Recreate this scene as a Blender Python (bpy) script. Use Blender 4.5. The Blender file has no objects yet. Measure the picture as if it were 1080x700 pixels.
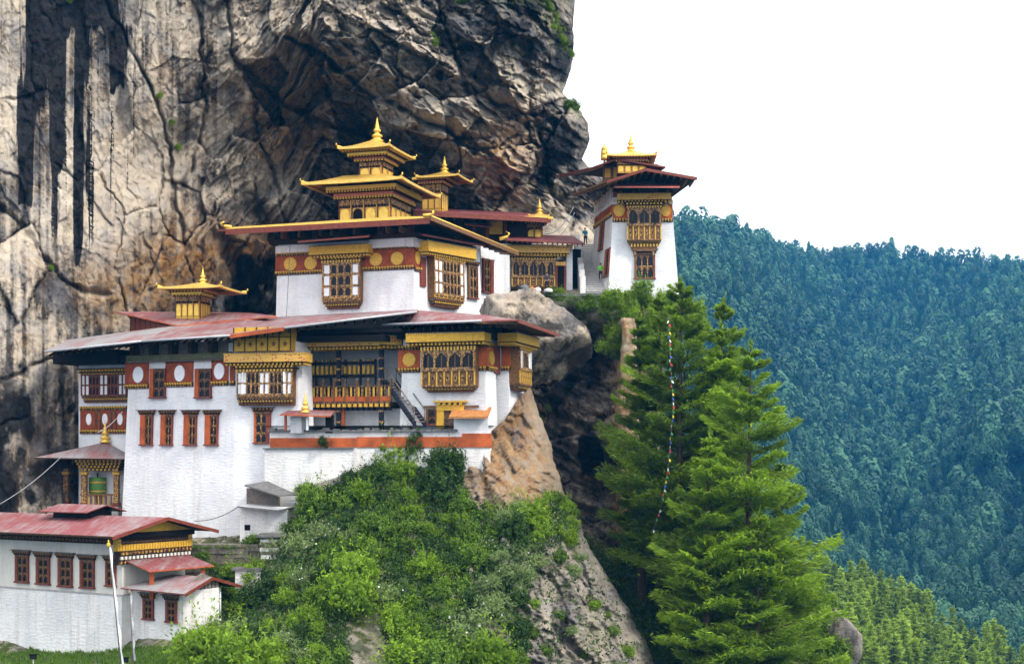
import bpy, bmesh, math, random
import numpy as np
from mathutils import Vector
R = math.radians
rng = np.random.default_rng(7)
random.seed(7)
SC = bpy.context.scene
COL = SC.collection

# ---------------------------------------------------------------- camera, sky, sun, exposure
FPX, CX, HZ = 1500.0, 540.0, 480.0           # focal length, centre and horizon in photograph pixels
cam_d = bpy.data.cameras.new("camera"); cam = bpy.data.objects.new("camera", cam_d); COL.objects.link(cam)
cam_d.sensor_width = 36.0; cam_d.lens = FPX/1080*36.0
cam_d.shift_y = (HZ-350)/1080.0
cam_d.clip_start = 0.5; cam_d.clip_end = 20000
cam.location = (0, 0, 0); cam.rotation_euler = (R(90), 0, 0)
SC.camera = cam

SKY_LOW, SKY_TOP = 8.4, 19.0
SUN_EL, SUN_AZ = R(42), R(126)               # azimuth clockwise from +Y: behind the camera, to the right
w = bpy.data.worlds.new("World"); SC.world = w; w.use_nodes = True
nt = w.node_tree; nt.nodes.clear()
wo = nt.nodes.new("ShaderNodeOutputWorld"); bg = nt.nodes.new("ShaderNodeBackground")
sky = nt.nodes.new("ShaderNodeTexSky"); sky.sky_type = 'NISHITA'; sky.sun_disc = False
sky.sun_elevation = SUN_EL; sky.sun_rotation = SUN_AZ; sky.dust_density = 4.0; sky.air_density = 1.0
# cloud sheet over the whole sky: bright white with slow variation
tc = nt.nodes.new("ShaderNodeTexCoord"); nz = nt.nodes.new("ShaderNodeTexNoise")
nz.inputs["Scale"].default_value = 1.6; nz.inputs["Detail"].default_value = 5
cr = nt.nodes.new("ShaderNodeValToRGB")
cr.color_ramp.elements[0].position = 0.25; cr.color_ramp.elements[0].color = (0.92, 0.94, 0.97, 1)
cr.color_ramp.elements[1].position = 0.75; cr.color_ramp.elements[1].color = (1.06, 1.05, 1.05, 1)
# overcast: the cloud is brightest overhead
sx = nt.nodes.new("ShaderNodeSeparateXYZ"); zr = nt.nodes.new("ShaderNodeMapRange"); zr.inputs[1].default_value = 0.0; zr.inputs[2].default_value = 1.0; zr.inputs[3].default_value = SKY_LOW; zr.inputs[4].default_value = SKY_TOP
vm = nt.nodes.new("ShaderNodeVectorMath"); vm.operation = 'SCALE'
mx = nt.nodes.new("ShaderNodeMix"); mx.data_type = 'RGBA'; mx.inputs[0].default_value = 0.88
nt.links.new(tc.outputs["Generated"], nz.inputs["Vector"]); nt.links.new(nz.outputs["Fac"], cr.inputs["Fac"])
nt.links.new(sky.outputs[0], mx.inputs[6]); nt.links.new(vm.outputs[0], mx.inputs[7])
nt.links.new(tc.outputs["Generated"], sx.inputs[0]); nt.links.new(sx.outputs["Z"], zr.inputs[0]); nt.links.new(cr.outputs[0], vm.inputs[0]); nt.links.new(zr.outputs[0], vm.inputs["Scale"])
nt.links.new(mx.outputs[2], bg.inputs["Color"]); bg.inputs["Strength"].default_value = 0.10
nt.links.new(bg.outputs[0], wo.inputs[0])

sd = bpy.data.lights.new("sun", 'SUN'); sun = bpy.data.objects.new("sun", sd); COL.objects.link(sun)
sd.energy = 1.5; sd.angle = R(10); sd.color = (1.0, 0.95, 0.87)
sv = Vector((math.sin(SUN_AZ)*math.cos(SUN_EL), math.cos(SUN_AZ)*math.cos(SUN_EL), math.sin(SUN_EL)))
sun.rotation_euler = sv.to_track_quat('Z', 'Y').to_euler()

SC.render.engine = 'CYCLES'
SC.view_settings.view_transform = 'Standard'; SC.view_settings.look = 'None'
SC.view_settings.exposure = 0.98; SC.view_settings.gamma = 1.0
SC.cycles.max_bounces = 5; SC.cycles.diffuse_bounces = 2; SC.cycles.glossy_bounces = 2
SC.cycles.transmission_bounces = 2; SC.cycles.volume_bounces = 0; SC.cycles.transparent_max_bounces = 4
SC.cycles.use_adaptive_sampling = True; SC.cycles.adaptive_threshold = 0.02
SC.cycles.use_denoising = True
SC.cycles.caustics_reflective = False; SC.cycles.caustics_refractive = False
SC.cycles.use_fast_gi = False

# ---------------------------------------------------------------- helpers
def ray(px, py): return np.array(((px-CX)/FPX, 1.0, (HZ-py)/FPX))
def P(px, py, Y): return Vector(((px-CX)/FPX*Y, Y, (HZ-py)/FPX*Y))
def zat(py, Y): return (HZ-py)/FPX*Y

ROOT = {}
def tag(o, label=None, cat=None, group=None, kind=None):
    if label: o['label'] = label
    if cat: o['category'] = cat
    if group: o['group'] = group
    if kind: o['kind'] = kind
    return o
def root(name, label, cat, loc, group=None):
    o = bpy.data.objects.new(name, None); COL.objects.link(o); o.empty_display_size = 0.5
    o.location = loc; ROOT[o] = Vector(loc)
    return tag(o, label, cat, group)
def off(parent):
    return ROOT.get(parent, Vector((0, 0, 0)))

class MB:
    """collects faces in world space, links them as one mesh object"""
    def __init__(s): s.V = []; s.F = []; s.M = []; s.mats = []; s.S = []
    def mi(s, m):
        if m not in s.mats: s.mats.append(m)
        return s.mats.index(m)
    def poly(s, pts, m, smooth=False):
        i = len(s.V); s.V += [tuple(p) for p in pts]; s.F.append(tuple(range(i, i+len(pts)))); s.M.append(s.mi(m)); s.S.append(smooth)
    def hexa(s, c, m, top=None, bot=None):
        """c: 8 corners, bottom ring then top ring"""
        i = len(s.V); s.V += [tuple(p) for p in c]; k = s.mi(m)
        fs = [(0, 3, 2, 1), (4, 5, 6, 7), (0, 1, 5, 4), (1, 2, 6, 5), (2, 3, 7, 6), (3, 0, 4, 7)]
        for n, f in enumerate(fs):
            s.F.append(tuple(i+q for q in f))
            s.M.append(s.mi(bot) if (n == 0 and bot) else s.mi(top) if (n == 1 and top) else k); s.S.append(False)
    def box(s, F, u0, u1, z0, z1, d0, d1, m, top=None, bot=None):
        w = F.w
        s.hexa([w(u0, z0, d1), w(u1, z0, d1), w(u1, z0, d0), w(u0, z0, d0), w(u0, z1, d1), w(u1, z1, d1), w(u1, z1, d0), w(u0, z1, d0)], m, top, bot)
    def prism(s, F, pts, d0, d1, m):
        """pts: (u, z) outline on a facade, extruded between d0 and d1"""
        n = len(pts); i = len(s.V); k = s.mi(m)
        s.V += [tuple(F.w(u, z, d1)) for u, z in pts] + [tuple(F.w(u, z, d0)) for u, z in pts]
        s.F.append(tuple(range(i, i+n))); s.M.append(k); s.S.append(False)
        s.F.append(tuple(range(i+2*n-1, i+n-1, -1))); s.M.append(k); s.S.append(False)
        for a in range(n):
            b = (a+1) % n
            s.F.append((i+a, i+n+a, i+n+b, i+b)); s.M.append(k); s.S.append(False)
    def tube(s, pts, r, m, n=8, r1=None):
        pts = [Vector(p) for p in pts]; i = len(s.V); k = s.mi(m); N = len(pts)
        for j, p in enumerate(pts):
            t = (pts[min(j+1, N-1)]-pts[max(j-1, 0)]).normalized()
            a = t.orthogonal().normalized(); b = t.cross(a)
            rr = r if r1 is None else r+(r1-r)*j/(N-1)
            for q in range(n):
                an = 2*math.pi*q/n
                s.V.append(tuple(p+a*rr*math.cos(an)+b*rr*math.sin(an)))
        for j in range(N-1):
            for q in range(n):
                q2 = (q+1) % n
                s.F.append((i+j*n+q, i+j*n+q2, i+(j+1)*n+q2, i+(j+1)*n+q)); s.M.append(k); s.S.append(True)
        s.F.append(tuple(i+q for q in range(n-1, -1, -1))); s.M.append(k); s.S.append(False)
        s.F.append(tuple(i+(N-1)*n+q for q in range(n))); s.M.append(k); s.S.append(False)
    def lathe(s, c, prof, m, n=16):
        """prof: (radius, z) from bottom to top around a vertical axis at c"""
        i = len(s.V); k = s.mi(m); c = Vector(c)
        for r, z in prof:
            for q in range(n):
                an = 2*math.pi*q/n
                s.V.append((c.x+r*math.cos(an), c.y+r*math.sin(an), c.z+z))
        for j in range(len(prof)-1):
            for q in range(n):
                q2 = (q+1) % n
                s.F.append((i+j*n+q, i+j*n+q2, i+(j+1)*n+q2, i+(j+1)*n+q)); s.M.append(k); s.S.append(True)
        s.F.append(tuple(i+q for q in range(n-1, -1, -1))); s.M.append(k); s.S.append(False)
        s.F.append(tuple(i+(len(prof)-1)*n+q for q in range(n))); s.M.append(k); s.S.append(False)
    def disc(s, F, u, z, ru, rz, d0, d1, m, n=24):
        s.prism(F, [(u+ru*math.cos(2*math.pi*q/n), z+rz*math.sin(2*math.pi*q/n)) for q in range(n)], d0, d1, m)
    def slab(s, pts, th, mt, me, mb_=None):
        """pts: outline of the top face; thickness th straight down"""
        n = len(pts); i = len(s.V); pts = [Vector(p) for p in pts]
        s.V += [tuple(p) for p in pts]+[tuple(p-Vector((0, 0, th))) for p in pts]
        tri = [(0, 1, 2), (0, 2, 3)] if n == 4 else [tuple(range(n))]
        for f in tri:
            s.F.append(tuple(i+q for q in f)); s.M.append(s.mi(mt)); s.S.append(False)
            s.F.append(tuple(i+n+q for q in f[::-1])); s.M.append(s.mi(mb_ or me)); s.S.append(False)
        for a in range(n):
            b = (a+1) % n
            s.F.append((i+a, i+n+a, i+n+b, i+b)); s.M.append(s.mi(me)); s.S.append(False)
    def dent(s, F, u0, u1, z0, z1, d0, d1, step, duty, m):
        n = max(1, int(round((u1-u0)/step))); st = (u1-u0)/n
        for q in range(n):
            a = u0+st*(q+(1-duty)/2)
            s.box(F, a, a+st*duty, z0, z1, d0, d1, m)
    def build(s, name, parent=None, normals=True):
        me = bpy.data.meshes.new(name); o0 = off(parent)
        V = np.array(s.V, dtype=np.float64)-np.array(o0)
        me.from_pydata(V.tolist(), [], s.F)
        for m in s.mats: me.materials.append(m)
        me.polygons.foreach_set("material_index", s.M); me.polygons.foreach_set("use_smooth", s.S)
        if normals:
            b = bmesh.new(); b.from_mesh(me); bmesh.ops.recalc_face_normals(b, faces=b.faces); b.to_mesh(me); b.free()
        me.update()
        o = bpy.data.objects.new(name, me); COL.objects.link(o)
        if parent is not None: o.parent = parent; ROOT[o] = o0
        return o

class Fac:
    """a facade: u to the right along it, z up (absolute), d out of it; b = batter"""
    def __init__(s, xy, ang, b=0.0, zb=0.0):
        s.O = np.array(xy, float); s.a = ang; s.U = np.array((math.cos(R(ang)), math.sin(R(ang)))); s.N = np.array((s.U[1], -s.U[0])); s.b = b; s.zb = zb
    def w(s, u, z, d=0.0):
        q = s.O+s.U*u+s.N*(d-s.b*(z-s.zb)); return Vector((q[0], q[1], z))
    def pix(s, px, py, d=0.0):
        r = ray(px, py); t = (d+s.N@s.O+s.b*s.zb)/(s.N@r[:2]+s.b*r[2])
        return float(s.U@(r[:2]*t-s.O)), float(r[2]*t)
    def u(s, px, py=HZ, d=0.0): return s.pix(px, py, d)[0]
    def z(s, px, py, d=0.0): return s.pix(px, py, d)[1]
    def side(s, u=0.0, d=0.0, b=None, da=90):
        q = s.O+s.U*u+s.N*d; return Fac(q, s.a+da, s.b if b is None else b, s.zb)
    def flat(s): return Fac(s.O, s.a, 0, s.zb)
    def shift(s, d): return Fac(s.O+s.N*d, s.a, s.b, s.zb)
def FP(px, Y, ang, b=0.0, zb=0.0): return Fac(((px-CX)/FPX*Y, Y), ang, b, zb)
def xy(px, Y): return ((px-CX)/FPX*Y, Y)
def F2(a, c, b=0.0, zb=0.0):
    """facade from plan point a (left) to c (right)"""
    f = Fac(a, math.degrees(math.atan2(c[1]-a[1], c[0]-a[0])), b, zb); f.L = math.hypot(c[0]-a[0], c[1]-a[1]); return f

def walls(mb, plan, z0, z1, b, m, bottom=None):
    """battered prism on a plan polygon listed so that outward is to the right of each edge; z0/z1 may be per-point lists"""
    n = len(plan); pl = [np.array(p, float) for p in plan]
    zs = z1 if isinstance(z1, (list, tuple)) else [z1]*n
    h0 = z0
    def ring(offs):
        lines = []
        for i in range(n):
            a, c = pl[i], pl[(i+1) % n]; t = (c-a)/np.linalg.norm(c-a); N = np.array((t[1], -t[0]))
            lines.append((a-N*offs, t))
        out = []
        for i in range(n):
            (a, t), (c, v) = lines[i-1], lines[i]
            A = np.array((t, -v)).T
            if abs(np.linalg.det(A)) < 1e-4: out.append(c)
            else: k = np.linalg.solve(A, c-a); out.append(a+t*k[0])
        return out
    r0 = ring(0); i0 = len(mb.V); k = mb.mi(m)
    steps = 1
    rows = [[(p[0], p[1], h0) for p in r0]]
    top = []
    for i in range(n):
        q = ring(b*(zs[i]-h0))[i]; top.append((q[0], q[1], zs[i]))
    rows.append(top)
    for rw in rows: mb.V += rw
    for i in range(n):
        j = (i+1) % n
        mb.F.append((i0+i, i0+j, i0+n+j, i0+n+i)); mb.M.append(k); mb.S.append(False)
    mb.F.append(tuple(i0+n+i for i in range(n))); mb.M.append(k); mb.S.append(False)
    mb.F.append(tuple(i0+i for i in range(n-1, -1, -1))); mb.M.append(k); mb.S.append(False)

# ---------------------------------------------------------------- materials
def mat(name):
    m = bpy.data.materials.new(name); m.use_nodes = True
    return m, m.node_tree, m.node_tree.nodes["Principled BSDF"]
def N(t, typ, **kw):
    n = t.nodes.new(typ)
    for k, v in kw.items(): setattr(n, k, v)
    return n
def L(t, a, b): t.links.new(a, b)
def mapping(t, scale, coord="Object", rot=(0, 0, 0)):
    c = N(t, "ShaderNodeTexCoord"); m = N(t, "ShaderNodeMapping"); m.inputs["Scale"].default_value = scale; m.inputs["Rotation"].default_value = rot
    L(t, c.outputs[coord], m.inputs["Vector"]); return m.outputs[0]
def noise(t, vec, scale, detail=5, rough=0.6):
    n = N(t, "ShaderNodeTexNoise"); n.inputs["Scale"].default_value = scale; n.inputs["Detail"].default_value = detail; n.inputs["Roughness"].default_value = rough
    if vec is not None: L(t, vec, n.inputs["Vector"])
    return n.outputs["Fac"]
def ramp(t, fac, stops):
    r = N(t, "ShaderNodeValToRGB"); e = r.color_ramp.elements
    while len(e) < len(stops): e.new(0.5)
    for el, (p, c) in zip(e, stops): el.position = p; el.color = (*c, 1) if len(c) == 3 else c
    L(t, fac, r.inputs["Fac"]); return r.outputs[0]
def mixc(t, fac, a, b, mode='MIX'):
    m = N(t, "ShaderNodeMix", data_type='RGBA', blend_type=mode)
    for sock, v in ((0, fac), (6, a), (7, b)):
        if isinstance(v, (int, float)): m.inputs[sock].default_value = v
        elif isinstance(v, tuple): m.inputs[sock].default_value = (*v, 1) if len(v) == 3 else v
        else: L(t, v, m.inputs[sock])
    return m.outputs[2]
def mth(t, op, a, b=None, clamp=False):
    m = N(t, "ShaderNodeMath", operation=op, use_clamp=clamp)
    for i, v in enumerate((a, b)):
        if v is None: continue
        if isinstance(v, (int, float)): m.inputs[i].default_value = v
        else: L(t, v, m.inputs[i])
    return m.outputs[0]
def bump(t, bs, h, strength=0.3, dist=0.05):
    b = N(t, "ShaderNodeBump"); b.inputs["Strength"].default_value = strength; b.inputs["Distance"].default_value = dist
    L(t, h, b.inputs["Height"]); L(t, b.outputs[0], bs.inputs["Normal"])
def attr(t, name):
    a = N(t, "ShaderNodeAttribute"); a.attribute_name = name; return a.outputs["Fac"]

def simple(name, col, rough=0.7, metal=0.0, var=0.25, scale=3.0, bmp=0.15, bscale=20):
    m, t, b = mat(name); v = mapping(t, (1, 1, 1))
    f = noise(t, v, scale); dk = tuple(c*(1-var) for c in col); lt = tuple(min(1, c*(1+var)) for c in col)
    L(t, ramp(t, f, [(0.3, dk), (0.7, lt)]), b.inputs["Base Color"])
    b.inputs["Roughness"].default_value = rough; b.inputs["Metallic"].default_value = metal
    b.inputs["Specular IOR Level"].default_value = 0.06 if max(col) < 0.04 else 0.3
    if bmp: bump(t, b, noise(t, v, bscale, 3), bmp, 0.02)
    return m

def whitewash(name, base=(0.80, 0.79, 0.78), grime=0.5, course=1.0):
    m, t, b = mat(name); v1 = mapping(t, (1, 1, 1)); v = mapping(t, (1.5, 1.5, 4.6))
    wv = N(t, "ShaderNodeVectorMath", operation='ADD'); wn = N(t, "ShaderNodeTexNoise"); wn.inputs["Scale"].default_value = 1.4; wn.inputs["Detail"].default_value = 3; sc_ = N(t, "ShaderNodeVectorMath", operation='SCALE'); sc_.inputs["Scale"].default_value = 0.7
    L(t, v1, wn.inputs["Vector"]); L(t, wn.outputs["Color"], sc_.inputs[0]); L(t, v, wv.inputs[0]); L(t, sc_.outputs[0], wv.inputs[1])
    vo = N(t, "ShaderNodeTexVoronoi", feature='DISTANCE_TO_EDGE'); vo.inputs["Scale"].default_value = 1.0; L(t, wv.outputs[0], vo.inputs["Vector"])
    vs = N(t, "ShaderNodeTexVoronoi", feature='F1'); vs.inputs["Scale"].default_value = 1.0; L(t, wv.outputs[0], vs.inputs["Vector"])
    v2 = mapping(t, (1.5, 1.5, 0.10))
    big = noise(t, v1, 0.35, 7, 0.65); streak = noise(t, v2, 1.0, 6, 0.7); fine = noise(t, v1, 7, 5, 0.7); patch = noise(t, v1, 1.1, 6, 0.7)
    c = mixc(t, ramp(t, big, [(0.40, (0, 0, 0)), (0.66, (1, 1, 1))]), base, tuple(x*y for x, y in zip(base, (0.80, 0.81, 0.83))))
    c = mixc(t, mth(t, 'MULTIPLY', ramp(t, streak, [(0.50, (0, 0, 0)), (0.70, (1, 1, 1))]), grime*0.8), c, (0.46, 0.42, 0.36))
    c = mixc(t, mth(t, 'MULTIPLY', ramp(t, patch, [(0.60, (0, 0, 0)), (0.70, (1, 1, 1))]), grime*0.55), c, (0.55, 0.46, 0.34))
    pit = ramp(t, mth(t, 'ADD', mth(t, 'MULTIPLY', vo.outputs["Distance"], 2.2), mth(t, 'MULTIPLY', fine, 0.9)), [(0.36, (1, 1, 1)), (0.46, (0, 0, 0))])
    c = mixc(t, mth(t, 'MULTIPLY', pit, 0.7*course), c, (0.34, 0.31, 0.28))
    L(t, c, b.inputs["Base Color"]); b.inputs["Roughness"].default_value = 0.9; b.inputs["Specular IOR Level"].default_value = 0.2
    h = mth(t, 'ADD', mth(t, 'MULTIPLY', vo.outputs["Distance"], 1.6, True), mth(t, 'ADD', mth(t, 'MULTIPLY', fine, 0.8), mth(t, 'MULTIPLY', vs.outputs["Color"], 0.35)))
    bump(t, b, h, 0.33*course, 0.06)
    return m

M = {}
M['white'] = whitewash('whitewashed_stone')
M['white_worn'] = whitewash('worn_whitewash', (0.78, 0.75, 0.71), 1.0, 1.25)
M['cream'] = whitewash('cream_plaster', (0.70, 0.66, 0.57), 0.7, 0.4)
M['panel'] = simple('white_painted_panel', (0.82, 0.82, 0.82), 0.6, 0, 0.04, 3, 0)
M['red'] = simple('maroon_band', (0.27, 0.055, 0.018), 0.8, 0, 0.35, 1.6)
M['orange'] = simple('orange_ochre_paint', (0.40, 0.088, 0.024), 0.85, 0, 0.45, 1.1)
M['redwood'] = simple('red_painted_timber', (0.17, 0.038, 0.02), 0.6, 0, 0.35, 4)
M['darkwood'] = simple('dark_timber', (0.035, 0.022, 0.014), 0.7, 0, 0.4, 4)
M['brown'] = simple('brown_carved_wood', (0.16, 0.075, 0.026), 0.6, 0, 0.45, 6)
M['plank'] = simple('weathered_board', (0.17, 0.14, 0.115), 0.85, 0, 0.35, 5)
M['gold'] = simple('gilded_copper', (0.90, 0.56, 0.10), 0.42, 0.55, 0.14, 3.0, 0.25, 14)
M['goldpaint'] = simple('gold_paint', (0.62, 0.36, 0.045), 0.5, 0.1, 0.3, 9, 0.1, 30)
M['yellow'] = simple('yellow_painted_board', (0.58, 0.33, 0.03), 0.6, 0, 0.22, 5)
M['black'] = simple('black_and_void_shade', (0.008, 0.007, 0.007), 0.6, 0, 0.2, 5, 0)  # near black; under eaves and in openings it stands in for shade
M['navy'] = simple('blue_black_painted_timber', (0.018, 0.02, 0.032), 0.55, 0, 0.3, 6)
M['metal'] = simple('galvanised_sheet', (0.42, 0.43, 0.44), 0.5, 0.3, 0.15, 2)
M['slate'] = simple('grey_slate', (0.13, 0.125, 0.12), 0.8, 0, 0.4, 3, 0.5, 8)
M['greenp'] = simple('faded_green_board', (0.10, 0.11, 0.055), 0.85, 0, 0.4, 3)
M['pink'] = simple('rose_paint', (0.55, 0.16, 0.11), 0.7, 0, 0.3, 6)
M['concrete'] = simple('grey_stone_step', (0.36, 0.34, 0.32), 0.9, 0, 0.25, 4, 0.5, 9)
def glass_mat():
    m, t, b = mat('dark_window_glass'); b.inputs["Base Color"].default_value = (0.012, 0.014, 0.018, 1); b.inputs["Roughness"].default_value = 0.3; b.inputs["Specular IOR Level"].default_value = 0.15; return m
M['glass'] = glass_mat()

def gold_sheet():
    """gilded roof: ribs and seams, reflections of the white sky"""
    m, t, b = mat('gilded_roof_sheet'); v = mapping(t, (1, 1, 1))
    L(t, ramp(t, noise(t, v, 3.2, 8, 0.75), [(0.28, (0.42, 0.22, 0.03)), (0.42, (0.78, 0.47, 0.08)), (0.7, (0.95, 0.68, 0.20))]), b.inputs["Base Color"])
    b.inputs["Roughness"].default_value = 0.42; b.inputs["Metallic"].default_value = 0.5
    wv = N(t, "ShaderNodeTexWave"); wv.inputs["Scale"].default_value = 2.2; wv.inputs["Distortion"].default_value = 0.4; L(t, mapping(t, (1, 0.3, 0), rot=(0, 0, R(18))), wv.inputs["Vector"])
    bump(t, b, wv.outputs["Fac"], 0.5, 0.06); return m
M['goldroof'] = gold_sheet()

def carved(name, c1, c2, c3, sx=7.0, sz=7.0):
    """painted carving: small repeated ornament in three colours"""
    m, t, b = mat(name)
    vo = N(t, "ShaderNodeTexVoronoi", feature='F1'); vo.inputs["Randomness"].default_value = 0.55; vo.inputs["Scale"].default_value = 1.0; L(t, mapping(t, (sx, sx, sz)), vo.inputs["Vector"])
    c = ramp(t, vo.outputs["Distance"], [(0.22, c1), (0.38, c2), (0.62, c3)])
    L(t, c, b.inputs["Base Color"]); b.inputs["Roughness"].default_value = 0.55
    bump(t, b, vo.outputs["Distance"], 0.6, 0.03); return m
M['carved'] = carved('carved_gold_wood', (0.60, 0.34, 0.06), (0.34, 0.17, 0.04), (0.07, 0.03, 0.015))
M['carvedred'] = carved('carved_red_gold_board', (0.42, 0.06, 0.03), (0.62, 0.37, 0.06), (0.60, 0.34, 0.05), 4.2, 4.2)
M['carveddark'] = carved('carved_dark_wood', (0.30, 0.15, 0.04), (0.13, 0.055, 0.02), (0.03, 0.015, 0.008), 8, 8)

def tin(name, c, worn, amount, rot):
    """painted corrugated sheet: faded streaks of paint over grey metal"""
    m, t, b = mat(name); v = mapping(t, (1, 1, 1), rot=(0, 0, R(rot))); vs = mapping(t, (2.2, 0.22, 0.5), rot=(0, 0, R(rot)))
    big = noise(t, v, 0.33, 6, 0.65); st = noise(t, vs, 1.3, 5, 0.7)
    f = ramp(t, mth(t, 'ADD', mth(t, 'MULTIPLY', big, 0.55), mth(t, 'MULTIPLY', st, 0.45)), [(amount-0.07, (0, 0, 0)), (amount+0.08, (1, 1, 1))])
    c2 = mixc(t, noise(t, v, 2.2, 5), c, tuple(x*1.5 for x in c))
    L(t, mixc(t, f, c2, worn), b.inputs["Base Color"]); b.inputs["Roughness"].default_value = 0.55
    wv = N(t, "ShaderNodeTexWave"); wv.inputs["Scale"].default_value = 1.6; wv.inputs["Distortion"].default_value = 0.0; L(t, v, wv.inputs["Vector"])
    sm = N(t, "ShaderNodeTexBrick"); sm.inputs["Scale"].default_value = 0.5; sm.inputs["Mortar Size"].default_value = 0.012; L(t, v, sm.inputs["Vector"])
    bump(t, b, mth(t, 'ADD', wv.outputs["Fac"], mth(t, 'MULTIPLY', sm.outputs["Fac"], -1.5)), 0.5, 0.04); return m
M['tinred'] = tin('faded_red_sheet', (0.175, 0.044, 0.045), (0.27, 0.21, 0.205), 0.52, -30)
M['tinmix'] = tin('red_and_grey_sheet', (0.17, 0.055, 0.056), (0.24, 0.215, 0.21), 0.52, -20)
M['tingrey'] = tin('grey_worn_sheet', (0.19, 0.07, 0.068), (0.26, 0.25, 0.25), 0.45, -30)
M['tinmaroon'] = tin('maroon_sheet', (0.15, 0.034, 0.036), (0.26, 0.17, 0.16), 0.60, -18)
# ---------------------------------------------------------------- noise and surfaces (numpy)
def _h(ix, iy, seed):
    n = (ix.astype(np.int64)*374761393+iy.astype(np.int64)*668265263+seed*1442695041) & 0x7fffffff
    n = ((n ^ (n >> 13))*1274126177) & 0x7fffffff
    n = ((n ^ (n >> 15))*668265263) & 0x7fffffff
    return ((n ^ (n >> 16)) & 0xffffff)/float(0xffffff)
def vnoise(x, y, seed=0):
    ix = np.floor(x); iy = np.floor(y); fx = x-ix; fy = y-iy
    fx = fx*fx*fx*(fx*(fx*6-15)+10); fy = fy*fy*fy*(fy*(fy*6-15)+10)
    a = _h(ix, iy, seed); b = _h(ix+1, iy, seed); c = _h(ix, iy+1, seed); d = _h(ix+1, iy+1, seed)
    return (a+(b-a)*fx+(c-a)*fy+(a-b-c+d)*fx*fy)*2-1
def fbm(x, y, o=5, seed=0, g=0.5):
    s = 0; a = 1.0; t = 0
    for i in range(o):
        s = s+a*vnoise(x*2**i+17.3*i, y*2**i-9.1*i, seed+i); t += a; a *= g
    return s/t
def ridged(x, y, o=4, seed=0):
    s = 0; a = 1.0; t = 0
    for i in range(o):
        s = s+a*(1-2*np.abs(vnoise(x*2**i+5.3*i, y*2**i+3.7*i, seed+i))); t += a; a *= 0.5
    return s/t
def cells(x, y, seed=0):
    """Voronoi: F1, F2-F1, random per cell (3), offset from the cell's centre"""
    ix = np.floor(x); iy = np.floor(y)
    f1 = np.full(x.shape, 9.0); f2 = np.full(x.shape, 9.0); ox = np.zeros(x.shape); oy = ox.copy(); cx = ox.copy(); cy = ox.copy()
    for a in (-1, 0, 1):
        for b in (-1, 0, 1):
            px_ = ix+a+_h(ix+a, iy+b, seed); py_ = iy+b+_h(ix+a, iy+b, seed+77)
            d = np.hypot(x-px_, y-py_); m = d < f1
            f2 = np.where(m, f1, np.minimum(f2, d)); ox = np.where(m, x-px_, ox); oy = np.where(m, y-py_, oy)
            cx = np.where(m, ix+a, cx); cy = np.where(m, iy+b, cy); f1 = np.where(m, d, f1)
    return f1, f2-f1, _h(cx, cy, seed+5), _h(cx, cy, seed+11)*2-1, _h(cx, cy, seed+23)*2-1, ox, oy
class TPS:
    """smooth surface through scattered (px, py, value)"""
    def __init__(s, pts, lam=1e-3):
        p = np.array(pts, float); s.c = p[:, :2]/100; n = len(p)
        K = s.k(s.c, s.c)+lam*np.eye(n); Q = np.hstack([np.ones((n, 1)), s.c])
        A = np.block([[K, Q], [Q.T, np.zeros((3, 3))]])
        s.w = np.linalg.solve(A, np.concatenate([p[:, 2], np.zeros(3)]))
    @staticmethod
    def k(a, b):
        d = np.sqrt(((a[:, None]-b[None])**2).sum(-1))+1e-9; return d*d*np.log(d)
    def __call__(s, x, y):
        q = np.stack([np.ravel(x), np.ravel(y)], -1)/100; out = np.zeros(len(q)); n = len(s.c)
        for i in range(0, len(q), 50000):
            out[i:i+50000] = s.k(q[i:i+50000], s.c)@s.w[:n]+s.w[n]+q[i:i+50000]@s.w[n+1:]
        return out.reshape(np.shape(x))
def curve(pts):
    p = np.array(pts, float); return lambda v: np.interp(v, p[:, 0], p[:, 1])
def polydist(x, y, pl):
    """distance in pixels to a polyline and position along it"""
    d = np.full(np.shape(x), 1e9); tt = np.zeros(np.shape(x)); n = len(pl)-1
    for i in range(n):
        (ax, ay), (bx, by) = pl[i][:2], pl[i+1][:2]; vx, vy = bx-ax, by-ay
        t = np.clip(((x-ax)*vx+(y-ay)*vy)/(vx*vx+vy*vy+1e-9), 0, 1); q = np.hypot(x-ax-t*vx, y-ay-t*vy)
        m = q < d; d = np.where(m, q, d); tt = np.where(m, (i+t)/n, tt)
    return d, tt
def inpoly(x, y, pl):
    c = np.zeros(np.shape(x), bool); n = len(pl); j = n-1
    for i in range(n):
        xi, yi = pl[i]; xj, yj = pl[j]
        c ^= ((yi > y) != (yj > y)) & (x < (xj-xi)*(y-yi)/(yj-yi+1e-12)+xi); j = i
    return c
def polymask(x, y, pl, soft):
    d, _ = polydist(x, y, list(pl)+[pl[0]]); s = np.where(inpoly(x, y, pl), d, -d); return np.clip(s/soft*0.5+0.5, 0, 1)
def gridmesh(name, X, Y, Z, mats, attrs=None, smooth=True, matidx=None):
    r, c = X.shape; V = np.stack([X, Y, Z], -1).reshape(-1, 3).astype(np.float32)
    i = (np.arange(r-1)[:, None]*c+np.arange(c-1)[None]).ravel()
    F = np.stack([i, i+c, i+c+1, i+1], -1).astype(np.int32)
    me = rawmesh(name, V, F, mats, smooth)
    for k, v in (attrs or {}).items():
        a = me.attributes.new(k, 'FLOAT', 'POINT'); a.data.foreach_set("value", np.ravel(v).astype(np.float32))
    o = bpy.data.objects.new(name, me); COL.objects.link(o); return o
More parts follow.
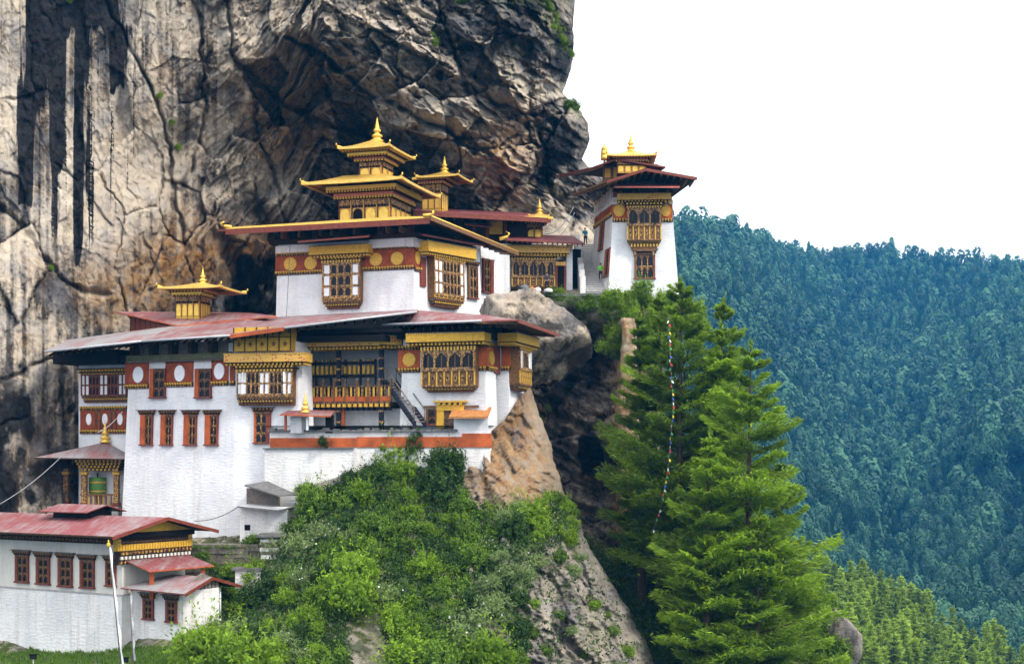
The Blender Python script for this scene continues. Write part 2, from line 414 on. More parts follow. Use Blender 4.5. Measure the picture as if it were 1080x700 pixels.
def rawmesh(name, V, F, mats, smooth=False, mi=None):
    me = bpy.data.meshes.new(name); n = F.shape[1]
    me.vertices.add(len(V)); me.vertices.foreach_set("co", np.ravel(V).astype(np.float32))
    me.loops.add(F.size); me.loops.foreach_set("vertex_index", F.ravel().astype(np.int32))
    me.polygons.add(len(F)); me.polygons.foreach_set("loop_start", np.arange(len(F), dtype=np.int32)*n)
    if mi is not None: me.polygons.foreach_set("material_index", mi.astype(np.int32))
    me.polygons.foreach_set("use_smooth", np.full(len(F), smooth))
    for m in mats: me.materials.append(m)
    me.update(calc_edges=True); return me

def rock_mat(name, pale, mid, dark, bscale=1.0):
    m, t, b = mat(name); v = mapping(t, (1, 1, 1)); vs = mapping(t, (1.0, 1.0, 0.22))
    n1 = noise(t, v, 0.16, 8, 0.68); n2 = noise(t, v, 1.1, 8, 0.7); n3 = noise(t, vs, 0.8, 6, 0.7)
    n4 = noise(t, v, 3.6, 8, 0.75); f = mth(t, 'ADD', mth(t, 'MULTIPLY', n1, 0.30), mth(t, 'ADD', mth(t, 'MULTIPLY', n2, 0.26), mth(t, 'ADD', mth(t, 'MULTIPLY', n3, 0.16), mth(t, 'MULTIPLY', n4, 0.30))))
    f = mth(t, 'ADD', f, mth(t, 'MULTIPLY', mth(t, 'SUBTRACT', attr(t, "pale"), 0.5), 0.27))
    c = ramp(t, f, [(0.415, dark), (0.48, mid), (0.555, pale), (0.66, tuple(min(0.8, x*1.25) for x in pale))])
    grey = noise(t, v, 0.42, 5)
    c = mixc(t, mth(t, 'MULTIPLY', ramp(t, grey, [(0.45, (0, 0, 0)), (0.65, (1, 1, 1))]), 0.6), c, mixc(t, 0.75, c, (0.27, 0.265, 0.27)))
    ru = mth(t, 'MULTIPLY', attr(t, "rust"), ramp(t, n2, [(0.36, (0, 0, 0)), (0.55, (1, 1, 1))]))
    c = mixc(t, ru, c, ramp(t, n3, [(0.4, (0.34, 0.15, 0.035)), (0.62, (0.50, 0.30, 0.12))]))
    stn = mth(t, 'SUBTRACT', mth(t, 'ADD', attr(t, "stain_dark"), mth(t, 'MULTIPLY', n2, 0.5)), 0.25)
    c = mixc(t, ramp(t, stn, [(0.42, (0, 0, 0)), (0.58, (1, 1, 1))]), c, ramp(t, n2, [(0.40, (0.006, 0.006, 0.007)), (0.64, (0.03, 0.029, 0.030))]))
    mo = mth(t, 'MULTIPLY', attr(t, "moss"), ramp(t, n2, [(0.42, (0, 0, 0)), (0.54, (1, 1, 1))]))
    c = mixc(t, mo, c, ramp(t, n1, [(0.4, (0.035, 0.05, 0.012)), (0.6, (0.10, 0.13, 0.03))]))
    L(t, c, b.inputs["Base Color"]); b.inputs["Roughness"].default_value = 0.95; b.inputs["Specular IOR Level"].default_value = 0.12
    h = mth(t, 'ADD', mth(t, 'MULTIPLY', n2, 0.55), mth(t, 'MULTIPLY', noise(t, v, 5, 8, 0.75), 0.5))
    bump(t, b, h, 1.0, 0.36*bscale)
    return m
M['rock'] = rock_mat('granite_cliff', (0.47, 0.395, 0.30), (0.225, 0.185, 0.14), (0.042, 0.036, 0.031))
M['rocktan'] = rock_mat('tan_rock', (0.42, 0.355, 0.275), (0.26, 0.225, 0.18), (0.11, 0.095, 0.08), 1.5)

# ---------------------------------------------------------------- the cliff
xe_c = curve([(-160, 607), (0, 606), (30, 605), (60, 603), (85, 597), (97, 593), (106, 599), (118, 612), (130, 619), (145, 622), (158, 618), (167, 614), (175, 620), (184, 636), (200, 655), (230, 690), (290, 706), (306, 712), (330, 708), (400, 700), (520, 700), (640, 730), (800, 760)])
cliffY = TPS([(-140, -120, 119), (-140, 200, 117), (-140, 450, 108), (-140, 760, 104),
    (0, -120, 124), (120, -120, 125), (250, -120, 127), (400, -120, 127), (500, -120, 128), (600, -120, 131),
    (0, 0, 124), (120, 0, 126), (250, 0, 128), (330, 0, 129.5), (420, 0, 129), (500, 0, 130.5), (590, 0, 134),
    (0, 130, 121), (100, 130, 124.5), (165, 120, 126.5), (192, 160, 131), (250, 120, 132), (320, 110, 134.5), (380, 80, 131.5), (430, 60, 129.5), (470, 130, 132.5), (400, 140, 137), (520, 60, 131), (520, 165, 136), (575, 80, 136), (590, 140, 140),
    (0, 260, 117), (100, 260, 121), (190, 240, 129), (250, 230, 134), (330, 180, 137), (420, 180, 139), (480, 190, 139.5), (550, 190, 141), (600, 190, 145), (700, 250, 147),
    (200, 300, 130), (270, 300, 136), (60, 330, 117), (20, 330, 114),
    (0, 420, 109), (30, 440, 110.5), (60, 440, 114), (105, 420, 120), (20, 520, 108.5), (90, 520, 115), (200, 500, 125), (300, 500, 130), (400, 450, 132), (500, 420, 132),
    (560, 330, 131), (600, 318, 130), (650, 314, 129.7), (700, 312, 129.7), (600, 306, 132), (650, 303, 133), (700, 303, 133), (600, 345, 130.5), (660, 345, 128.5), (700, 345, 128),
    (590, 380, 133), (620, 400, 134), (600, 450, 131), (635, 470, 130.5), (640, 400, 132), (645, 480, 131.5), (656, 400, 126.5), (657, 470, 125.5), (668, 440, 125), (670, 520, 124.5), (656, 540, 125.5), (640, 540, 129), (700, 450, 127), (600, 560, 129), (660, 640, 122), (740, 640, 122), (500, 700, 118), (300, 700, 112), (100, 700, 106), (700, 780, 116), (0, 640, 107)], 2e-2)
def build_cliff():
    ns, nr, nwrap = 760, 720, 26
    gy = np.linspace(-130, 770, nr); s = np.linspace(0, 1, ns)
    xe = xe_c(gy)+3.0*fbm(gy/22.0, gy*0+3.3, 4, 3)
    px = -140+(xe[:, None]+140)*s[None]; py = np.repeat(gy[:, None], ns, 1)
    Y = cliffY(px, py)
    # warped coordinates for the jointing of the rock
    wx = px+9*fbm(px/70, py/70, 4, 11); wy = py+9*fbm(px/70+9, py/70+4, 4, 12)
    right = np.clip((px-180)/160, 0, 1)          # the right part is broken in blocks, the left part is a smoother slab
    amp = 0.5+0.75*right; low = np.clip((py-330)/60, 0, 1); amp = amp*(1-0.35*low)
    # the big slabs of this face: (px, py, offset, tilt across, tilt down, paleness)
    SL = [(-60, 60, -.5, 0, 0, .6), (8, 60, -.8, -.3, 0, .75), (8, 150, -.4, -.3, .2, .55), (4, 215, .8, .4, .6, .35), (58, 50, .4, .2, -.2, .5), (62, 140, .2, .2, 0, .6), (42, 190, .1, .1, .1, .6), (110, 120, -.3, .3, .1, .8), (140, 190, -.6, .5, .2, .95), (110, 240, -.5, .2, .5, .85), (150, 260, -.2, .6, .8, .7), (60, 250, .2, 0, .3, .6),
          (20, 275, -1.4, .3, -.3, .8), (-20, 330, -1.2, .3, .2, .6), (60, 325, .2, .4, .3, .5), (95, 300, .6, 0, .6, .5),
          (128, 25, -1.0, -.5, .1, .6), (160, 45, -1.2, .2, -.2, .7), (170, 95, -.8, .9, .2, .55), (196, 40, -.4, .6, 0, .55), (193, 85, .2, .5, .5, .4), (196, 130, -.6, .6, .3, .5), (205, 175, -.3, .8, .3, .55), (198, 222, .6, .2, .8, .4),
          (228, 30, -.6, -.6, 0, .6), (230, 85, -.2, -.5, .4, .5), (226, 140, .2, -.3, .2, .55), (232, 195, -.8, -.4, .2, .75), (255, 175, -1.2, .2, .1, .7), (250, 225, -.7, .3, .4, .75), (262, 120, .4, .5, .5, .45), (283, 175, -.5, .6, .2, .6), (300, 225, -.8, .3, .4, .6), (278, 95, 2.2, .4, 1.2, .2),
          (268, 30, -.4, .3, -.3, .7), (300, 18, -.9, .4, -.2, .85), (318, 52, -.5, .2, 1.0, .55), (340, 25, -1.4, .3, -.4, .9), (372, 20, -1.0, -.5, -.2, .95), (370, 62, -.8, .3, 1.2, .6), (408, 25, -1.6, .4, -.3, .95), (432, 55, -1.2, .6, .6, .75), (405, 85, -.4, .2, 1.2, .55), (445, 8, -.8, .7, -.2, .7), (452, 120, -2.4, .1, -.5, 1.0), (420, 112, -1.4, -.6, .4, .8), (486, 118, -1.4, .9, .3, .85), (475, 90, -.2, .5, .9, .4),
          (310, 105, 1.0, .6, .8, .35), (335, 140, .8, -.5, .3, .45), (318, 178, .2, -.7, .2, .55), (345, 185, .8, .5, .6, .4), (375, 130, 1.6, .3, .6, .3), (400, 155, 1.2, -.4, .5, .3), (440, 165, .8, .5, .4, .4), (470, 178, .5, -.5, .2, .45), (410, 195, 1.0, 0, .4, .4), (440, 205, .6, .3, .3, .45),
          (485, 30, -.5, -.6, .2, .3), (505, 75, .2, .6, .7, .3), (535, 60, -1.0, .3, -.3, .7), (560, 15, -1.2, .6, -.3, .3), (585, 55, -.8, .9, .2, .25), (560, 98, -.9, .2, -.4, .85), (528, 112, .2, -.3, .4, .5), (512, 140, -.3, -.6, -.3, .6), (540, 138, -.2, .5, .2, .65), (500, 180, -1.0, -.2, .5, .6), (525, 195, -.6, .7, .5, .55), (546, 170, -.8, .4, 0, .85), (550, 212, -.4, .3, .2, .8), (575, 130, .3, .6, .3, .4), (582, 180, .2, .6, .3, .3), (600, 140, -1.0, .9, 0, .4), (478, 212, .3, -.5, .6, .3),
          (180, 290, -.3, -.3, .6, .5), (220, 265, -.4, .3, .9, .5), (250, 285, .8, .4, .6, .25), (280, 265, .2, -.4, .5, .4), (20, 400, -.4, .4, .2, .4), (70, 400, .2, -.3, .2, .5), (100, 450, .3, .2, .2, .5), (30, 480, -.5, .5, .1, .3), (80, 520, .2, .2, .4, .4),
          (600, 350, -.4, .2, .6, .4), (640, 335, -.5, .2, .5, .5), (590, 400, .5, .6, .2, .3), (620, 420, .4, -.3, .3, .5), (640, 480, .3, .3, .2, .5), (665, 460, -.8, .3, 0, .85), (610, 520, .2, .3, .3, .4), (690, 420, -.3, .3, 0, .5), (700, 560, 0, .3, .2, .4)]
    q = np.array(SL); qx, qy = px+5*fbm(px/38, py/38, 4, 11)+1.6*fbm(px/8, py/8, 3, 13), py+5*fbm(px/38+9, py/38+4, 4, 12)+1.6*fbm(px/8+3, py/8, 3, 14)
    f1 = np.full(px.shape, 1e9); f2 = f1.copy(); idx = np.zeros(px.shape, int)
    for i, s_ in enumerate(SL):
        d = np.hypot(qx-s_[0], (qy-s_[1])*(0.62 if s_[0] < 300 else 1.1)); m = d < f1; f2 = np.where(m, f1, np.minimum(f2, d)); idx = np.where(m, i, idx); f1 = np.where(m, d, f1)
    slab = (0.9+1.1*right)*q[idx, 2]+(0.9+2.1*right)*(q[idx, 3]*(qx-q[idx, 0])+q[idx, 4]*(qy-q[idx, 1]))/34
    edge = f2-f1; slab += (0.7+.7*right)*np.exp(-(edge/1.7)**2)*np.clip(fbm(px/40, py/40, 3, 15)*3+.1, 0, 1)
    slabpale = q[idx, 5]
    disp = slab/amp
    for k, (sx, sy, a, tilt, cr, sd_, ang) in enumerate([(58, 24, 0.9, 1.9, 0.5, 41, 26), (25, 10, 0.5, 1.1, 0.25, 51, 38), (11, 5, 0.28, 0.65, 0.0, 61, 20), (5.2, 2.8, 0.12, 0.3, 0.0, 66, 33)]):
        an = R(ang)*right+R(80)*(1-right); ca, sa = np.cos(an), np.sin(an); rx = wx*ca+wy*sa; ry = -wx*sa+wy*ca
        c1, e, h, tx, ty, ox, oy = cells(rx/sx, ry/sy, sd_)
        msk = np.clip(fbm(px/(sx*0.9), py/(sx*0.9), 3, sd_+3)*3, 0, 1)
        disp += (a*(h-0.5)+tilt*(tx*ox+ty*oy)+cr*np.exp(-(e/0.06)**2)*msk)*(0.42+0.58*right)
    disp += 1.2*fbm(px/60, py/80, 7, 71, 0.58)
    disp += (1-right)*0.22*fbm(px/11, py/160, 4, 73)
    led = polymask(px, py, [(522, 225), (730, 225), (730, 345), (600, 345), (575, 318), (522, 318)], 14)
    Y = Y+disp*amp*(1-0.9*led)
    # cracks and undercuts: polyline, half width px, depth m
    for pl, wd, dp in [
        ([(112, 0), (135, 40), (160, 95), (178, 150), (183, 205), (196, 262)], 5, 3.0),
        ([(202, -20), (212, 40), (214, 90), (212, 140), (205, 170), (188, 200)], 4, 2.5),
        ([(240, 0), (246, 60), (262, 85), (275, 150), (297, 215), (300, 240)], 4, 1.6),
        ([(0, 215), (20, 235), (45, 270), (70, 300), (110, 310)], 6, 2.6),
        ([(300, 40), (345, 62), (385, 95), (430, 118), (470, 138), (500, 160)], 7, 3.5),
        ([(250, 70), (290, 100), (330, 130), (370, 140), (420, 150), (470, 165)], 8, 3.5),
        ([(455, -10), (470, 30), (487, 70), (492, 100)], 4, 2.5), ([(500, 75), (520, 110), (545, 120), (590, 122)], 5, 2.2),
        ([(560, 100), (568, 140), (575, 175), (585, 215)], 6, 2.4), ([(500, 160), (530, 150), (560, 128)], 5, 1.8),
        ([(395, 45), (420, 90), (440, 105)], 4, 2.0), ([(330, 10), (330, 60), (350, 90)], 4, 1.8),
        ([(275, 225), (300, 265), (292, 330)], 16, 4.0), ([(228, 250), (250, 290), (245, 330)], 11, 2.6),
        ([(610, 345), (592, 380), (588, 430), (600, 500)], 12, 3.0), ([(0, 400), (40, 385), (80, 370)], 6, 2.0),
        ([(50, 470), (62, 420), (70, 380)], 6, 2.2)]:
        d, t = polydist(px+5*fbm(px/18, py/18, 3, 81), py+5*fbm(px/18+7, py/18, 3, 82), pl)
        wd = wd*(0.5 if wd < 9 else 0.85); Y = Y+dp*np.where(px < 225, 0.5, 1.0)*np.exp(-(d/(wd*(0.55+0.9*np.abs(vnoise(px/22, py/22, 84)))))**2)*(0.7+0.6*vnoise(px/25, py/25, 83)**2)
    # strata in the recess under the far tower
    m = polymask(px, py, [(575, 360), (650, 350), (672, 390), (672, 570), (600, 570), (575, 450)], 30)
    sl = py-0.35*(px-600)+10*np.sin(px/26)
    Y = Y+m*(0.55*np.sin(sl/5.2)+0.35*np.sin(sl/2.3+1))
    Y = Y+np.clip((307-py)/3, 0, 1)*np.clip((px-525)/15, 0, 1)*np.clip((py-200)/30, 0, 1)*5.0
    # brow of the overhang at the top, rounded off to the right edge
    e = xe[:, None]-px
    Y = Y+9*np.exp(-np.clip(e, 0, None)/9.0)
    px = px+2.0*fbm(px/9, py/9, 3, 91)*np.clip(e/30, 0, 1)
    X = (px-CX)/FPX*Y; Z = (HZ-py)/FPX*Y
    # ---- stains, dark rock and recess shade, in pixel space of the face
    jx = px+3*fbm(px/10, py/60, 4, 101); jy = py+10*fbm(px/16, py/30, 4, 102)
    stain_dark = np.zeros_like(Y)
    fl = fbm(px/4.2, py/120, 4, 103)
    for pl, sf in [([(28, -130), (118, -130), (118, -10), (136, 30), (132, 60), (124, 96), (116, 60), (108, 40), (98, 30), (90, 50), (80, 34), (66, 40), (58, 60), (52, 110), (34, 150), (30, 210), (20, 206), (22, 120), (27, 50)], 9),
                   ([(50, 40), (66, 36), (66, 170), (56, 176), (50, 160)], 7), ([(80, 30), (92, 36), (92, 150), (86, 260), (80, 280), (79, 150)], 6),
                   ([(108, 30), (132, 30), (128, 95), (114, 96)], 7), ([(22, 110), (34, 110), (30, 212), (20, 212)], 5)]:
        stain_dark = np.maximum(stain_dark, polymask(jx, jy, pl, sf))
    thin = np.clip((fbm(px/2.6, py/230, 4, 108)-0.16)*5, 0, 1)*polymask(jx, jy, [(30, -130), (140, -130), (175, 100), (150, 190), (90, 290), (25, 240)], 40)
    stain_dark = np.clip(np.maximum(stain_dark*1.1+0.75*fl*(stain_dark > 0.03), 0.8*thin), 0, 1)
    dkrock_shade = np.zeros_like(Y)
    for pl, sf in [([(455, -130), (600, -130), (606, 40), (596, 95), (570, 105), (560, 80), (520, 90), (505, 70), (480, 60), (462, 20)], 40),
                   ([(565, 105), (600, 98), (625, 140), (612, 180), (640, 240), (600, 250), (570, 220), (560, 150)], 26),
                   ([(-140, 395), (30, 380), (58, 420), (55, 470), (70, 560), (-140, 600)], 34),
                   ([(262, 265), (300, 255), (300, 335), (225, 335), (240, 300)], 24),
                   ([(580, 350), (640, 345), (648, 400), (642, 460), (648, 570), (590, 560), (575, 420)], 16)]:  # darkens the recess under the tower: shade put into the colour
        dkrock_shade = np.maximum(dkrock_shade, (0.55 if pl[0] == (580, 350) else 0.62)*polymask(jx, jy, pl, sf))
    dkrock_shade = dkrock_shade-0.12+1.0*fbm(px/26, py/40, 5, 104)*(dkrock_shade > 0.02)
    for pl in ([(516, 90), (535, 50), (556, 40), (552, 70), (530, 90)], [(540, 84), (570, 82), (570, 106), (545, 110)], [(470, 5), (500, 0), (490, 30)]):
        dkrock_shade -= 0.9*polymask(jx, jy, pl, 12)
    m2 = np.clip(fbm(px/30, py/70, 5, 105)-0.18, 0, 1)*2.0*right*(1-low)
    stain_dark = np.clip(np.maximum(np.maximum(stain_dark, dkrock_shade), 0.5*m2), 0, 1)
    rust = np.zeros_like(Y)
    for pl, sf in [([(95, 300), (150, 270), (200, 240), (290, 240), (290, 270), (240, 290), (200, 300), (160, 325), (110, 325)], 30), ([(270, 80), (340, 90), (330, 150), (290, 160)], 40),
                   ([(652, 385), (676, 380), (676, 570), (650, 570)], 10), ([(500, 150), (545, 120), (560, 190), (540, 215), (520, 200)], 30)]:
        rust = np.maximum(rust, polymask(jx, jy, pl, sf))
    rust = np.clip(rust*1.0+0.25*np.clip(fbm(px/24, py/40, 4, 106), 0, 1), 0, 1)
    pale = -0.02+0.78*slabpale+0.6*fbm(px/34, py/50, 6, 107, 0.6)+0.55*fl*(1-right)
    for pl, sf, a in [([(95, 110), (150, 90), (178, 180), (182, 230), (160, 265), (100, 300), (75, 250)], 40, 0.5), ([(-140, 0), (25, 0), (20, 200), (-140, 240)], 20, 0.3), ([(395, 110), (500, 100), (520, 130), (490, 160), (430, 145)], 20, 0.55),
                      ([(235, 20), (330, 0), (450, -10), (440, 40), (380, 55), (300, 50)], 30, 0.45), ([(530, 150), (552, 145), (550, 210), (540, 215)], 14, 0.5), ([(0, 270), (60, 290), (60, 380), (0, 390)], 30, 0.2), ([(260, 150), (360, 120), (480, 170), (480, 215), (300, 200)], 40, -0.1), ([(340, 90), (600, 90), (600, 220), (480, 220), (400, 150)], 40, 0.2)]:
        pale = pale+a*polymask(jx, jy, pl, sf)
    pale = np.clip(pale, 0, 1)
    moss = np.zeros_like(Y)
    for pl, sf in [([(566, -10), (576, 0), (600, 40), (600, 58), (588, 50), (575, 25)], 8), ([(480, -30), (600, -40), (600, 0), (540, 8)], 10), ([(600, 108), (616, 112), (614, 124), (600, 120)], 4),
                   ([(560, 312), (710, 306), (715, 345), (640, 350), (600, 330), (560, 330)], 14)]:
        moss = np.maximum(moss, polymask(jx, jy, pl, sf))
    # ---- the flank that turns away behind the right edge
    j = np.arange(1, nwrap+1)[None]; a0 = lambda A: np.repeat(A[:, -1:], nwrap, 1)
    Yw = Y[:, -1:]+0.5*j+0.055*j**2; Xw = X[:, -1:]+0.25*np.sin(j*0.8)*0.4-0.02*j**2*0.3+0*Yw
    Yw = Yw+0.8*fbm(j/4.0+0*Yw, np.repeat(gy[:, None], nwrap, 1)/20, 4, 111); Zw = np.repeat(Z[:, -1:], nwrap, 1)+0.0*j
    X = np.hstack([X, Xw]); Y = np.hstack([Y, Yw]); Z = np.hstack([Z, Zw])
    ex = lambda A: np.hstack([A, a0(A)])
    o = gridmesh('cliff', X, Y, Z, [M['rock']], {'stain_dark': ex(stain_dark), 'rust': ex(rust), 'pale': ex(pale), 'moss': ex(moss)}, smooth=True)
    try: o.data.shade_smooth(); 
    except Exception: pass
    tag(o, kind='structure'); return o
build_cliff()

# ---------------------------------------------------------------- the slope and rock spur below the monastery
xe_h = curve([(380, 548), (400, 556), (440, 573), (468, 580), (516, 596), (563, 616), (606, 640), (657, 666), (691, 684), (780, 730)])
yt_h = curve([(-140, 548), (0, 548), (130, 546), (200, 552), (243, 558), (280, 548), (300, 512), (400, 480), (470, 466), (490, 458), (515, 440), (535, 420), (548, 408), (560, 396), (800, 396)])
hillY = TPS([(-140, 545, 116), (0, 545, 112), (130, 545, 109), (200, 550, 107.3), (243, 563, 104.5), (280, 556, 103.6), (300, 515, 103.2), (400, 490, 103), (480, 470, 103.3), (520, 440, 104), (552, 400, 107),
    (-140, 660, 101.5), (0, 668, 98.8), (129, 680, 92.4), (193, 678, 90.2), (231, 656, 93.3), (262, 620, 98), (240, 590, 101.5), (290, 580, 99.5), (70, 600, 106),
    (-140, 720, 93), (0, 720, 92.5), (129, 720, 88.5), (250, 720, 84), (-140, 790, 84), (129, 790, 80), (400, 790, 80), (600, 790, 86),
    (300, 620, 94), (300, 700, 87), (400, 560, 97.5), (400, 640, 91.5), (400, 720, 86), (480, 540, 99.5), (500, 600, 95), (500, 720, 88), (550, 520, 101), (560, 600, 96), (570, 460, 105.5), (590, 540, 103.5), (610, 640, 96), (640, 720, 93), (660, 680, 97.5)], 1e-2)
def hill_depth(px, py):
    Y = hillY(px, py); wx = px+10*fbm(px/50, py/50, 4, 211); wy = py+10*fbm(px/50+9, py/50, 4, 212)
    right = np.clip((px-360)/140, 0.15, 1)
    ca, sa = math.cos(R(58)), math.sin(R(58)); rx = wx*ca+wy*sa; ry = -wx*sa+wy*ca; d = 0
    for sx, sy, a, tilt, cr, s_ in [(110, 40, 1.4, 2.2, 0.0, 231), (34, 15, 0.55, 1.1, 0.08, 241), (11, 6, 0.34, 0.8, 0.0, 251), (5, 3, .14, .36, 0, 255)]:
        f1, e, h, tx, ty, ox, oy = cells(rx/sx, ry/sy, s_); d = d+a*(h-0.5)+tilt*(tx*ox+ty*oy)+cr*np.exp(-(e/0.08)**2)
    return Y+d*right*0.8*(1-0.55*polymask(px, py, [(490, 455), (560, 400), (590, 480), (596, 520), (560, 540), (500, 530), (480, 490)], 24))+0.35*fbm(px/25, py/25, 4, 261)
def build_hill():
    ns, nr, nw = 380, 300, 22
    s = np.linspace(0, 1, ns); q = np.linspace(0, 1, nr)
    # rows run from the top curve down to below the frame
    px0 = np.zeros((nr, ns)); py0 = np.zeros((nr, ns))
    py_lin = 385+(785-385)*q
    for it in range(nr): px0[it] = -140+(xe_h(py_lin[it])+140+2.5*vnoise(np.array([py_lin[it]/9]), np.array([1.5]), 5)[0])*s
    top = yt_h(px0); py0 = top+(785-top)*((py_lin-385)/400)[:, None]
    xeh = xe_h(py0)+7*fbm(py0/34, 0*py0+.3, 5, 306, 0.6)*np.clip((py0-400)/40, 0, 1); px = -140+(xeh+140)*s[None]
    Y = hill_depth(px, py0); e = xeh-px
    Y = Y+5*np.exp(-np.clip(e, 0, None)/7.0)
    py = py0; X = (px-CX)/FPX*Y; Z = (HZ-py)/FPX*Y
    jx = px+5*fbm(px/12, py/12, 4, 301); jy = py+5*fbm(px/12+5, py/12, 4, 302)
    soil = np.clip(1.0-np.clip((px-330)/180, 0, 1)*0.8+0.5*fbm(px/20, py/20, 4, 303), 0, 1)*np.clip((py-500)/40, 0, 1)
    rust = polymask(jx, jy, [(490, 455), (560, 400), (590, 480), (596, 520), (560, 540), (500, 530), (480, 490)], 24)*0.75
    stain_dark = np.clip(0.75*polymask(jx, jy, [(575, 560), (620, 600), (690, 720), (560, 720), (540, 620)], 40)+0.5*fbm(px/16, py/40, 5, 304)-0.42, 0, 1)
    pale = np.clip(0.62+0.7*fbm(px/30, py/50, 5, 305)-0.25*polymask(jx, jy, [(545, 560), (620, 560), (700, 740), (520, 740)], 50), 0, 1)
    j = np.arange(1, nw+1)[None]
    Yw = Y[:, -1:]+0.5*j+0.05*j**2; Xw = X[:, -1:]+0.04*j-0.012*j**2; Zw = np.repeat(Z[:, -1:], nw, 1)-0.02*j**2
    # back of the spur: closed behind its crest
    ex = lambda A: np.hstack([A, np.repeat(A[:, -1:], nw, 1)])
    X = np.hstack([X, Xw]); Y = np.hstack([Y, Yw]); Z = np.hstack([Z, Zw]); at = {k: ex(v) for k, v in dict(stain_dark=stain_dark, rust=rust, pale=pale, moss=soil).items()}
    nb = 10; k = np.arange(nb, 0, -1)[:, None]
    Xb = np.repeat(X[:1], nb, 0)*(1+0.0*k); Yb = Y[:1]+0.9*k; Zb = Z[:1]-0.35*k**1.1
    Xb = X[:1]/Y[:1]*Yb
    X = np.vstack([Xb, X]); Y = np.vstack([Yb, Y]); Z = np.vstack([Zb, Z]); at = {kk: np.vstack([np.repeat(v[:1], nb, 0), v]) for kk, v in at.items()}
    tag(gridmesh('hillside_terrain', X, Y, Z, [M['rocktan']], at), kind='structure')
build_hill()

# boulder that bulges out between the two terraces
def boulder(name, px, py, Y, rx, ry, rz, rotz, label, seed, mat_, group=None):
    n, k = 110, 70; th = np.linspace(0, 2*np.pi, n+1)[None]; ph = np.linspace(0.02, np.pi-0.02, k)[:, None]
    sx, sy, sz = np.sin(ph)*np.cos(th), np.sin(ph)*np.sin(th), np.cos(ph)+0*th
    # cut by random planes into blunt facets, then roughened
    g = np.random.default_rng(seed); f = np.full(sx.shape, 1.25)
    for i in range(16):
        v = g.normal(size=3); v /= np.linalg.norm(v); dd = sx*v[0]+sy*v[1]+sz*v[2]; f = np.minimum(f, np.where(dd > 0.05, g.uniform(.72, 1.0)/np.maximum(dd, .05), 9))
    f = f*(1+0.07*fbm(sx*3+sz+3, sy*3-sz, 4, seed)+0.06*fbm(sx*8+sz*6, sy*8+sz*3, 5, seed+1))
    x, y, z = sx*rx*f, sy*ry*f, sz*rz*f
    x[:, -1] = x[:, 0]; y[:, -1] = y[:, 0]; z[:, -1] = z[:, 0]
    c, s_ = math.cos(rotz), math.sin(rotz); x, z = x*c-z*s_, x*s_+z*c
    p = P(px, py, Y); f0 = fbm(x/2, z/2+y, 5, seed+2)
    o = gridmesh(name, x+p.x, y+p.y, z+p.z, [mat_], {'stain_dark': np.clip(0.25+0.9*f0, 0, 1)*np.clip(0.4-z/rz, 0, 1), 'rust': np.clip(f0*0.5, 0, 1), 'pale': 0.42+0.7*f0, 'moss': 0*x})  # dark tone grows towards the bottom of the rock
    return tag(o, label, 'boulder', group)
boulder('boulder', 556, 360, 116, 4.7, 4.6, 3.7, R(-24), 'huge grey boulder wedged between the lower temple roof and the far terrace', 401, M['rock'])

def rock_pillar():
    n, k = 72, 110; th = np.linspace(0, 2*np.pi, n+1)[None]; t = np.linspace(0, 1, k)[:, None]; cx, Yc = 663.0, 125.6; py = 338+t*250
    sq = lambda v: np.sign(v)*np.abs(v)**0.35
    rx = (10.5+4.5*fbm(t*5, t*0+2, 5, 441)-3*np.clip(0.25-t, 0, 1)*4)/FPX*Yc; x = sq(np.cos(th))*rx; y = sq(np.sin(th))*2.4
    st = 0.10*np.sin(t*95+2*np.sin(t*13))+0.16*fbm(t*30+0*th, th*1.2, 5, 442); x = x*(1+0.10*st/0.2)+0.12*fbm(t*9+0*th, th*2, 4, 443); y = y-np.abs(st)*1.2
    x[:, -1] = x[:, 0]; y[:, -1] = y[:, 0]; sh = 0.5*fbm(t*4, t*0+5, 5, 444)
    X = x+(cx-CX)/FPX*Yc+sh; Y = y+Yc; Z = (HZ-py)/FPX*Yc+0*th
    f = fbm(X*1.3, Z*0.25, 5, 445); o = gridmesh('rock_pillar', X, Y, Z, [M['rock']], {'stain_dark': np.clip(0.30+0.8*fbm(X*2.2, Z*0.2, 5, 446), 0, 1)*0.7, 'rust': np.clip(0.75+0.6*f, 0, 1), 'pale': np.clip(0.75+0.7*f, 0, 1), 'moss': 0*X})
    tag(o, 'upright tan rock pillar with horizontal layers at the right of the dark chasm', 'rock')
rock_pillar()

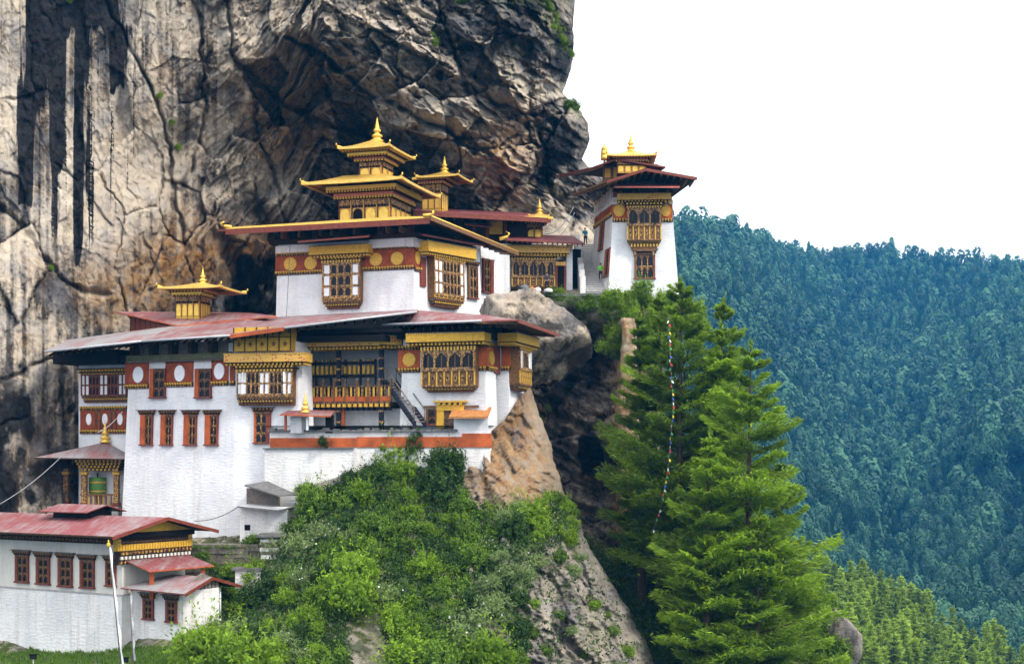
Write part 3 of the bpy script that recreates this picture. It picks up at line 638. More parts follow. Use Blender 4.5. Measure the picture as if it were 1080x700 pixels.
# ---------------------------------------------------------------- far forested mountain, nearer wooded rise, valley floor
def ground_mat(name, a, b_):
    m, t, b = mat(name); v = mapping(t, (1, 1, 1)); L(t, ramp(t, noise(t, v, 0.08, 8, 0.7), [(0.35, a), (0.7, b_)]), b.inputs["Base Color"]); b.inputs["Roughness"].default_value = 1.0; b.inputs["Specular IOR Level"].default_value = 0.0
    bump(t, b, noise(t, v, 0.4, 6), 0.5, 1.0); return m
M['forestfloor'] = ground_mat('forest_floor', (0.004, 0.011, 0.006), (0.012, 0.026, 0.012))
M['soil'] = ground_mat('dark_soil', (0.02, 0.022, 0.01), (0.06, 0.055, 0.03))
yr_m = curve([(200, 228), (640, 231), (715, 239), (740, 245), (765, 251), (800, 259), (830, 266), (870, 270), (920, 270), (980, 275), (1040, 280), (1080, 281), (1400, 300)])
mtnY = TPS([(200, 228, 900), (640, 230, 930), (720, 240, 960), (830, 266, 1230), (950, 270, 1300), (1080, 281, 1180), (1400, 300, 950), (770, 300, 850),
    (720, 290, 840), (770, 350, 790), (815, 430, 730), (850, 520, 660), (840, 310, 1080), (885, 400, 980), (915, 470, 890), (920, 560, 740), (950, 330, 1170),
    (1080, 370, 900), (1030, 430, 830), (970, 530, 740), (1080, 540, 690), (1000, 630, 570), (1080, 680, 480), (900, 640, 540), (1080, 900, 300), (700, 900, 300), (1400, 500, 700), (1400, 900, 280), (600, 500, 700), (200, 500, 700), (200, 900, 300)], 1e-2)
def mtn_depth(px, py): return mtnY(px, py)+40*fbm(px/75, py/75, 5, 501)-45*ridged((px*0.8+py*0.35)/62, (py-px*0.2)/190, 4, 502)
def build_mountain():
    a = np.linspace(200, 1400, 240)[None]; q = np.linspace(0, 1, 130)[:, None]
    px = a+0*q; top = yr_m(px); py = top+(900-top)*q; Y = mtn_depth(px, py); X = (px-CX)/FPX*Y; Z = (HZ-py)/FPX*Y
    nb = 12; k = np.arange(nb, 0, -1)[:, None]; Yb = Y[:1]+40*k; Zb = Z[:1]-14*k; Xb = X[:1]+0*k
    o = gridmesh('mountain', np.vstack([Xb, X]), np.vstack([Yb, Y]), np.vstack([Zb, Z]), [M['forestfloor']]); tag(o, kind='structure')
build_mountain()
yh_n = curve([(740, 600), (850, 613), (880, 612), (930, 630), (1000, 662), (1060, 694), (1100, 720), (1200, 790)])
def near_depth(px, py): return 300-(py-yh_n(px))*0.9+6*fbm(px/40, py/40, 4, 511)
def build_near():
    a = np.linspace(740, 1200, 120)[None]; q = np.linspace(0, 1, 60)[:, None]; px = a+0*q; top = yh_n(px); py = top+(860-top)*q
    Y = near_depth(px, py); X = (px-CX)/FPX*Y; Z = (HZ-py)/FPX*Y
    nb = 8; k = np.arange(nb, 0, -1)[:, None]
    tag(gridmesh('wooded_hill', np.vstack([X[:1]+0*k, X]), np.vstack([Y[:1]+9*k, Y]), np.vstack([Z[:1]-4*k, Z]), [M['forestfloor']]), kind='structure')
build_near()
ys_s = curve([(560, 560), (680, 575), (760, 610), (850, 640), (885, 652), (900, 680), (912, 730), (930, 790)])
slopeY = TPS([(560, 560, 127), (680, 575, 123), (760, 610, 120), (850, 640, 118), (900, 680, 117), (600, 700, 112), (700, 700, 109), (800, 720, 106), (900, 760, 108), (700, 860, 96), (900, 860, 98), (560, 860, 98)])
def build_slope():
    s = np.linspace(0, 1, 120)[None]; q = np.linspace(0, 1, 80)[:, None]; px = 560+(925-560)*s+0*q; top = ys_s(px); py = top+(870-top)*q
    Y = slopeY(px, py)+0.6*fbm(px/20, py/20, 4, 521); X = (px-CX)/FPX*Y; Z = (HZ-py)/FPX*Y
    k = np.arange(6, 0, -1)[:, None]; X = np.vstack([X[:1]/Y[:1]*(Y[:1]+1.5*k), X]); Yn = np.vstack([Y[:1]+1.5*k, Y]); Z = np.vstack([Z[:1]-1.2*k, Z])
    j = np.arange(1, 13)[None]; X = np.hstack([X, X[:, -1:]+0.15*j]); Z = np.hstack([Z, Z[:, -1:]-1.6*j]); Yn = np.hstack([Yn, Yn[:, -1:]+0.4*j])
    tag(gridmesh('wooded_slope', X, Yn, Z, [M['soil']]), kind='structure')
build_slope()
def build_valley():
    mb = MB(); mb.poly([(-2600, -2000, -261), (2600, -2000, -261), (2600, 2200, -261), (-2600, 2200, -261)], M['forestfloor'])
    tag(mb.build('valley_ground'), kind='structure')
build_valley()
# ---------------------------------------------------------------- building parts
def frieze(F, px0, px1, pyT0, pyB0, parent, pyT1=None, pyB1=None, d=0.05, m='red', dent=True, name='frieze'):
    """painted band with rows of white and gold blocks above and below; heights at its left end (and right end)"""
    u0, u1 = F.u(px0, pyT0, d), F.u(px1, pyT1 or pyT0, d)
    zt = F.z(px0, pyT0, d); zb = F.z(px0, pyB0, d)
    mb = MB(); mb.box(F, u0, u1, zb, zt, -0.3, d, M[m])
    if dent:
        for z0 in (zt, zb-0.34):
            mb.box(F, u0-0.02, u1+0.02, z0, z0+0.34, -0.3, d+0.03, M['darkwood'])
            mb.dent(F, u0, u1, z0+0.19, z0+0.32, d+0.03, d+0.16, 0.24, 0.6, M['goldpaint'])
            mb.dent(F, u0, u1, z0+0.03, z0+0.15, d+0.03, d+0.10, 0.24, 0.5, M['carved'])
    return mb.build(name, parent)
def medallion(F, px, py, rx, rz, parent, m='goldpaint', d=0.05):
    u, z = F.pix(px, py, d); s = F.pix(px+rx, py, d)[0]-u; h = z-F.pix(px, py+rz, d)[1]
    mb = MB(); mb.disc(F, u, z, s, h, d-0.02, d+0.07, M[m])
    if m == 'goldpaint': mb.disc(F, u, z, s*0.8, h*0.8, d+0.07, d+0.095, M['goldpaint'])
    return mb.build('medallion', parent)
def arch_pts(u0, u1, z0, z1):
    w = u1-u0; h = z1-z0
    c = [(1, 0.60), (0.93, 0.68), (0.80, 0.72), (0.78, 0.80), (0.66, 0.86), (0.5, 0.95), (0.34, 0.86), (0.22, 0.80), (0.20, 0.72), (0.07, 0.68), (0, 0.60)]
    return [(u0, z1), (u1, z1)]+[(u0+a*w, z0+b*h) for a, b in c]
def window(F, px0, py0, px1, py1, parent, jamb='orange', d=0.22, cols=2, rows=3, lintel=True, jl=0.2, jr=0.07, wood='carveddark', label=None, single=False, name='window'):
    pm, ym = (px0+px1)/2, (py0+py1)/2
    u0, u1 = F.u(px0, ym, d), F.u(px1, ym, d); z1, z0 = F.z(pm, py0, d), F.z(pm, py1, d); W = u1-u0; H = z1-z0
    jl, jr = jl*W, jr*W; mb = MB(); t = 0.09*H*0.6
    fm = M[jamb]
    mb.box(F, u0, u0+jl, z0, z1, -0.05, d, fm); mb.box(F, u1-jr, u1, z0, z1, -0.05, d, M['redwood'])
    mb.box(F, u0+jl, u1-jr, z1-t, z1, -0.05, d-0.01, M['carveddark']); mb.box(F, u0-0.06, u1+0.06, z0-0.1, z0, -0.05, d+0.06, M['redwood'])
    lat = mb if single else MB(); a0, a1, b0, b1 = u0+jl, u1-jr, z0, z1-t
    cw = (a1-a0)/cols; rh = (b1-b0)/rows; bw = min(0.085, cw*0.22)
    for i in range(cols+1): lat.box(F, a0+i*cw-bw/2, a0+i*cw+bw/2, b0, b1, 0.03, 0.12, M[wood])
    for j in range(rows+1): lat.box(F, a0, a1, b0+j*rh-bw/2, b0+j*rh+bw/2, 0.03, 0.105, M[wood])
    for i in range(cols):
        for j in range(rows): lat.prism(F, arch_pts(a0+i*cw+bw/2, a0+(i+1)*cw-bw/2, b0+j*rh, b0+(j+1)*rh-bw/2), 0.03, 0.08, M['brown'])
    pn = mb if single else MB(); pn.box(F, a0, a1, b0, b1, -0.03, 0.025, M['glass'])
    ln = mb if single else MB()
    if lintel:
        ln.box(F, u0-0.28, u1+0.28, z1+0.30, z1+0.36, -0.03, d+0.18, M['slate']); ln.box(F, u0-0.1, u1+0.1, z1, z1+0.14, -0.03, d+0.02, M['darkwood'])
        ln.dent(F, u0-0.2, u1+0.2, z1+0.14, z1+0.30, -0.03, d+0.12, 0.26, 0.55, M['brown'])
    o = mb.build(name, parent)
    if label: o['label'] = label
    if not single:
        lat.build('lattice', o); pn.build('pane', o)
        if lintel: ln.build('lintel', o)
    return o
def rabsel(F, px0, py0, px1, py1, parent, depth=0.7, cols="WAAAWW", rows=3, base=0.16, panel=0.0, top=0.07, wood='carved', label=None, corbel=True, name='bay_window', single=False):
    """projecting carved timber window: columns W = white panel, A = small arched light, B = wide arched light, L = dark board"""
    pm, ym = (px0+px1)/2, (py0+py1)/2
    u0, u1 = F.u(px0, ym, depth), F.u(px1, ym, depth); z1, z0 = F.z(pm, py0, depth), F.z(pm, py1, depth); H = z1-z0; W = u1-u0
    zb = z0+base*H; zp = zb+panel*H; zt = z1-top*H
    mb = MB(); mb.box(F, u0, u1, zb, z1, -0.1, depth, M['brown'])
    o = mb.build(name, parent)
    if label: o['label'] = label
    # stepped foot
    c = MB(); n = 3; h = base*H/n
    for i in range(n):
        ins = (n-1-i)*0.10+0.04 if corbel else 0.0
        c.box(F, u0+ins*W*0.35, u1-ins*W*0.35, z0+i*h, z0+(i+1)*h-0.02, -0.1, depth-(n-1-i)*0.16, M['redwood' if i == 0 else 'carveddark'])
        c.dent(F, u0+ins*W*0.35, u1-ins*W*0.35, z0+i*h+h*0.25, z0+(i+1)*h-0.03, depth-(n-1-i)*0.16, depth-(n-1-i)*0.16+0.1, 0.24, 0.5, M['goldpaint' if i % 2 else 'brown'])
    c.build('corbel', o)
    if panel:
        p = MB(); nb = max(2, int(round(W/0.55)))
        p.box(F, u0, u1, zb, zb+0.09, depth, depth+0.10, M['carved']); p.box(F, u0, u1, zp-0.10, zp, depth, depth+0.12, M['carved'])
        for i in range(nb+1): p.box(F, u0+(W-0.1)*i/nb, u0+(W-0.1)*i/nb+0.1, zb, zp, depth, depth+0.08, M['goldpaint'])
        for i in range(nb):
            a = u0+(W-0.1)*(i+0.55)/nb; p.disc(F, a, (zb+zp)/2, W/nb*0.26, (zp-zb)*0.24, depth, depth+0.05, M['carved'], 10)
            p.disc(F, a, (zb+zp)/2, W/nb*0.10, (zp-zb)*0.10, depth+0.05, depth+0.06, M['darkwood'], 8)
        p.build('carved_panel', o)
    wd = {'W': 0.62, 'A': 0.5, 'B': 1.0, 'L': 0.5}; tot = sum(wd[k] for k in cols); xs = [u0]
    for k in cols: xs.append(xs[-1]+W*wd[k]/tot)
    rh = (zt-zp)/rows; bw = min(0.17, W/len(cols)*0.26)
    g, pn, wp = MB(), MB(), MB()
    for i, x in enumerate(xs):
        a = min(max(x-bw/2, u0), u1-bw); g.box(F, a, a+bw, zp, zt, depth, depth+0.11, M[wood])
    for j in range(rows+1):
        z = min(max(zp+j*rh-bw/2, zp), zt-bw); g.box(F, u0, u1, z, z+bw, depth, depth+0.09, M[wood])
    for i, k in enumerate(cols):
        for j in range(rows):
            a0, a1, b0, b1 = xs[i]+bw/2, xs[i+1]-bw/2, zp+j*rh+bw/2, zp+(j+1)*rh-bw/2
            if k == 'W': w1 = MB(); w1.box(F, a0+0.01, a1-0.01, b0+0.02, b1-0.02, depth-0.05, depth+0.04, M['panel']); w1.build('shutter', o)
            elif k in 'AB':
                pn = MB(); pn.box(F, a0, a1, b0, b1, depth-0.05, depth+0.012, M['glass']); pn.build('pane', o); g.prism(F, arch_pts(a0, a1, b0, b1), depth, depth+0.075, M[wood if k == 'B' else 'brown'])
                if k == 'B': g.box(F, (a0+a1)/2-0.03, (a0+a1)/2+0.03, b0, b0+(b1-b0)*0.8, depth, depth+0.04, M['brown'])
            else: g.box(F, a0, a1, b0, b1, depth-0.05, depth+0.03, M['redwood'])
    # returns of the bay
    for uu, sgn in ((u0, -1), (u1, 1)):
        S = F.side(uu) if sgn > 0 else Fac(F.O+F.U*uu, F.a-90, F.b, F.zb)
        for j in range(rows):
            b0, b1 = zp+j*rh+bw/2, zp+(j+1)*rh-bw/2
            q0, q1 = (-depth+0.12, -0.12) if sgn > 0 else (0.12, depth-0.12)
            S2 = S
            w1 = MB(); w1.box(S2, q0, q1, b0, b1, -0.02, 0.03, M['panel' if 'W' in cols else 'glass']); w1.build('side_panel', o)
    g.build('lattice', o)
    k = MB(); k.box(F, u0-0.05, u1+0.05, zt, z1, -0.1, depth+0.10, M['carveddark'])
    k.box(F, u0-0.16, u1+0.16, z1, z1+0.10, -0.1, depth+0.16, M['darkwood']); k.dent(F, u0-0.14, u1+0.14, z1+0.10, z1+0.26, -0.1, depth+0.24, 0.3, 0.5, M['goldpaint'])
    k.dent(F, u0-0.1, u1+0.1, zt+0.02, z1-0.03, depth+0.10, depth+0.17, 0.26, 0.5, M['goldpaint'])
    k.box(F, u0-0.3, u1+0.3, z1+0.26, z1+0.34, -0.1, depth+0.3, M['darkwood']); k.build('cornice', o)
    return o
def beam(F, px0, py0, px1, py1, parent, d0, d1, m='yellow', ends=True, name='cornice_board'):
    pm, ym = (px0+px1)/2, (py0+py1)/2; u0, u1 = F.u(px0, ym, d1), F.u(px1, ym, d1); z1, z0 = F.z(pm, py0, d1), F.z(pm, py1, d1)
    mb = MB(); mb.box(F, u0, u1, z0, z1, d0, d1, M[m]); mb.box(F, u0-0.03, u1+0.03, z1, z1+0.05, d0, d1+0.05, M['goldpaint'])
    mb.dent(F, u0, u1, z1+0.05, z1+0.14, d1-0.1, d1+0.03, 0.2, 0.5, M['plank'])
    mb.box(F, u0, u1, z0-0.06, z0, d0, d1-0.04, M['darkwood']); mb.dent(F, u0, u1, z0-0.22, z0-0.06, d0, d1-0.16, 0.3, 0.5, M['goldpaint'])
    return mb.build(name, parent)
def rafters(mb, A, B, inward, n, h=0.16, wdt=0.12, m='redwood', drop=0.0, over=0.0, inward2=None):
    """square rafters under a slab from points along the eave A-B going inward (a world vector at A, another at B)"""
    A, B, v1 = Vector(A), Vector(B), Vector(inward); v2 = Vector(inward2) if inward2 is not None else v1; t = (B-A).normalized()*wdt/2
    for i in range(n):
        s = (i+0.5)/n; v = v1+(v2-v1)*s
        p = A+(B-A)*s+Vector((0, 0, -drop))-v.normalized()*over; q = p+v; k = Vector((0, 0, -h))
        mb.hexa([p-t+k, p+t+k, q+t+k, q-t+k, p-t, p+t, q+t, q-t], M[m])
def edge_board(mb, A, B, h, th, m, drop=0.0):
    A, B = Vector(A), Vector(B); t = (B-A).normalized(); nrm = Vector((t.y, -t.x, 0)).normalized()*th; k = Vector((0, 0, -h)); dz = Vector((0, 0, -drop))
    mb.hexa([A+nrm+k+dz, B+nrm+k+dz, B+k+dz, A+k+dz, A+nrm+dz, B+nrm+dz, B+dz, A+dz], M[m])

FIN = [(0.50, 0), (0.54, 0.05), (0.30, 0.10), (0.34, 0.16), (0.47, 0.20), (0.42, 0.26), (0.17, 0.32), (0.20, 0.36), (0.33, 0.41), (0.30, 0.48), (0.14, 0.53), (0.23, 0.57), (0.13, 0.61), (0.18, 0.66), (0.09, 0.71), (0.13, 0.76), (0.055, 0.81), (0.08, 0.86), (0.02, 0.94), (0.004, 1.0)]
def finial(c, h, parent, rs=0.34, m='gold', name='finial', n=14):
    mb = MB(); mb.lathe(c, [(r*h*rs*1.35, z*h) for r, z in FIN], M[m], n); return mb.build(name, parent, False)
def gold_hip(F, u0, u1, d0, d1, z, rise, parent, topw=0.16, lift=0.08, th=0.2, m='goldroof', name='roof_tier', horns=True, under='carved'):
    """concave hipped roof with lifted corners; d0 back, d1 front"""
    mb = MB(); n = 14; kk = 7
    cu, cd = (u0+u1)/2, (d0+d1)/2
    def ring(t, dz):
        pts = []; f = 1-t*(1-topw)
        cor = [(u0, d1), (u1, d1), (u1, d0), (u0, d0)]
        for i in range(4):
            a, b = cor[i], cor[(i+1) % 4]
            for j in range(n):
                s = j/n; c = abs(2*s-1); zz = z+rise*(t**1.35)+lift*(1-t)**3*c**5+dz
                bow = 1-0.02*(1-c*c)
                pts.append(F.w(cu+(a[0]+(b[0]-a[0])*s-cu)*f*bow, zz, cd+(a[1]+(b[1]-a[1])*s-cd)*f*bow))
        return pts
    N4 = 4*n; i0 = len(mb.V); rings = [ring(k/kk, 0) for k in range(kk+1)]+[]
    for r in rings: mb.V += [tuple(p) for p in r]
    g = mb.mi(M[m])
    for k in range(kk):
        for j in range(N4): mb.F.append((i0+k*N4+j, i0+k*N4+(j+1) % N4, i0+(k+1)*N4+(j+1) % N4, i0+(k+1)*N4+j)); mb.M.append(g); mb.S.append(False)
    mb.F.append(tuple(i0+kk*N4+j for j in range(N4))); mb.M.append(g); mb.S.append(False)
    lo = ring(0, -th); lo2 = ring(0.12, -th-0.04); lo3 = ring(0.45, -0.05-rise*0.25); b0 = len(mb.V); mb.V += [tuple(p) for p in lo+lo2+lo3]; ug = mb.mi(M[under])
    for j in range(N4):
        j2 = (j+1) % N4
        mb.F.append((b0+j, b0+j2, i0+j2, i0+j)); mb.M.append(g); mb.S.append(False)
        mb.F.append((b0+N4+j, b0+N4+j2, b0+j2, b0+j)); mb.M.append(g); mb.S.append(False)
        mb.F.append((b0+2*N4+j, b0+2*N4+j2, b0+N4+j2, b0+N4+j)); mb.M.append(ug); mb.S.append(False)
    o = mb.build(name, parent)
    if horns:
        for a, sa in ((u0, -1), (u1, 1)):
            for d, sd_ in ((d1, 1), (d0, -1)):
                h = MB(); s = 0.15*min(1.0, (u1-u0)/4)
                pts = [F.w(a-sa*0.3, z+lift*0.8, d-sd_*0.3), F.w(a-sa*.05, z+lift+0.05, d-sd_*.05), F.w(a+sa*s*0.4, z+lift+0.06+s*0.5, d+sd_*s*0.4), F.w(a+sa*s*0.3, z+lift+0.06+s*1.5, d+sd_*s*0.3)]
                h.tube(pts, 0.62*s, M['gold'], 6, 0.3*s); h.build('corner_ornament', o, False)
    return o
def cupola_body(F, w, dp, z0, z1, nf, ns, parent, name='lantern_body', open_=()):
    """timber storey of a roof lantern with arched gilded panels; front spans u -w..0, side runs back dp"""
    mb = MB(); mb.box(F, -w, 0, z0, z1, -dp, 0, M['carveddark']); S = F.side(0)
    h = z1-z0
    for (G, L0, L1, n) in ((F, -w, 0, nf), (S, 0, dp, ns)):
        mb.box(G, L0, L1, z0, z0+0.12*h, 0, 0.08, M['goldpaint']); mb.box(G, L0, L1, z1-0.22*h, z1, 0, 0.10, M['pink'] if False else M['carved'])
        mb.dent(G, L0, L1, z1-0.30*h, z1-0.22*h, 0, 0.13, 0.3, 0.5, M['darkwood'])
        st = (L1-L0)/n
        for i in range(n):
            a, b = L0+i*st, L0+(i+1)*st; e = st*0.07
            mb.box(G, a, a+e, z0, z1, 0, 0.1, M['redwood']); mb.box(G, b-e, b, z0, z1, 0, 0.1, M['goldpaint'])
            ui, uj, zi, zj = a+e*2, b-e*2, z0+0.14*h, z1-0.32*h
            mb.box(G, ui-e*0.8, uj+e*0.8, zi, zj, 0, 0.03, M['carvedred'])
            w_ = uj-ui; pts = [(ui, zi), (uj, zi), (uj, zi+(zj-zi)*0.6)]+[(ui+w_*(0.5+0.5*math.cos(t)), zi+(zj-zi)*(0.6+0.36*math.sin(t))) for t in np.linspace(0.25, math.pi-0.25, 7)]+[(ui, zi+(zj-zi)*0.6)]
            mb.prism(G, pts, 0.03, 0.07, M['black'] if (G is F and i in open_) else M['gold'])
    return mb.build(name, parent)
def tiers(F, w, dp, z, steps, parent, name='bracket_cornice'):
    """stacked outward stepping rows of brackets; steps = (height, outreach, material)"""
    mb = MB(); S = F.side(0); o = 0
    for h, out, m in steps:
        o = out
        mb.box(F, -w-o, o, z, z+h*0.45, -dp-o, o, M['darkwood']); mb.box(F, -w-o, o, z+h*0.45, z+h, -dp-o, o+0.02, M[m])
        mb.dent(F, -w-o, o, z+h*0.05, z+h*0.45, o, o+0.14, 0.28, 0.5, M['goldpaint']); mb.dent(S, -o, dp+o, z+h*0.05, z+h*0.45, o, o+0.14, 0.28, 0.5, M['goldpaint'])
        z += h
    mb.build(name, parent); return z

# ================================================================ buildings
# ---- lower house, bottom left
def lower_house():
    F = FP(129, 92, -31); S = F.side(0); zb = zat(679, 92); W = 5.7; Lh = 17.0
    r = root('lower_house', 'long white stone house with faded red metal roof in the bottom left corner', 'house', F.w(-Lh/2, zb, -W/2))
    zc = F.z(110, 626); zt = F.z(110, 571)
    mb = MB(); mb.box(F, -Lh, 0, zb-2.5, zc, -W, 0.06, M['white_worn']); mb.box(F, -Lh, 0.0, zc, zt, -W+0.02, 0, M['cream'])
    mb.box(F, -Lh, 0.02, zc-0.06, zc+0.05, -W, 0.1, M['concrete']); mb.build('wall', r)
    for (a, b, c, d) in ((15.4, 585, 29, 613), (37.4, 587, 51.3, 615), (60.5, 588, 75, 617.5), (83.7, 590, 98.3, 619), (110.6, 591, 121, 617)):
        window(F, a, b, c, d, r, jamb='redwood', jl=0.18, jr=0.1, wood='brown', d=0.16)
    # eave timbers
    zt2 = F.z(110, 570); mb = MB()
    mb.box(F, -Lh, 0.3, zt-0.12, zt+0.28, -W, 0.35, M['darkwood']); mb.dent(F, -Lh, 0.3, zt+0.0, zt+0.2, 0.35, 0.5, 0.32, 0.5, M['brown'])
    mb.box(F, -Lh, 0.6, zt+0.28, zt+0.62, -W-0.3, 0.8, M['black']); mb.dent(F, -Lh, 0.6, zt+0.32, zt+0.5, 0.8, 0.95, 0.32, 0.5, M['brown']); mb.build('eave_timber', r)
    ze = -5.14; zr = -4.08; vr = 2.8
    def pt(u, v, z): return F.w(u, z, -v)
    mb = MB()
    for (ue, v0, v1, za, zbb) in ((1.25, -2.0, vr, ze, zr), (1.25, vr, 7.55, zr, ze)):
        mb.slab([pt(-Lh-1, v0, za), pt(ue, v0, za), pt(ue, v1, zbb), pt(-Lh-1, v1, zbb)], 0.09, M['tinred'], M['redwood'], M['black'])
    ro = mb.build('roof', r)
    mb = MB(); rafters(mb, pt(-Lh, -1.95, ze-0.1), pt(1.2, -1.95, ze-0.1), (Vector(pt(0, vr, zr))-Vector(pt(0, -2, ze)))*0.45, 34, 0.15, 0.12, 'darkwood')
    mb.build('rafter', ro)
    mb = MB(); edge_board(mb, pt(1.25, -2.05, ze+0.02), pt(1.25, vr, zr+0.02), 0.22, 0.08, 'redwood'); edge_board(mb, pt(1.25, vr, zr+0.02), pt(1.25, 7.6, ze+0.02), 0.22, 0.08, 'redwood'); mb.build('verge_board', ro)
    mb = MB(); mb.tube([pt(-Lh-1, -2.06, ze-0.05), pt(1.15, -2.06, ze-0.05)], 0.09, M['darkwood'], 8); mb.build('gutter', ro)
    # gable: yellow boards over rows of brackets
    zg = S.z(160, 578); mb = MB()
    mb.prism(S, [(-0.6, zg), (W+0.4, zg), (W+0.4, ze+0.1), (vr, zr-0.12), (-0.6, ze+0.1)], -0.2, 0.28, M['yellow']); mb.box(S, -0.6, W+0.4, zg+0.52, zg+0.58, 0.28, 0.31, M['carveddark'])
    for q in range(28): mb.box(S, -0.5+q*0.24, -0.48+q*0.24, zg, zg+0.5, 0.28, 0.295, M['brown'])
    mb.build('gable_board', r)
    mb = MB(); zq = zg
    for i in range(3):
        mb.box(S, -0.55, W+0.3, zq-0.3, zq-0.02, -0.2, 0.32-0.09*i, M['darkwood']); mb.dent(S, -0.5, W+0.25, zq-0.26, zq-0.06, 0.32-0.09*i, 0.44-0.09*i, 0.34, 0.55, M['carved' if i % 2 == 0 else 'cream']); zq -= 0.3
    mb.build('bracket_course', r)
    # raised smoke roof over the ridge
    a = F.u(46, 541, -1.5); b = F.u(96, 543, -1.5); mb = MB(); z0 = zr+0.10
    mb.slab([pt(a, 1.1, z0+0.16), pt(b, 1.1, z0+0.16), pt(b, 2.9, z0+0.62), pt(a, 2.9, z0+0.62)], 0.07, M['tinred'], M['redwood'], M['black'])
    mb.slab([pt(a, 2.9, z0+0.62), pt(b, 2.9, z0+0.62), pt(b, 4.7, z0+0.16), pt(a, 4.7, z0+0.16)], 0.07, M['tinred'], M['redwood'], M['black'])
    mb.box(F, a+0.5, b-0.6, zr-0.4, z0+0.3, -3.9, -1.9, M['black']); mb.build('smoke_roof', r)
    # lean-to porch on the gable side
    mb = MB(); za, zc2 = zat(600, 91.5), zat(583, 95)
    p = [P(129, 589, 92.2), P(158, 602, 90.6), P(226, 596, 95.4), P(195, 583, 97)]
    mb.slab(p, 0.08, M['tinred'], M['orange'], M['darkwood']); pr = mb.build('porch_roof', r)
    mb = MB(); G = S.shift(2.2)
    for px_ in (160, 214):
        q = P(px_, 600, 91.3 if px_ < 200 else 95); mb.hexa([q+Vector(v) for v in ((-.12, -.12, -1.9), (.12, -.12, -1.9), (.12, .12, -1.9), (-.12, .12, -1.9), (-.12, -.12, 0), (.12, -.12, 0), (.12, .12, 0), (-.12, .12, 0))], M['orange']); mb.build('porch_post', r); mb = MB()

    # low roof of the neighbouring lean-to at the far left
    return F
FH = lower_house()
def annex():
    F = FP(193, 90.4, -31); zb = zat(677, 90.4)
    r = root('annex_building', 'small white annex with worn grey and red sheet roof joined to the lower house', 'outbuilding', F.w(-1.5, zb, -2))
    Lw = -F.u(139, 650); S = F.side(0); Ws = S.u(231, 640); zt = F.z(170, 622)
    mb = MB(); mb.box(F, -Lw, 0, zb-2.5, zt, -Ws, 0, M['white_worn']); mb.build('wall', r)
    for a, b, c, d in ((150, 630.5, 161, 652), (174, 632.5, 185.5, 655)): window(F, a, b, c, d, r, jamb='redwood', wood='brown', jl=0.2, jr=0.14, d=0.14)
    A = P(127, 619.5, 90.9); B = P(195, 626, 88.0); C = P(224, 608.5, 92.3); D = P(182, 605, 94.3); E = P(259, 618.5, 95.8); G = D+(E-C)
    mb = MB(); mb.slab([A, B, C, D], 0.08, M['tingrey'], M['redwood'], M['darkwood']); mb.slab([D, C, E, G], 0.08, M['tingrey'], M['redwood'], M['darkwood']); ro = mb.build('roof', r)
    mb = MB(); edge_board(mb, B+Vector((0, 0, .03)), C+Vector((0, 0, .03)), 0.2, 0.07, 'redwood'); edge_board(mb, C+Vector((0, 0, .03)), E+Vector((0, 0, .03)), 0.2, 0.07, 'redwood'); mb.build('verge_board', ro)
    mb = MB(); mb.prism(S, [(0.1, zt-0.02), (Ws, zt-0.02), (Ws, zt+0.5), (Ws*0.55, zt+1.05), (0.1, zt+0.25)], -0.15, -0.04, M['plank'])
    for q in range(9): mb.box(S, 0.3+q*Ws/10, 0.36+q*Ws/10, zt, zt+0.45+0.02*q, -0.04, -0.02, M['darkwood'])
    mb.build('gable_board', r)
    mb = MB(); mb.box(F, -Lw, 0.1, zt-0.05, zt+0.22, -0.2, 0.25, M['darkwood']); mb.dent(F, -Lw, 0.1, zt, zt+0.14, 0.25, 0.4, 0.4, 0.5, M['brown']); mb.build('eave_timber', r)
    mb = MB(); q = P(232, 620, 94.2); mb.tube([q, q+Vector((0.02, 0, -2.4))], 0.07, M['panel'], 8); mb.build('downpipe', r)
annex()

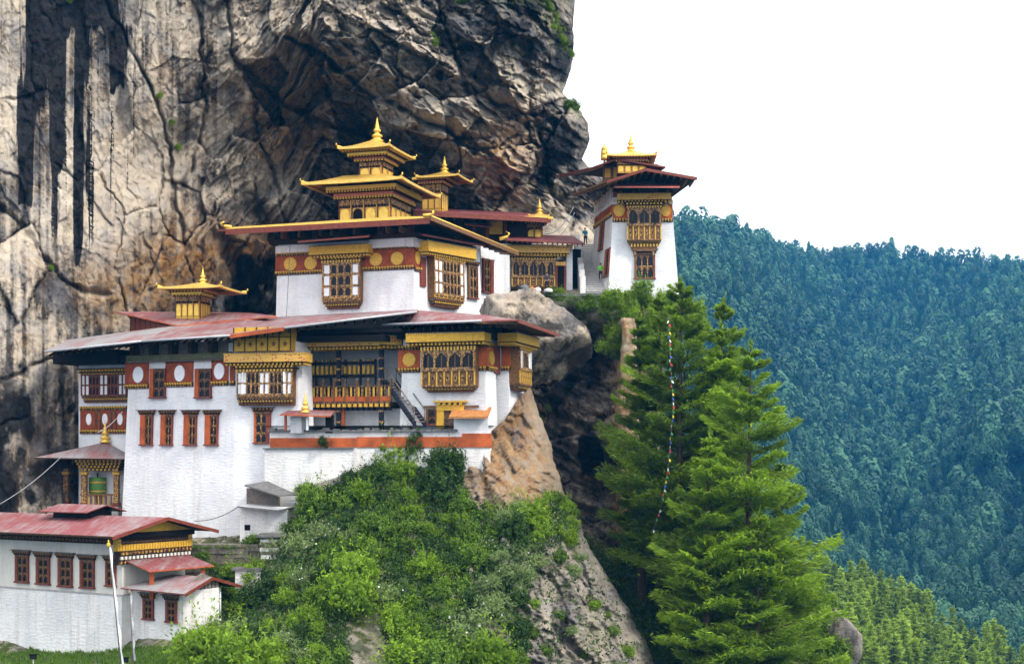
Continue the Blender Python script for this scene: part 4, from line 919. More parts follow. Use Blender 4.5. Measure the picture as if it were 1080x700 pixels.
# ---- prayer wheel pavilion
def pavilion():
    Y = 110.2; F = FP(106, Y, -3); z0 = zat(534, Y); ze = zat(482, Y)
    r = root('wheel_pavilion', 'open timber pavilion with a shallow grey metal roof left of the tall white block', 'pavilion', F.w(0, z0, 0))
    a, b = F.u(37, 482, 1.5), F.u(134, 482, 1.5); ap = P(111, 466, Y+1.2)
    mb = MB(); c = [F.w(a, ze-0.02, 1.6), F.w(b, ze-0.12, 1.6), F.w(b, ze-0.02, -4.2), F.w(a, ze, -4.2)]
    for i in range(4):
        p, q = c[i], c[(i+1) % 4]; mb.slab([p, q, ap], 0.10, M['tingrey'], M['darkwood'], M['black'])
    ro = mb.build('roof', r); finial(ap-Vector((0, 0, .05)), 1.75, ro, 0.36)
    mb = MB(); u0, u1 = F.u(84, 490, 0), F.u(126, 490, 0)
    for i in range(4): mb.box(F, u0-0.1*i, u1+0.1*i, ze-1.05+0.22*i, ze-0.87+0.22*i, -2.6-0.1*i, 0.1*i, M['darkwood']); mb.dent(F, u0-0.1*i, u1+0.1*i, ze-1.03+0.22*i, ze-0.88+0.22*i, 0.1*i, 0.1*i+0.12, 0.3, 0.5, M['goldpaint'])
    mb.build('bracket_course', r)
    for px_, d in ((89, -0.15), (123, -0.15), (70, -2.4)):
        u = F.u(px_, 515, d); mb = MB(); mb.box(F, u-0.2, u+0.2, z0-1.5, ze-0.9, d-0.2, d+0.2, M['carved']); mb.box(F, u-0.28, u+0.28, ze-1.35, ze-1.15, d-0.28, d+0.28, M['goldpaint']); mb.box(F, u-0.26, u+0.26, z0-1.5, z0+0.3, d-0.26, d+0.26, M['redwood']); mb.build('post', r)
    mb = MB()
    for q in range(12): u = u0+0.4+q*0.2; mb.box(F, u, u+0.07, z0+0.1, z0+0.85, -0.2, -0.1, M['goldpaint' if q % 2 else 'redwood'])
    mb.box(F, u0, u1, z0+0.85, z0+0.98, -0.25, -0.05, M['brown']); mb.build('railing', r)
    mb = MB(); mb.box(F, F.u(66, 520, -2.8), u1, z0-2.5, z0, -3, 0.4, M['concrete']); mb.build('plinth', r)
    mb = MB(); mb.box(F, F.u(93, 520, -2.4), u1, z0, ze-0.9, -2.7, -2.4, M['plank']); mb.build('rear_screen', r)
    u = F.u(103, 512, -1.2); p = F.w(u, z0+0.3, -1.2)
    t = root('prayer_drum', 'large green painted prayer drum inside the open pavilion', 'prayer drum', p)
    mb = MB(); mb.lathe(p, [(0.62, 0.5), (0.66, 0.55), (0.66, 1.9), (0.62, 1.95)], M['prayergreen'], 20); mb.build('drum', t)
    mb = MB(); mb.lathe(p, [(0.67, 0.8), (0.675, 0.82), (0.675, 0.9), (0.67, 0.92)], M['goldpaint'], 20); mb.lathe(p, [(0.67, 1.5), (0.675, 1.52), (0.675, 1.62), (0.67, 1.64)], M['goldpaint'], 20); mb.build('band', t)
    mb = MB(); mb.tube([p+Vector((0, 0, -.3)), p+Vector((0, 0, 2.3))], 0.06, M['darkwood'], 8); mb.build('spindle', t)
M['prayergreen'] = simple('green_painted_drum', (0.10, 0.24, 0.05), 0.6, 0, 0.2, 5)
pavilion()

# ---- recessed building left of the white block
def recessed():
    F = F2(xy(83, 112.5), xy(133, 111)); z0 = zat(540, 111)
    r = root('recessed_shrine', 'dark recessed shrine building with white shutter pairs between the cliff and the tall white block', 'building', F.w(1.5, z0, -2))
    mb = MB(); mb.box(F, 0, F.L+1.5, z0, zat(372, 111), -6, 0, M['white']); mb.build('wall', r)
    frieze(F, 84.5, 134, 433, 453, r); 
    for x in (94, 111, 127): medallion(F, x, 442, 2.8, 6, r, 'panel')
    rabsel(F, 86, 393, 134, 424, r, 0.55, "WWAAAWWAAAWW", 2, 0.22, 0, 0.05, 'redwood', corbel=False)
    for x in (103, 119): window(F, x-3, 434, x+3, 453, r, jamb='redwood', lintel=False, cols=1, rows=2, d=0.12)
    mb = MB(); mb.box(F, -0.6, F.L+1, zat(372, 111)-0.9, zat(372, 111)+0.1, -5, 2.4, M['black']); mb.build('eave_timber', r)
recessed()

# ---- tall white block
A_L, A_M, A_R = xy(125, 108.2), xy(244, 104), xy(318, 102.9)
zA0 = zat(566, 104)
def tall_block():
    b = 0.035; back = lambda p, d, x=0: (p[0]+0.36*d+x, p[1]+d)
    FL, FR = F2(A_L, A_M, b, zA0), F2(A_M, A_R, b, zA0)
    r = root('tall_white_block', 'tall battered white block with four orange framed windows in a row', 'building', (A_M[0]-3, A_M[1]+4, zA0))
    mb = MB(); walls(mb, [A_L, A_M, A_R, back(A_R, 2.6), back(A_M, 9, 2), back(A_L, 9)], zA0-4, 8.3, b, M['white']); mb.build('wall', r)
    FL = F2(A_L, A_M, b, zA0-4); FR = F2(A_M, A_R, b, zA0-4)
    for a, c in ((147.4, 160), (169, 181), (193.3, 206.3), (215.6, 229)): window(FL, a, 437, c, 468.5, r, jl=0.40, jr=0.08, wood='carved', d=0.2)
    for a, c in ((157.5, 173.6), (205, 222)): window(FL, a, 388.5, c, 418.5, r, jl=0.24, jr=0.06, cols=2, rows=3, wood='carveddark', lintel=False)
    for a, c, t, bt in ((132, 157, 383.5, 405.5), (174.5, 204, 382.5, 403.5), (223, 241, 381.5, 402)): frieze(FL, a, c, t, bt, r)
    frieze(FR, 242.5, 248, 381.3, 401.5, r)
    for x, y in ((146, 395), (189.7, 393.6), (231.5, 391.4)): medallion(FL, x, y, 5.4, 8.6, r, 'panel')
    mb = MB(); u0, u1 = FL.u(133, 374, 0.5), FL.u(236, 374, 0.5); z = FL.z(190, 379, 0.5)
    mb.box(FL, u0, u1, z, z+0.42, -0.3, 0.5, M['greenp']); mb.box(FL, u0, u1, z-0.12, z, -0.3, 0.35, M['plank'])
    for q in range(5): a = u0+(u1-u0)*(q+0.35)/5; mb.box(FL, a, a+0.35, z+0.42, z+1.3, -0.3, 0.9, M['darkwood']); mb.box(FL, a+0.35, a+1.2, z+0.42, z+1.3, -0.4, -0.25+0.35, M['plank'])
    mb.build('eave_beam', r)
    rabsel(FR, 250, 389, 308.5, 427, r, 0.75, "WWAAAWWAAAWW", 2, 0.22, 0.06, 0.07, 'carved', label='wide bay window with alternating white shutters and arched lights', corbel=False)
    beam(FR, 236, 373, 322, 381.5, r, -0.2, 1.3, 'carvedred')
    window(FR, 267.5, 434, 285, 466.5, r, jl=0.10, jr=0.26, wood='carved', d=0.2, label='lower window with orange right jamb')
    # painted attic panels under the roof
    mb = MB(); u0, u1 = FR.u(246, 357, 0.9), FR.u(307, 357, 0.9); z0, z1 = FR.z(276, 370, 0.9), FR.z(276, 345, 0.9); mb.box(FR, u0, u1, z0, z1, -0.3, 0.9, M['yellow'])
    for i in range(6): u = u0+(u1-u0-0.07)*i/5; mb.box(FR, u, u+0.07, z0, z1, 0.9, 0.95, M['darkwood'])
    mb.box(FR, u0, u1, (z0+z1)/2+0.1, (z0+z1)/2+0.17, 0.9, 0.94, M['darkwood'])
    for i in range(5): u = u0+(u1-u0)*(i+0.5)/5; mb.disc(FR, u, z0+0.5, 0.16, 0.22, 0.9, 0.93, M['brown'], 4)
    mb.build('attic_panel', r)
    # big sheet roof that climbs to the foot of the golden temple
    E = [P(48, 370, 106.5), P(150, 359, 105), P(243, 353, 102.2), P(300, 345, 101.2), P(440, 328, 103.4)]
    Uu = [P(72, 358, 116), P(186, 343, 113.5), P(262, 334, 117), P(292, 334, 120.3), P(441, 326, 116.5)]
    mb = MB()
    for i in range(4): mb.slab([E[i], E[i+1], Uu[i+1], Uu[i]], 0.10, M['tinmix' if i else 'tingrey'], M['redwood'], M['black'])
    ro = mb.build('roof', r)
    mb = MB()
    for i in range(4): n = (14, 12, 7, 14)[i]; rafters(mb, E[i]-Vector((0, 0, .11)), E[i+1]-Vector((0, 0, .11)), (Uu[i]-E[i])*0.3, n, 0.16, 0.13, 'darkwood', 0.2, -0.2, (Uu[i+1]-E[i+1])*0.3)
    mb.build('rafter', ro)
    mb = MB()
    for i in range(4):
        if i == 2: edge_board(mb, E[i]+Vector((0, 0, .0)), E[i+1], 0.26, 0.1, 'orange')
        else: mb.tube([E[i]+Vector((0, -.1, -.06)), E[i+1]+Vector((0, -.1, -.06))], 0.085, M['metal'], 8)
    mb.build('gutter', ro)
    # timber under the roof, coloured near black for the shade there
    mb = MB(); mb.box(FL, -2.6, FL.L-0.2, 7.15, 7.6, -6, 0.3, M['black']); mb.box(FR, 0, FR.L+6, 8.3, 8.7, -6, -0.2, M['black']); mb.build('roof_frame', r)
tall_block()

# ---- balcony gallery in the recess
def gallery():
    F = F2(xy(312, 106.2), xy(408, 104.2)); zf = zat(424, 105); L_ = F.L; zt = 8.9; zg = 2.1
    r = root('balcony_gallery', 'shaded timber gallery with row of small golden prayer wheels and red gold railing', 'gallery', F.w(L_/2, zg, 0))
    mb = MB(); mb.box(F, -2, L_+2.2, -1, zt, -4.6, -3.6, M['white']); mb.box(F, -1, L_+1.8, -1, zf-0.45, -2.2, -1.5, M['white']); mb.build('wall', r)
    mb = MB(); mb.box(F, -0.6, L_+0.35, zf-0.3, zf, -3.6, 0.0, M['darkwood']); mb.build('deck', r)
    mb = MB(); mb.box(F, -0.6, L_+0.35, zf-0.12, zf+0.06, 0, 0.08, M['carveddark']); mb.dent(F, -0.5, L_+0.3, zf-0.36, zf-0.12, -0.3, 0.2, 0.42, 0.55, M['goldpaint']); mb.dent(F, -0.5, L_+0.3, zf-0.62, zf-0.38, -0.5, 0.02, 0.42, 0.55, M['navy']); mb.build('bracket_course', r)
    mb = MB(); n = 9; st = (L_+0.8)/n
    mb.box(F, -0.5, L_+0.35, zf+0.06, zf+0.42, 0.0, 0.08, M['orange']); mb.box(F, -0.5, L_+0.35, zf+1.12, zf+1.22, -0.03, 0.1, M['carveddark'])
    for i in range(n*3): u = -0.45+st/3*i; mb.box(F, u+0.06, u+0.2, zf+0.42, zf+1.12, 0.0, 0.06, M['carved' if i % 2 else 'goldpaint'])
    for i in range(n+1): u = -0.5+st*i; mb.box(F, u-0.02, u+0.10, zf, zf+1.55, 0.0, 0.14, M['brown']); mb.lathe(F.w(u+0.04, zf+1.55, 0.07), [(0.07, 0), (0.09, 0.06), (0.02, 0.2)], M['plank'], 8)
    mb.build('railing', r)
    for px_ in (357, 402):
        u = F.u(px_, 400, -0.1); mb = MB(); mb.box(F, u-0.16, u+0.16, zf-2.6, zt, -0.28, 0.16 if False else -0.02, M['navy'])
        for k in range(9): z = zf-2.3+k*0.78; mb.box(F, u-0.19, u+0.19, z, z+0.13, -0.31, 0.01, M['carved'])
        mb.build('post', r)
    u = F.u(361, 400, -0.3); mb = MB(); mb.box(F, u, u+0.2, zf-2.4, zf-0.4, -0.4, -0.2, M['orange']); mb.build('door_jamb', r)
    beam(F, 306, 358, 400, 365, r, -1.0, 0.9, 'carvedred'); G = F2(xy(399.5, 103.6), xy(425, 104.6)); beam(G, 400, 354.5, 424, 363.5, r, -1.0, 0.15, 'carvedred')
    mb = MB(); mb.box(F, -1, L_+1.8, zt-0.9, zt+0.5, -4.6, -0.6, M['black']); mb.box(F, -1.5, L_+1.6, zt, zt+0.25, -5, 1.4, M['black']); mb.build('ceiling', r)
    # frame that holds the prayer wheels
    u0, u1 = F.u(318, 395, -1.2), F.u(396, 395, -1.2); zw = F.z(355, 395, -1.2); mb = MB()
    mb.box(F, u0, u1, zw+0.75, zw+0.95, -1.35, -1.05, M['navy']); mb.box(F, u0, u1, zw-0.22, zw-0.02, -1.35, -1.05, M['navy']); mb.box(F, u0, u1, zf, zw-0.9, -1.3, -1.1, M['navy'])
    for i in range(6): u = u0+(u1-u0)*i/5; mb.box(F, u-0.06, u+0.06, zf, zw+1.1, -1.3, -1.1, M['navy'])
    mb.build('wheel_frame', r)
    m0 = None
    for i in range(16):
        u = u0+(u1-u0)*(i+0.5)/16; p = F.w(u, zw, -1.2)
        mb = MB(); mb.lathe(p, [(0.03, -0.1), (0.03, 0.0), (0.12, 0.02), (0.13, 0.08), (0.13, 0.56), (0.12, 0.62), (0.03, 0.64), (0.05, 0.95), (0.08, 1.02), (0.01, 1.2)], M['goldpaint'], 10); mb.build('prayer_wheel', r)
gallery()

# ---- wooden stair beside the gallery
def ladder():
    A = P(412, 402, 105); B = P(443, 446, 102.4); r = root('wooden_staircase', 'steep wooden staircase leading down from the gallery to the walled terrace', 'staircase', B)
    v = B-A; side = Vector((0.62, 0.78, 0)).normalized()*0.55; mb = MB()
    for s in (-1, 1):
        o = side*s; mb.hexa([A+o+Vector((-.1, 0, -.25)), A+o+Vector((.1, 0, -.25)), B+o+Vector((.1, 0, -.25)), B+o+Vector((-.1, 0, -.25)), A+o+Vector((-.1, 0, .1)), A+o+Vector((.1, 0, .1)), B+o+Vector((.1, 0, .1)), B+o+Vector((-.1, 0, .1))], M['navy'])
    mb.build('stringer', r)
    mb = MB()
    for i in range(14):
        p = A+v*((i+0.5)/14); mb.hexa([p-side+Vector((-.14, 0, -.03)), p+side+Vector((-.14, 0, -.03)), p+side+Vector((.14, 0, -.03)), p-side+Vector((.14, 0, -.03)), p-side+Vector((-.14, 0, .03)), p+side+Vector((-.14, 0, .03)), p+side+Vector((.14, 0, .03)), p-side+Vector((.14, 0, .03))], M['plank'])
    mb.build('tread', r)
    mb = MB()
    for s in (-1, 1): mb.tube([A+side*s+Vector((0, 0, .95)), B+side*s+Vector((0, 0, .95))], 0.045, M['plank'], 6); [mb.tube([A+v*t+side*s, A+v*t+side*s+Vector((0, 0, .95))], 0.04, M['plank'], 6) for t in (0.02, 0.5, 0.98)]
    mb.build('handrail', r)
ladder()

# ---- terrace temple (right of the gallery)
C_O = xy(514, 102)
def terrace_temple():
    b = 0.03; zb = zat(470, 102); F = Fac(C_O, -16.7, b, zb); S = F.side(0)
    r = root('terrace_temple', 'white temple with a large four arched gold window above the walled terrace', 'temple', F.w(-3, zb, -3))
    wl = -F.u(419.5, 440)
    pU, pB = F.U, -F.N; O = F.O
    pt = lambda u, v: tuple(O+pU*u+pB*v)
    mb = MB(); walls(mb, [pt(-wl, 0), pt(0, 0), pt(0, 3.0), pt(-wl, 5)], zb-3, 8.9, b, M['white']); 
    mb.build('wall', r); mb = MB(); walls(mb, [pt(-2.5, 3.4), pt(0.75, 3.4), pt(0.75, 9), pt(-2.5, 9)], zb-4, 9.0, b, M['white']); mb.build('wing_wall', r)
    F = Fac(C_O, -16.7, b, zb-3); S = F.side(0); H2 = Fac(pt(0.75, 3.4), -16.7, b, zb-4); S2 = H2.side(0)
    frieze(F, 420, 443, 369.5, 388, r, m='orange'); frieze(F, 502, 513.6, 366, 386, r, m='orange'); frieze(S, 514, 522.5, 365.5, 385.5, r, m='orange')
    frieze(H2, 529, 538.2, 367, 386, r, m='orange'); frieze(S2, 538.3, 547, 367, 386, r, m='orange')
    medallion(F, 431.7, 379.3, 6.8, 7.2, r); medallion(S, 518, 377.5, 2.8, 7.5, r); medallion(S2, 542.3, 378.2, 2.0, 7, r)
    mb = MB(); u, z = S.pix(526, 380, 0.1); q = S.u(529.5, 380, 0.1); mb.box(S, u-1.0, q+0.2, S.z(526, 394, 0.1), S.z(526, 365, 0.1), -0.6, 0.10, M['redwood']); mb.build('timber_post', r)
    rabsel(F, 444.5, 365, 501.5, 413, r, 0.8, "BBBB", 1, 0.12, 0.36, 0.10, 'carved', label='wide bay window of four dark arches over carved panels')
    beam(F, 428, 352, 511, 360, r, -0.2, 1.35, 'yellow')
    rabsel(S2, 547.5, 366, 559.5, 412, r, 0.8, "WBW", 1, 0.14, 0.34, 0.08, 'carved', label='narrow bay window on the right side'); beam(S2, 545.5, 355, 569, 363, r, -0.2, 1.3, 'yellow')
    mb = MB(); p0 = S2.pix(552, 415, 0.5)
    mb.box(S2, p0[0]-0.1, p0[0]+0.1, S2.z(552, 447, 0.5), p0[1], 0.35, 0.55, M['redwood']); mb.box(S2, p0[0]-0.5, p0[0]+2.2, S2.z(552, 449, 0.5)-0.1, S2.z(552, 449, 0.5)+0.15, -0.2, 0.9, M['brown']); mb.build('bay_prop', r)
    # door with yellow frame and small window next to it
    u0, u1 = F.u(460.5, 435, 0.2), F.u(489.5, 435, 0.2); z1, z0 = F.z(475, 422.5, 0.2), F.z(475, 452, 0.2); mb = MB()
    mb.box(F, u0+0.55, u1-0.55, z0, z1-0.7, -0.1, 0.06, M['carveddark']); mb.box(F, u0, u0+0.55, z0, z1-0.3, -0.1, 0.22, M['yellow']); mb.box(F, u1-0.55, u1, z0, z1-0.3, -0.1, 0.22, M['yellow']); mb.box(F, u0, u1, z1-0.7, z1-0.3, -0.1, 0.26, M['yellow'])
    mb.box(F, u0-0.2, u1+0.2, z1-0.12, z1, -0.1, 0.45, M['yellow']); mb.dent(F, u0, u1, z1-0.3, z1-0.12, -0.1, 0.4, 0.4, 0.5, M['yellow']); mb.build('door', r)
    window(F, 449, 431, 459.5, 447, r, jamb='brown', cols=1, rows=2, lintel=False); mb = MB(); mb.box(F, F.u(445, 428, .5), F.u(503, 428, .5), F.z(470, 429.5, .5), F.z(470, 427.3, .5), -0.1, 0.2, M['brown']); mb.build('lintel_board', r)
    # roof
    G = F.flat(); A = P(404, 342.5, 103.6); B = P(546, 337, 98.6); C = P(588, 352, 110.5); T = P(438, 327, 116); T2 = P(512, 332, 108.5)
    mb = MB(); mb.slab([A, B, T2, T], 0.12, M['tinred'], M['redwood'], M['black']); mb.slab([B, C, T2], 0.12, M['tinmaroon'], M['redwood'], M['darkwood']); ro = mb.build('roof', r)
    mb = MB(); rafters(mb, A-Vector((0, 0, .13)), B-Vector((0, 0, .13)), (T-A)*0.28, 18, 0.16, 0.12, 'darkwood', 0.22, -0.3, (T2-B)*0.28); rafters(mb, B-Vector((0, 0, .13)), C-Vector((0, 0, .13)), Vector((-3.0, 0.9, 0.15)), 12, 0.16, 0.12, 'brown', 0, -0.1); mb.build('rafter', ro)
    mb = MB(); edge_board(mb, B+Vector((0, 0, .02)), C+Vector((0, 0, .02)), 0.25, 0.1, 'redwood'); mb.tube([A+Vector((0, -.1, 0)), A+(B-A)*0.74+Vector((0, -.1, 0))], 0.09, M['metal'], 8); mb.build('gutter', ro)
    mb = MB(); mb.box(F, -wl, 0.1, 8.5, 9.2, -5, 0.5, M['black']); mb.box(F, -wl, 0.6, 9.2, 9.78, -4, -1.2, M['black']); mb.build('roof_frame', r); mb = MB(); mb.box(H2, -2, 0.3, 8.6, 9.2, -6, 0.5, M['black']); mb.build('roof_frame', r)
terrace_temple()

# ---- retaining wall with orange stripe, terrace, gate wall
def retaining():
    F = F2(xy(279, 103.1), xy(517, 101.4)); r = root('retaining_wall', 'long white terrace wall with orange stripe and grey stone capping', 'wall', F.w(F.L/2, -3, 0))
    U = lambda x: F.u(x, 465); z = lambda y, x=400: F.z(x, y)
    mb = MB(); mb.box(F, 0, U(376), -7, z(472.5), -1.2, 0, M['white_worn']); mb.box(F, U(376), U(516.5), -5, z(472.5), -1.25, -0.25, M['white_worn']); mb.box(F, 0.3, U(478), z(472.5), z(455), -1.2, -0.3, M['white_worn']); mb.box(F, U(478), U(514), z(472.5), z(440), -1.0, -0.28, M['white']); mb.build('wall', r)
    mb = MB(); mb.box(F, 0.35, U(375.5), z(471.5), z(461.5), -1.0, -0.18, M['orange']); mb.box(F, U(375.5), U(487), z(471.5), z(460.5), -1.0, -0.16, M['orange']); mb.box(F, U(487), U(517), z(471.5), z(457), -1.0, -0.15, M['orange']); mb.build('painted_stripe', r)
    mb = MB(); rr = random.Random(5); x = 0.25
    while x < U(478):
        w_ = rr.uniform(0.35, 0.8); t = rr.uniform(0.08, 0.16); zz = z(455)
        mb.box(F, x, x+w_*0.97, zz, zz+t, -1.5, -0.02+rr.uniform(-.08, .05), M['slate']); mb.box(F, x+0.1, x+w_*0.8, zz+t, zz+t+rr.uniform(.05, .14), -1.4, -0.2+rr.uniform(-.1, .05), M['slate']); x += w_
    mb.build('stone_capping', r)
    mb = MB(); mb.box(F, -0.1, U(373), z(473.6), z(472.2), -0.2, 0.16, M['slate']); mb.build('ledge', r)
    mb = MB(); rr = random.Random(9); a, c = U(475), U(515.5); zt = z(439.5)
    mb.prism(F.side(a), [(-0.7, zt), (1.6, zt+0.75), (1.6, zt+0.6), (-0.7, zt-0.14)], -0, (c-a), M['tile'])
    mb.build('tile_capping', r)
    g = MB(); g.poly([F.w(0, 2.15, -0.5), F.w(F.L, 2.15, -0.5), F.w(F.L, 2.15, -8), F.w(-1, 2.15, -8)], M['concrete']); tag(g.build('terrace_pavement'), kind='structure')
M['tile'] = simple('orange_clay_tile', (0.42, 0.17, 0.05), 0.8, 0, 0.45, 6, 0.5, 12)
retaining()

# ---- small shrine roof in front of the block with finial
def small_shrine():
    F = FP(322, 102.3, -8); z0 = 2.1; r = root('small_shrine', 'low red edged shrine hut with golden finial beside the stone capped wall', 'shrine', F.w(0, z0, 0))
    a, c = F.u(297, 436, 0.5), F.u(350, 436, 0.5); z1 = F.z(322, 437, 0.5); mb = MB()
    mb.slab([F.w(a, z1+0.02, 0.9), F.w(c, z1-0.1, 0.9), F.w(c-0.3, z1+0.35, -1.4), F.w(a, z1+0.42, -1.4)], 0.1, M['tinred'], M['orange'], M['darkwood']); ro = mb.build('roof', r)
    finial(F.w(F.u(322, 430, -0.2), z1+0.15, -0.2), 1.5, ro, 0.33)
    mb = MB(); mb.box(F, a+0.5, F.u(318, 440, 0), z0-0.5, z1, -1.2, 0, M['white']); mb.build('wall', r); mb = MB(); mb.box(F, F.u(340, 440, 0), c-0.3, z0-0.5, z1, -1.2, -0.8, M['black']); mb.build('niche', r)
    mb = MB(); u = F.u(323, 440, .4); mb.box(F, u, u+0.16, z0-0.3, z1, 0.3, 0.46, M['panel']); u = F.u(300, 440, .4); mb.box(F, u, u+0.16, z0-0.3, z1, 0.3, 0.46, M['orange']); mb.build('post', r)
small_shrine()
# ---- golden roofed temple
B_O = xy(437, 116); zB0 = zat(334, 117)
def golden_temple():
    b = 0.02; zb = zB0-2; F0 = Fac(B_O, -18.5, b, zb); wl = -F0.u(290.5, 332); S0 = F0.side(0, da=71.5); sl = S0.u(508, 320)
    O = F0.O; U = F0.U; Bk = -F0.N; sdir = S0.U
    r = root('golden_roof_temple', 'white temple with maroon band, gold discs and golden tiered roof against the cliff', 'temple', F0.w(-wl/2, zB0, -5))
    c0 = tuple(O-U*wl); c1 = tuple(O); c2 = tuple(O+sdir*sl); c3 = tuple(O-U*wl+Bk*13); ztop = zat(251, 117)
    mb = MB(); walls(mb, [c0, c1, c2, c3], zb, ztop, b, M['white']); mb.build('wall', r); F, S = F0, S0
    frieze(F, 290.5, 340, 271, 286.5, r); frieze(F, 380, 437, 264.5, 282, r); frieze(S, 437.2, 444, 264, 281.5, r)
    for x, y in ((306.3, 278.4), (328, 277.4), (396.6, 273.6), (419, 272.6)): medallion(F, x, y, 6.6, 6.9, r)
    medallion(S, 440.3, 272, 2.6, 6.6, r)
    for (a, c, t, bt) in ((290.5, 336, 258.5, 266), (389, 437.4, 251.5, 260.5)): mb = MB(); mb.box(F, F.u(a, 262, .3), F.u(c, 258, .3), F.z((a+c)/2, bt, .3), F.z((a+c)/2, t, .3), -0.3, 0.3, M['white_worn']); mb.build('parapet_course', r)
    mb = MB()
    mb.box(S, -0.3, 1.2, S.z(440, 260.5, .3), S.z(440, 251.5, .3), -0.3, 0.3, M['white_worn']); mb.build('parapet_course', r)
    rabsel(F, 340, 274, 380, 325, r, 0.6, "WAAAW", 3, 0.15, 0.07, 0.06, 'carved', label='bay window on the front with three rows of small arches')
    beam(F, 325.5, 259.5, 388, 267.5, r, -0.2, 1.1, 'yellow')
    rabsel(S, 457.5, 272, 489, 324, r, 0.7, "WWAAAAAW", 3, 0.16, 0.08, 0.06, 'carved', label='larger bay window on the right side with red lattice'); beam(S, 452, 259, 502.5, 269, r, -0.2, 1.2, 'yellow')
    window(S, 494.5, 280, 504.5, 314, r, jamb='brown', cols=2, rows=3, wood='carved')
    q = S.u(449.5, 285, .15); mb = MB(); mb.box(S, S.u(443.8, 285, .15), q, S.z(446, 302, .15), S.z(446, 271, .15), -0.1, 0.15, M['redwood']); mb.build('timber_post', r)
    # little red awnings over the cornices
    mb = MB(); mb.slab([P(314, 254.5, 116.7), P(389, 248.5, 114.6), P(391, 247, 117), P(316, 252.5, 119.5)], 0.12, M['tinmaroon'], M['redwood'], M['black']); mb.build('awning', r)
    mb = MB(); mb.slab([P(446, 247, 114.2), P(512, 259, 121.5), P(505, 256, 123), P(440, 245, 117)], 0.12, M['tinmaroon'], M['redwood'], M['black']); mb.build('awning', r)
    # attic under the roof
    mb = MB(); mb.box(F, -wl+0.3, -0.2, ztop-0.3, 19.6, -10, -0.7, M['black'])
    for px_ in (302, 333, 362, 402, 432): u = F.u(px_, 250, -0.4); mb.box(F, u-0.28, u+0.28, ztop-0.3, 19.2, -1, -0.2, M['redwood'])
    for px_ in (300, 318, 340, 352, 376, 410, 424): u = F.u(px_, 246, 0.8); mb.box(F, u-0.1, u+0.1, 18.1, 18.6, -1, 1.3, M['brown'])
    mb.box(F, -wl-0.4, 0.4, 17.75, 18.1, -8, 0.5, M['darkwood']); mb.box(S, 0.2, sl, 16.2, 18.1, -6, -0.5, M['black']); mb.build('attic', r)
    # main golden roof
    TL, TC, TR = P(238, 240, 118.6), P(453, 228, 112.8), P(546, 266, 126); RL, RC, RR = P(345, 233.4, 122.5), P(412, 228.6, 121), P(470, 238, 127)
    mb = MB(); mb.slab([TL, TC, RC, RL], 0.13, M['goldroof'], M['gold'], M['redwood']); mb.slab([TC, TR, RR, RC], 0.13, M['darkwood'], M['brown'], M['redwood']); BL = P(262, 240, 128); mb.slab([TL, RL, BL], 0.13, M['goldroof'], M['gold'], M['redwood']); ro = mb.build('roof', r)
    mb = MB(); dz = Vector((0, 0, -.14)); rafters(mb, TL+dz, TC+dz, (RC-TC)*0.45, 24, 0.2, 0.16, 'redwood', 0, -0.15); rafters(mb, TC+dz, TR+dz, (RC-TC)*0.35, 15, 0.2, 0.16, 'brown', 0, -0.15); mb.build('rafter', ro)
    mb = MB(); edge_board(mb, TL-Vector((0, 0, .14)), TC-Vector((0, 0, .14)), 0.46, 0.06, 'redwood'); edge_board(mb, TC+Vector((0, 0, .03)), TR+Vector((0, 0, .03)), 0.34, 0.08, 'brown'); mb.tube([TC+Vector((0, 0, .06)), TR+Vector((0, 0, .06))], 0.07, M['gold'], 6); mb.build('fascia', ro)
    for c, s in ((TL, -1), (TC, 1)):
        mb = MB(); mb.tube([c+Vector((-s*0.5, 0, .05)), c+Vector((s*.1, -.1, .1)), c+Vector((s*.3, -.15, .16)), c+Vector((s*.32, -.15, .38)), c+Vector((s*.1, -.1, .46))], 0.15, M['gold'], 8, 0.06); mb.build('corner_ornament', ro, False)
    # lantern of two golden tiers
    G = FP(411.5, 122.2, -17); w1 = -G.u(357.5, 215); d1 = 4.6; z0 = zat(229, 122); z1 = zat(208, 122)
    cb = cupola_body(G, w1, d1, z0-0.6, z1, 4, 4, r, 'roof_lantern', open_=(1,))
    ze = tiers(G, w1, d1, z1, [(0.5, 0.35, 'pink'), (0.55, 0.85, 'gold')], cb)
    zr1 = zat(188.5, 120.2); mb = MB(); mb.box(G, -w1-0.1, 0.1, ze, zr1+0.5, -d1, 0.0, M['black']); mb.build('attic', cb)
    f = 2.5
    gold_hip(G, G.u(317.5, 187, f), G.u(424, 184, f), -d1-f, f, zr1, 0.95, cb, 0.42, 0.06, 0.24)
    G2 = FP(402.5, 122.9, -17); w2 = -G2.u(379, 177); d2 = 2.4; z2 = zat(187, 123); z3 = zat(170.5, 123)
    b2 = cupola_body(G2, w2, d2, z2-0.2, z3, 2, 2, r, 'upper_lantern'); ze2 = tiers(G2, w2, d2, z3, [(0.36, 0.35, 'pink'), (0.36, 0.8, 'gold'), (0.3, 1.15, 'gold')], b2)
    f2 = 1.9; zr2 = max(ze2, zat(156.5, 121.5)); gold_hip(G2, G2.u(355.5, 155, f2), G2.u(411, 155, f2), -d2-f2, f2, zr2, 1.1, b2, 0.12, 0.07, 0.18)
    c = G2.w((G2.u(355.5, 155, f2)+G2.u(411, 155, f2))/2, zr2+1.0, (-d2)/2); finial(c, zat(119.5, 123)-c.z, b2, 0.36)
golden_temple()

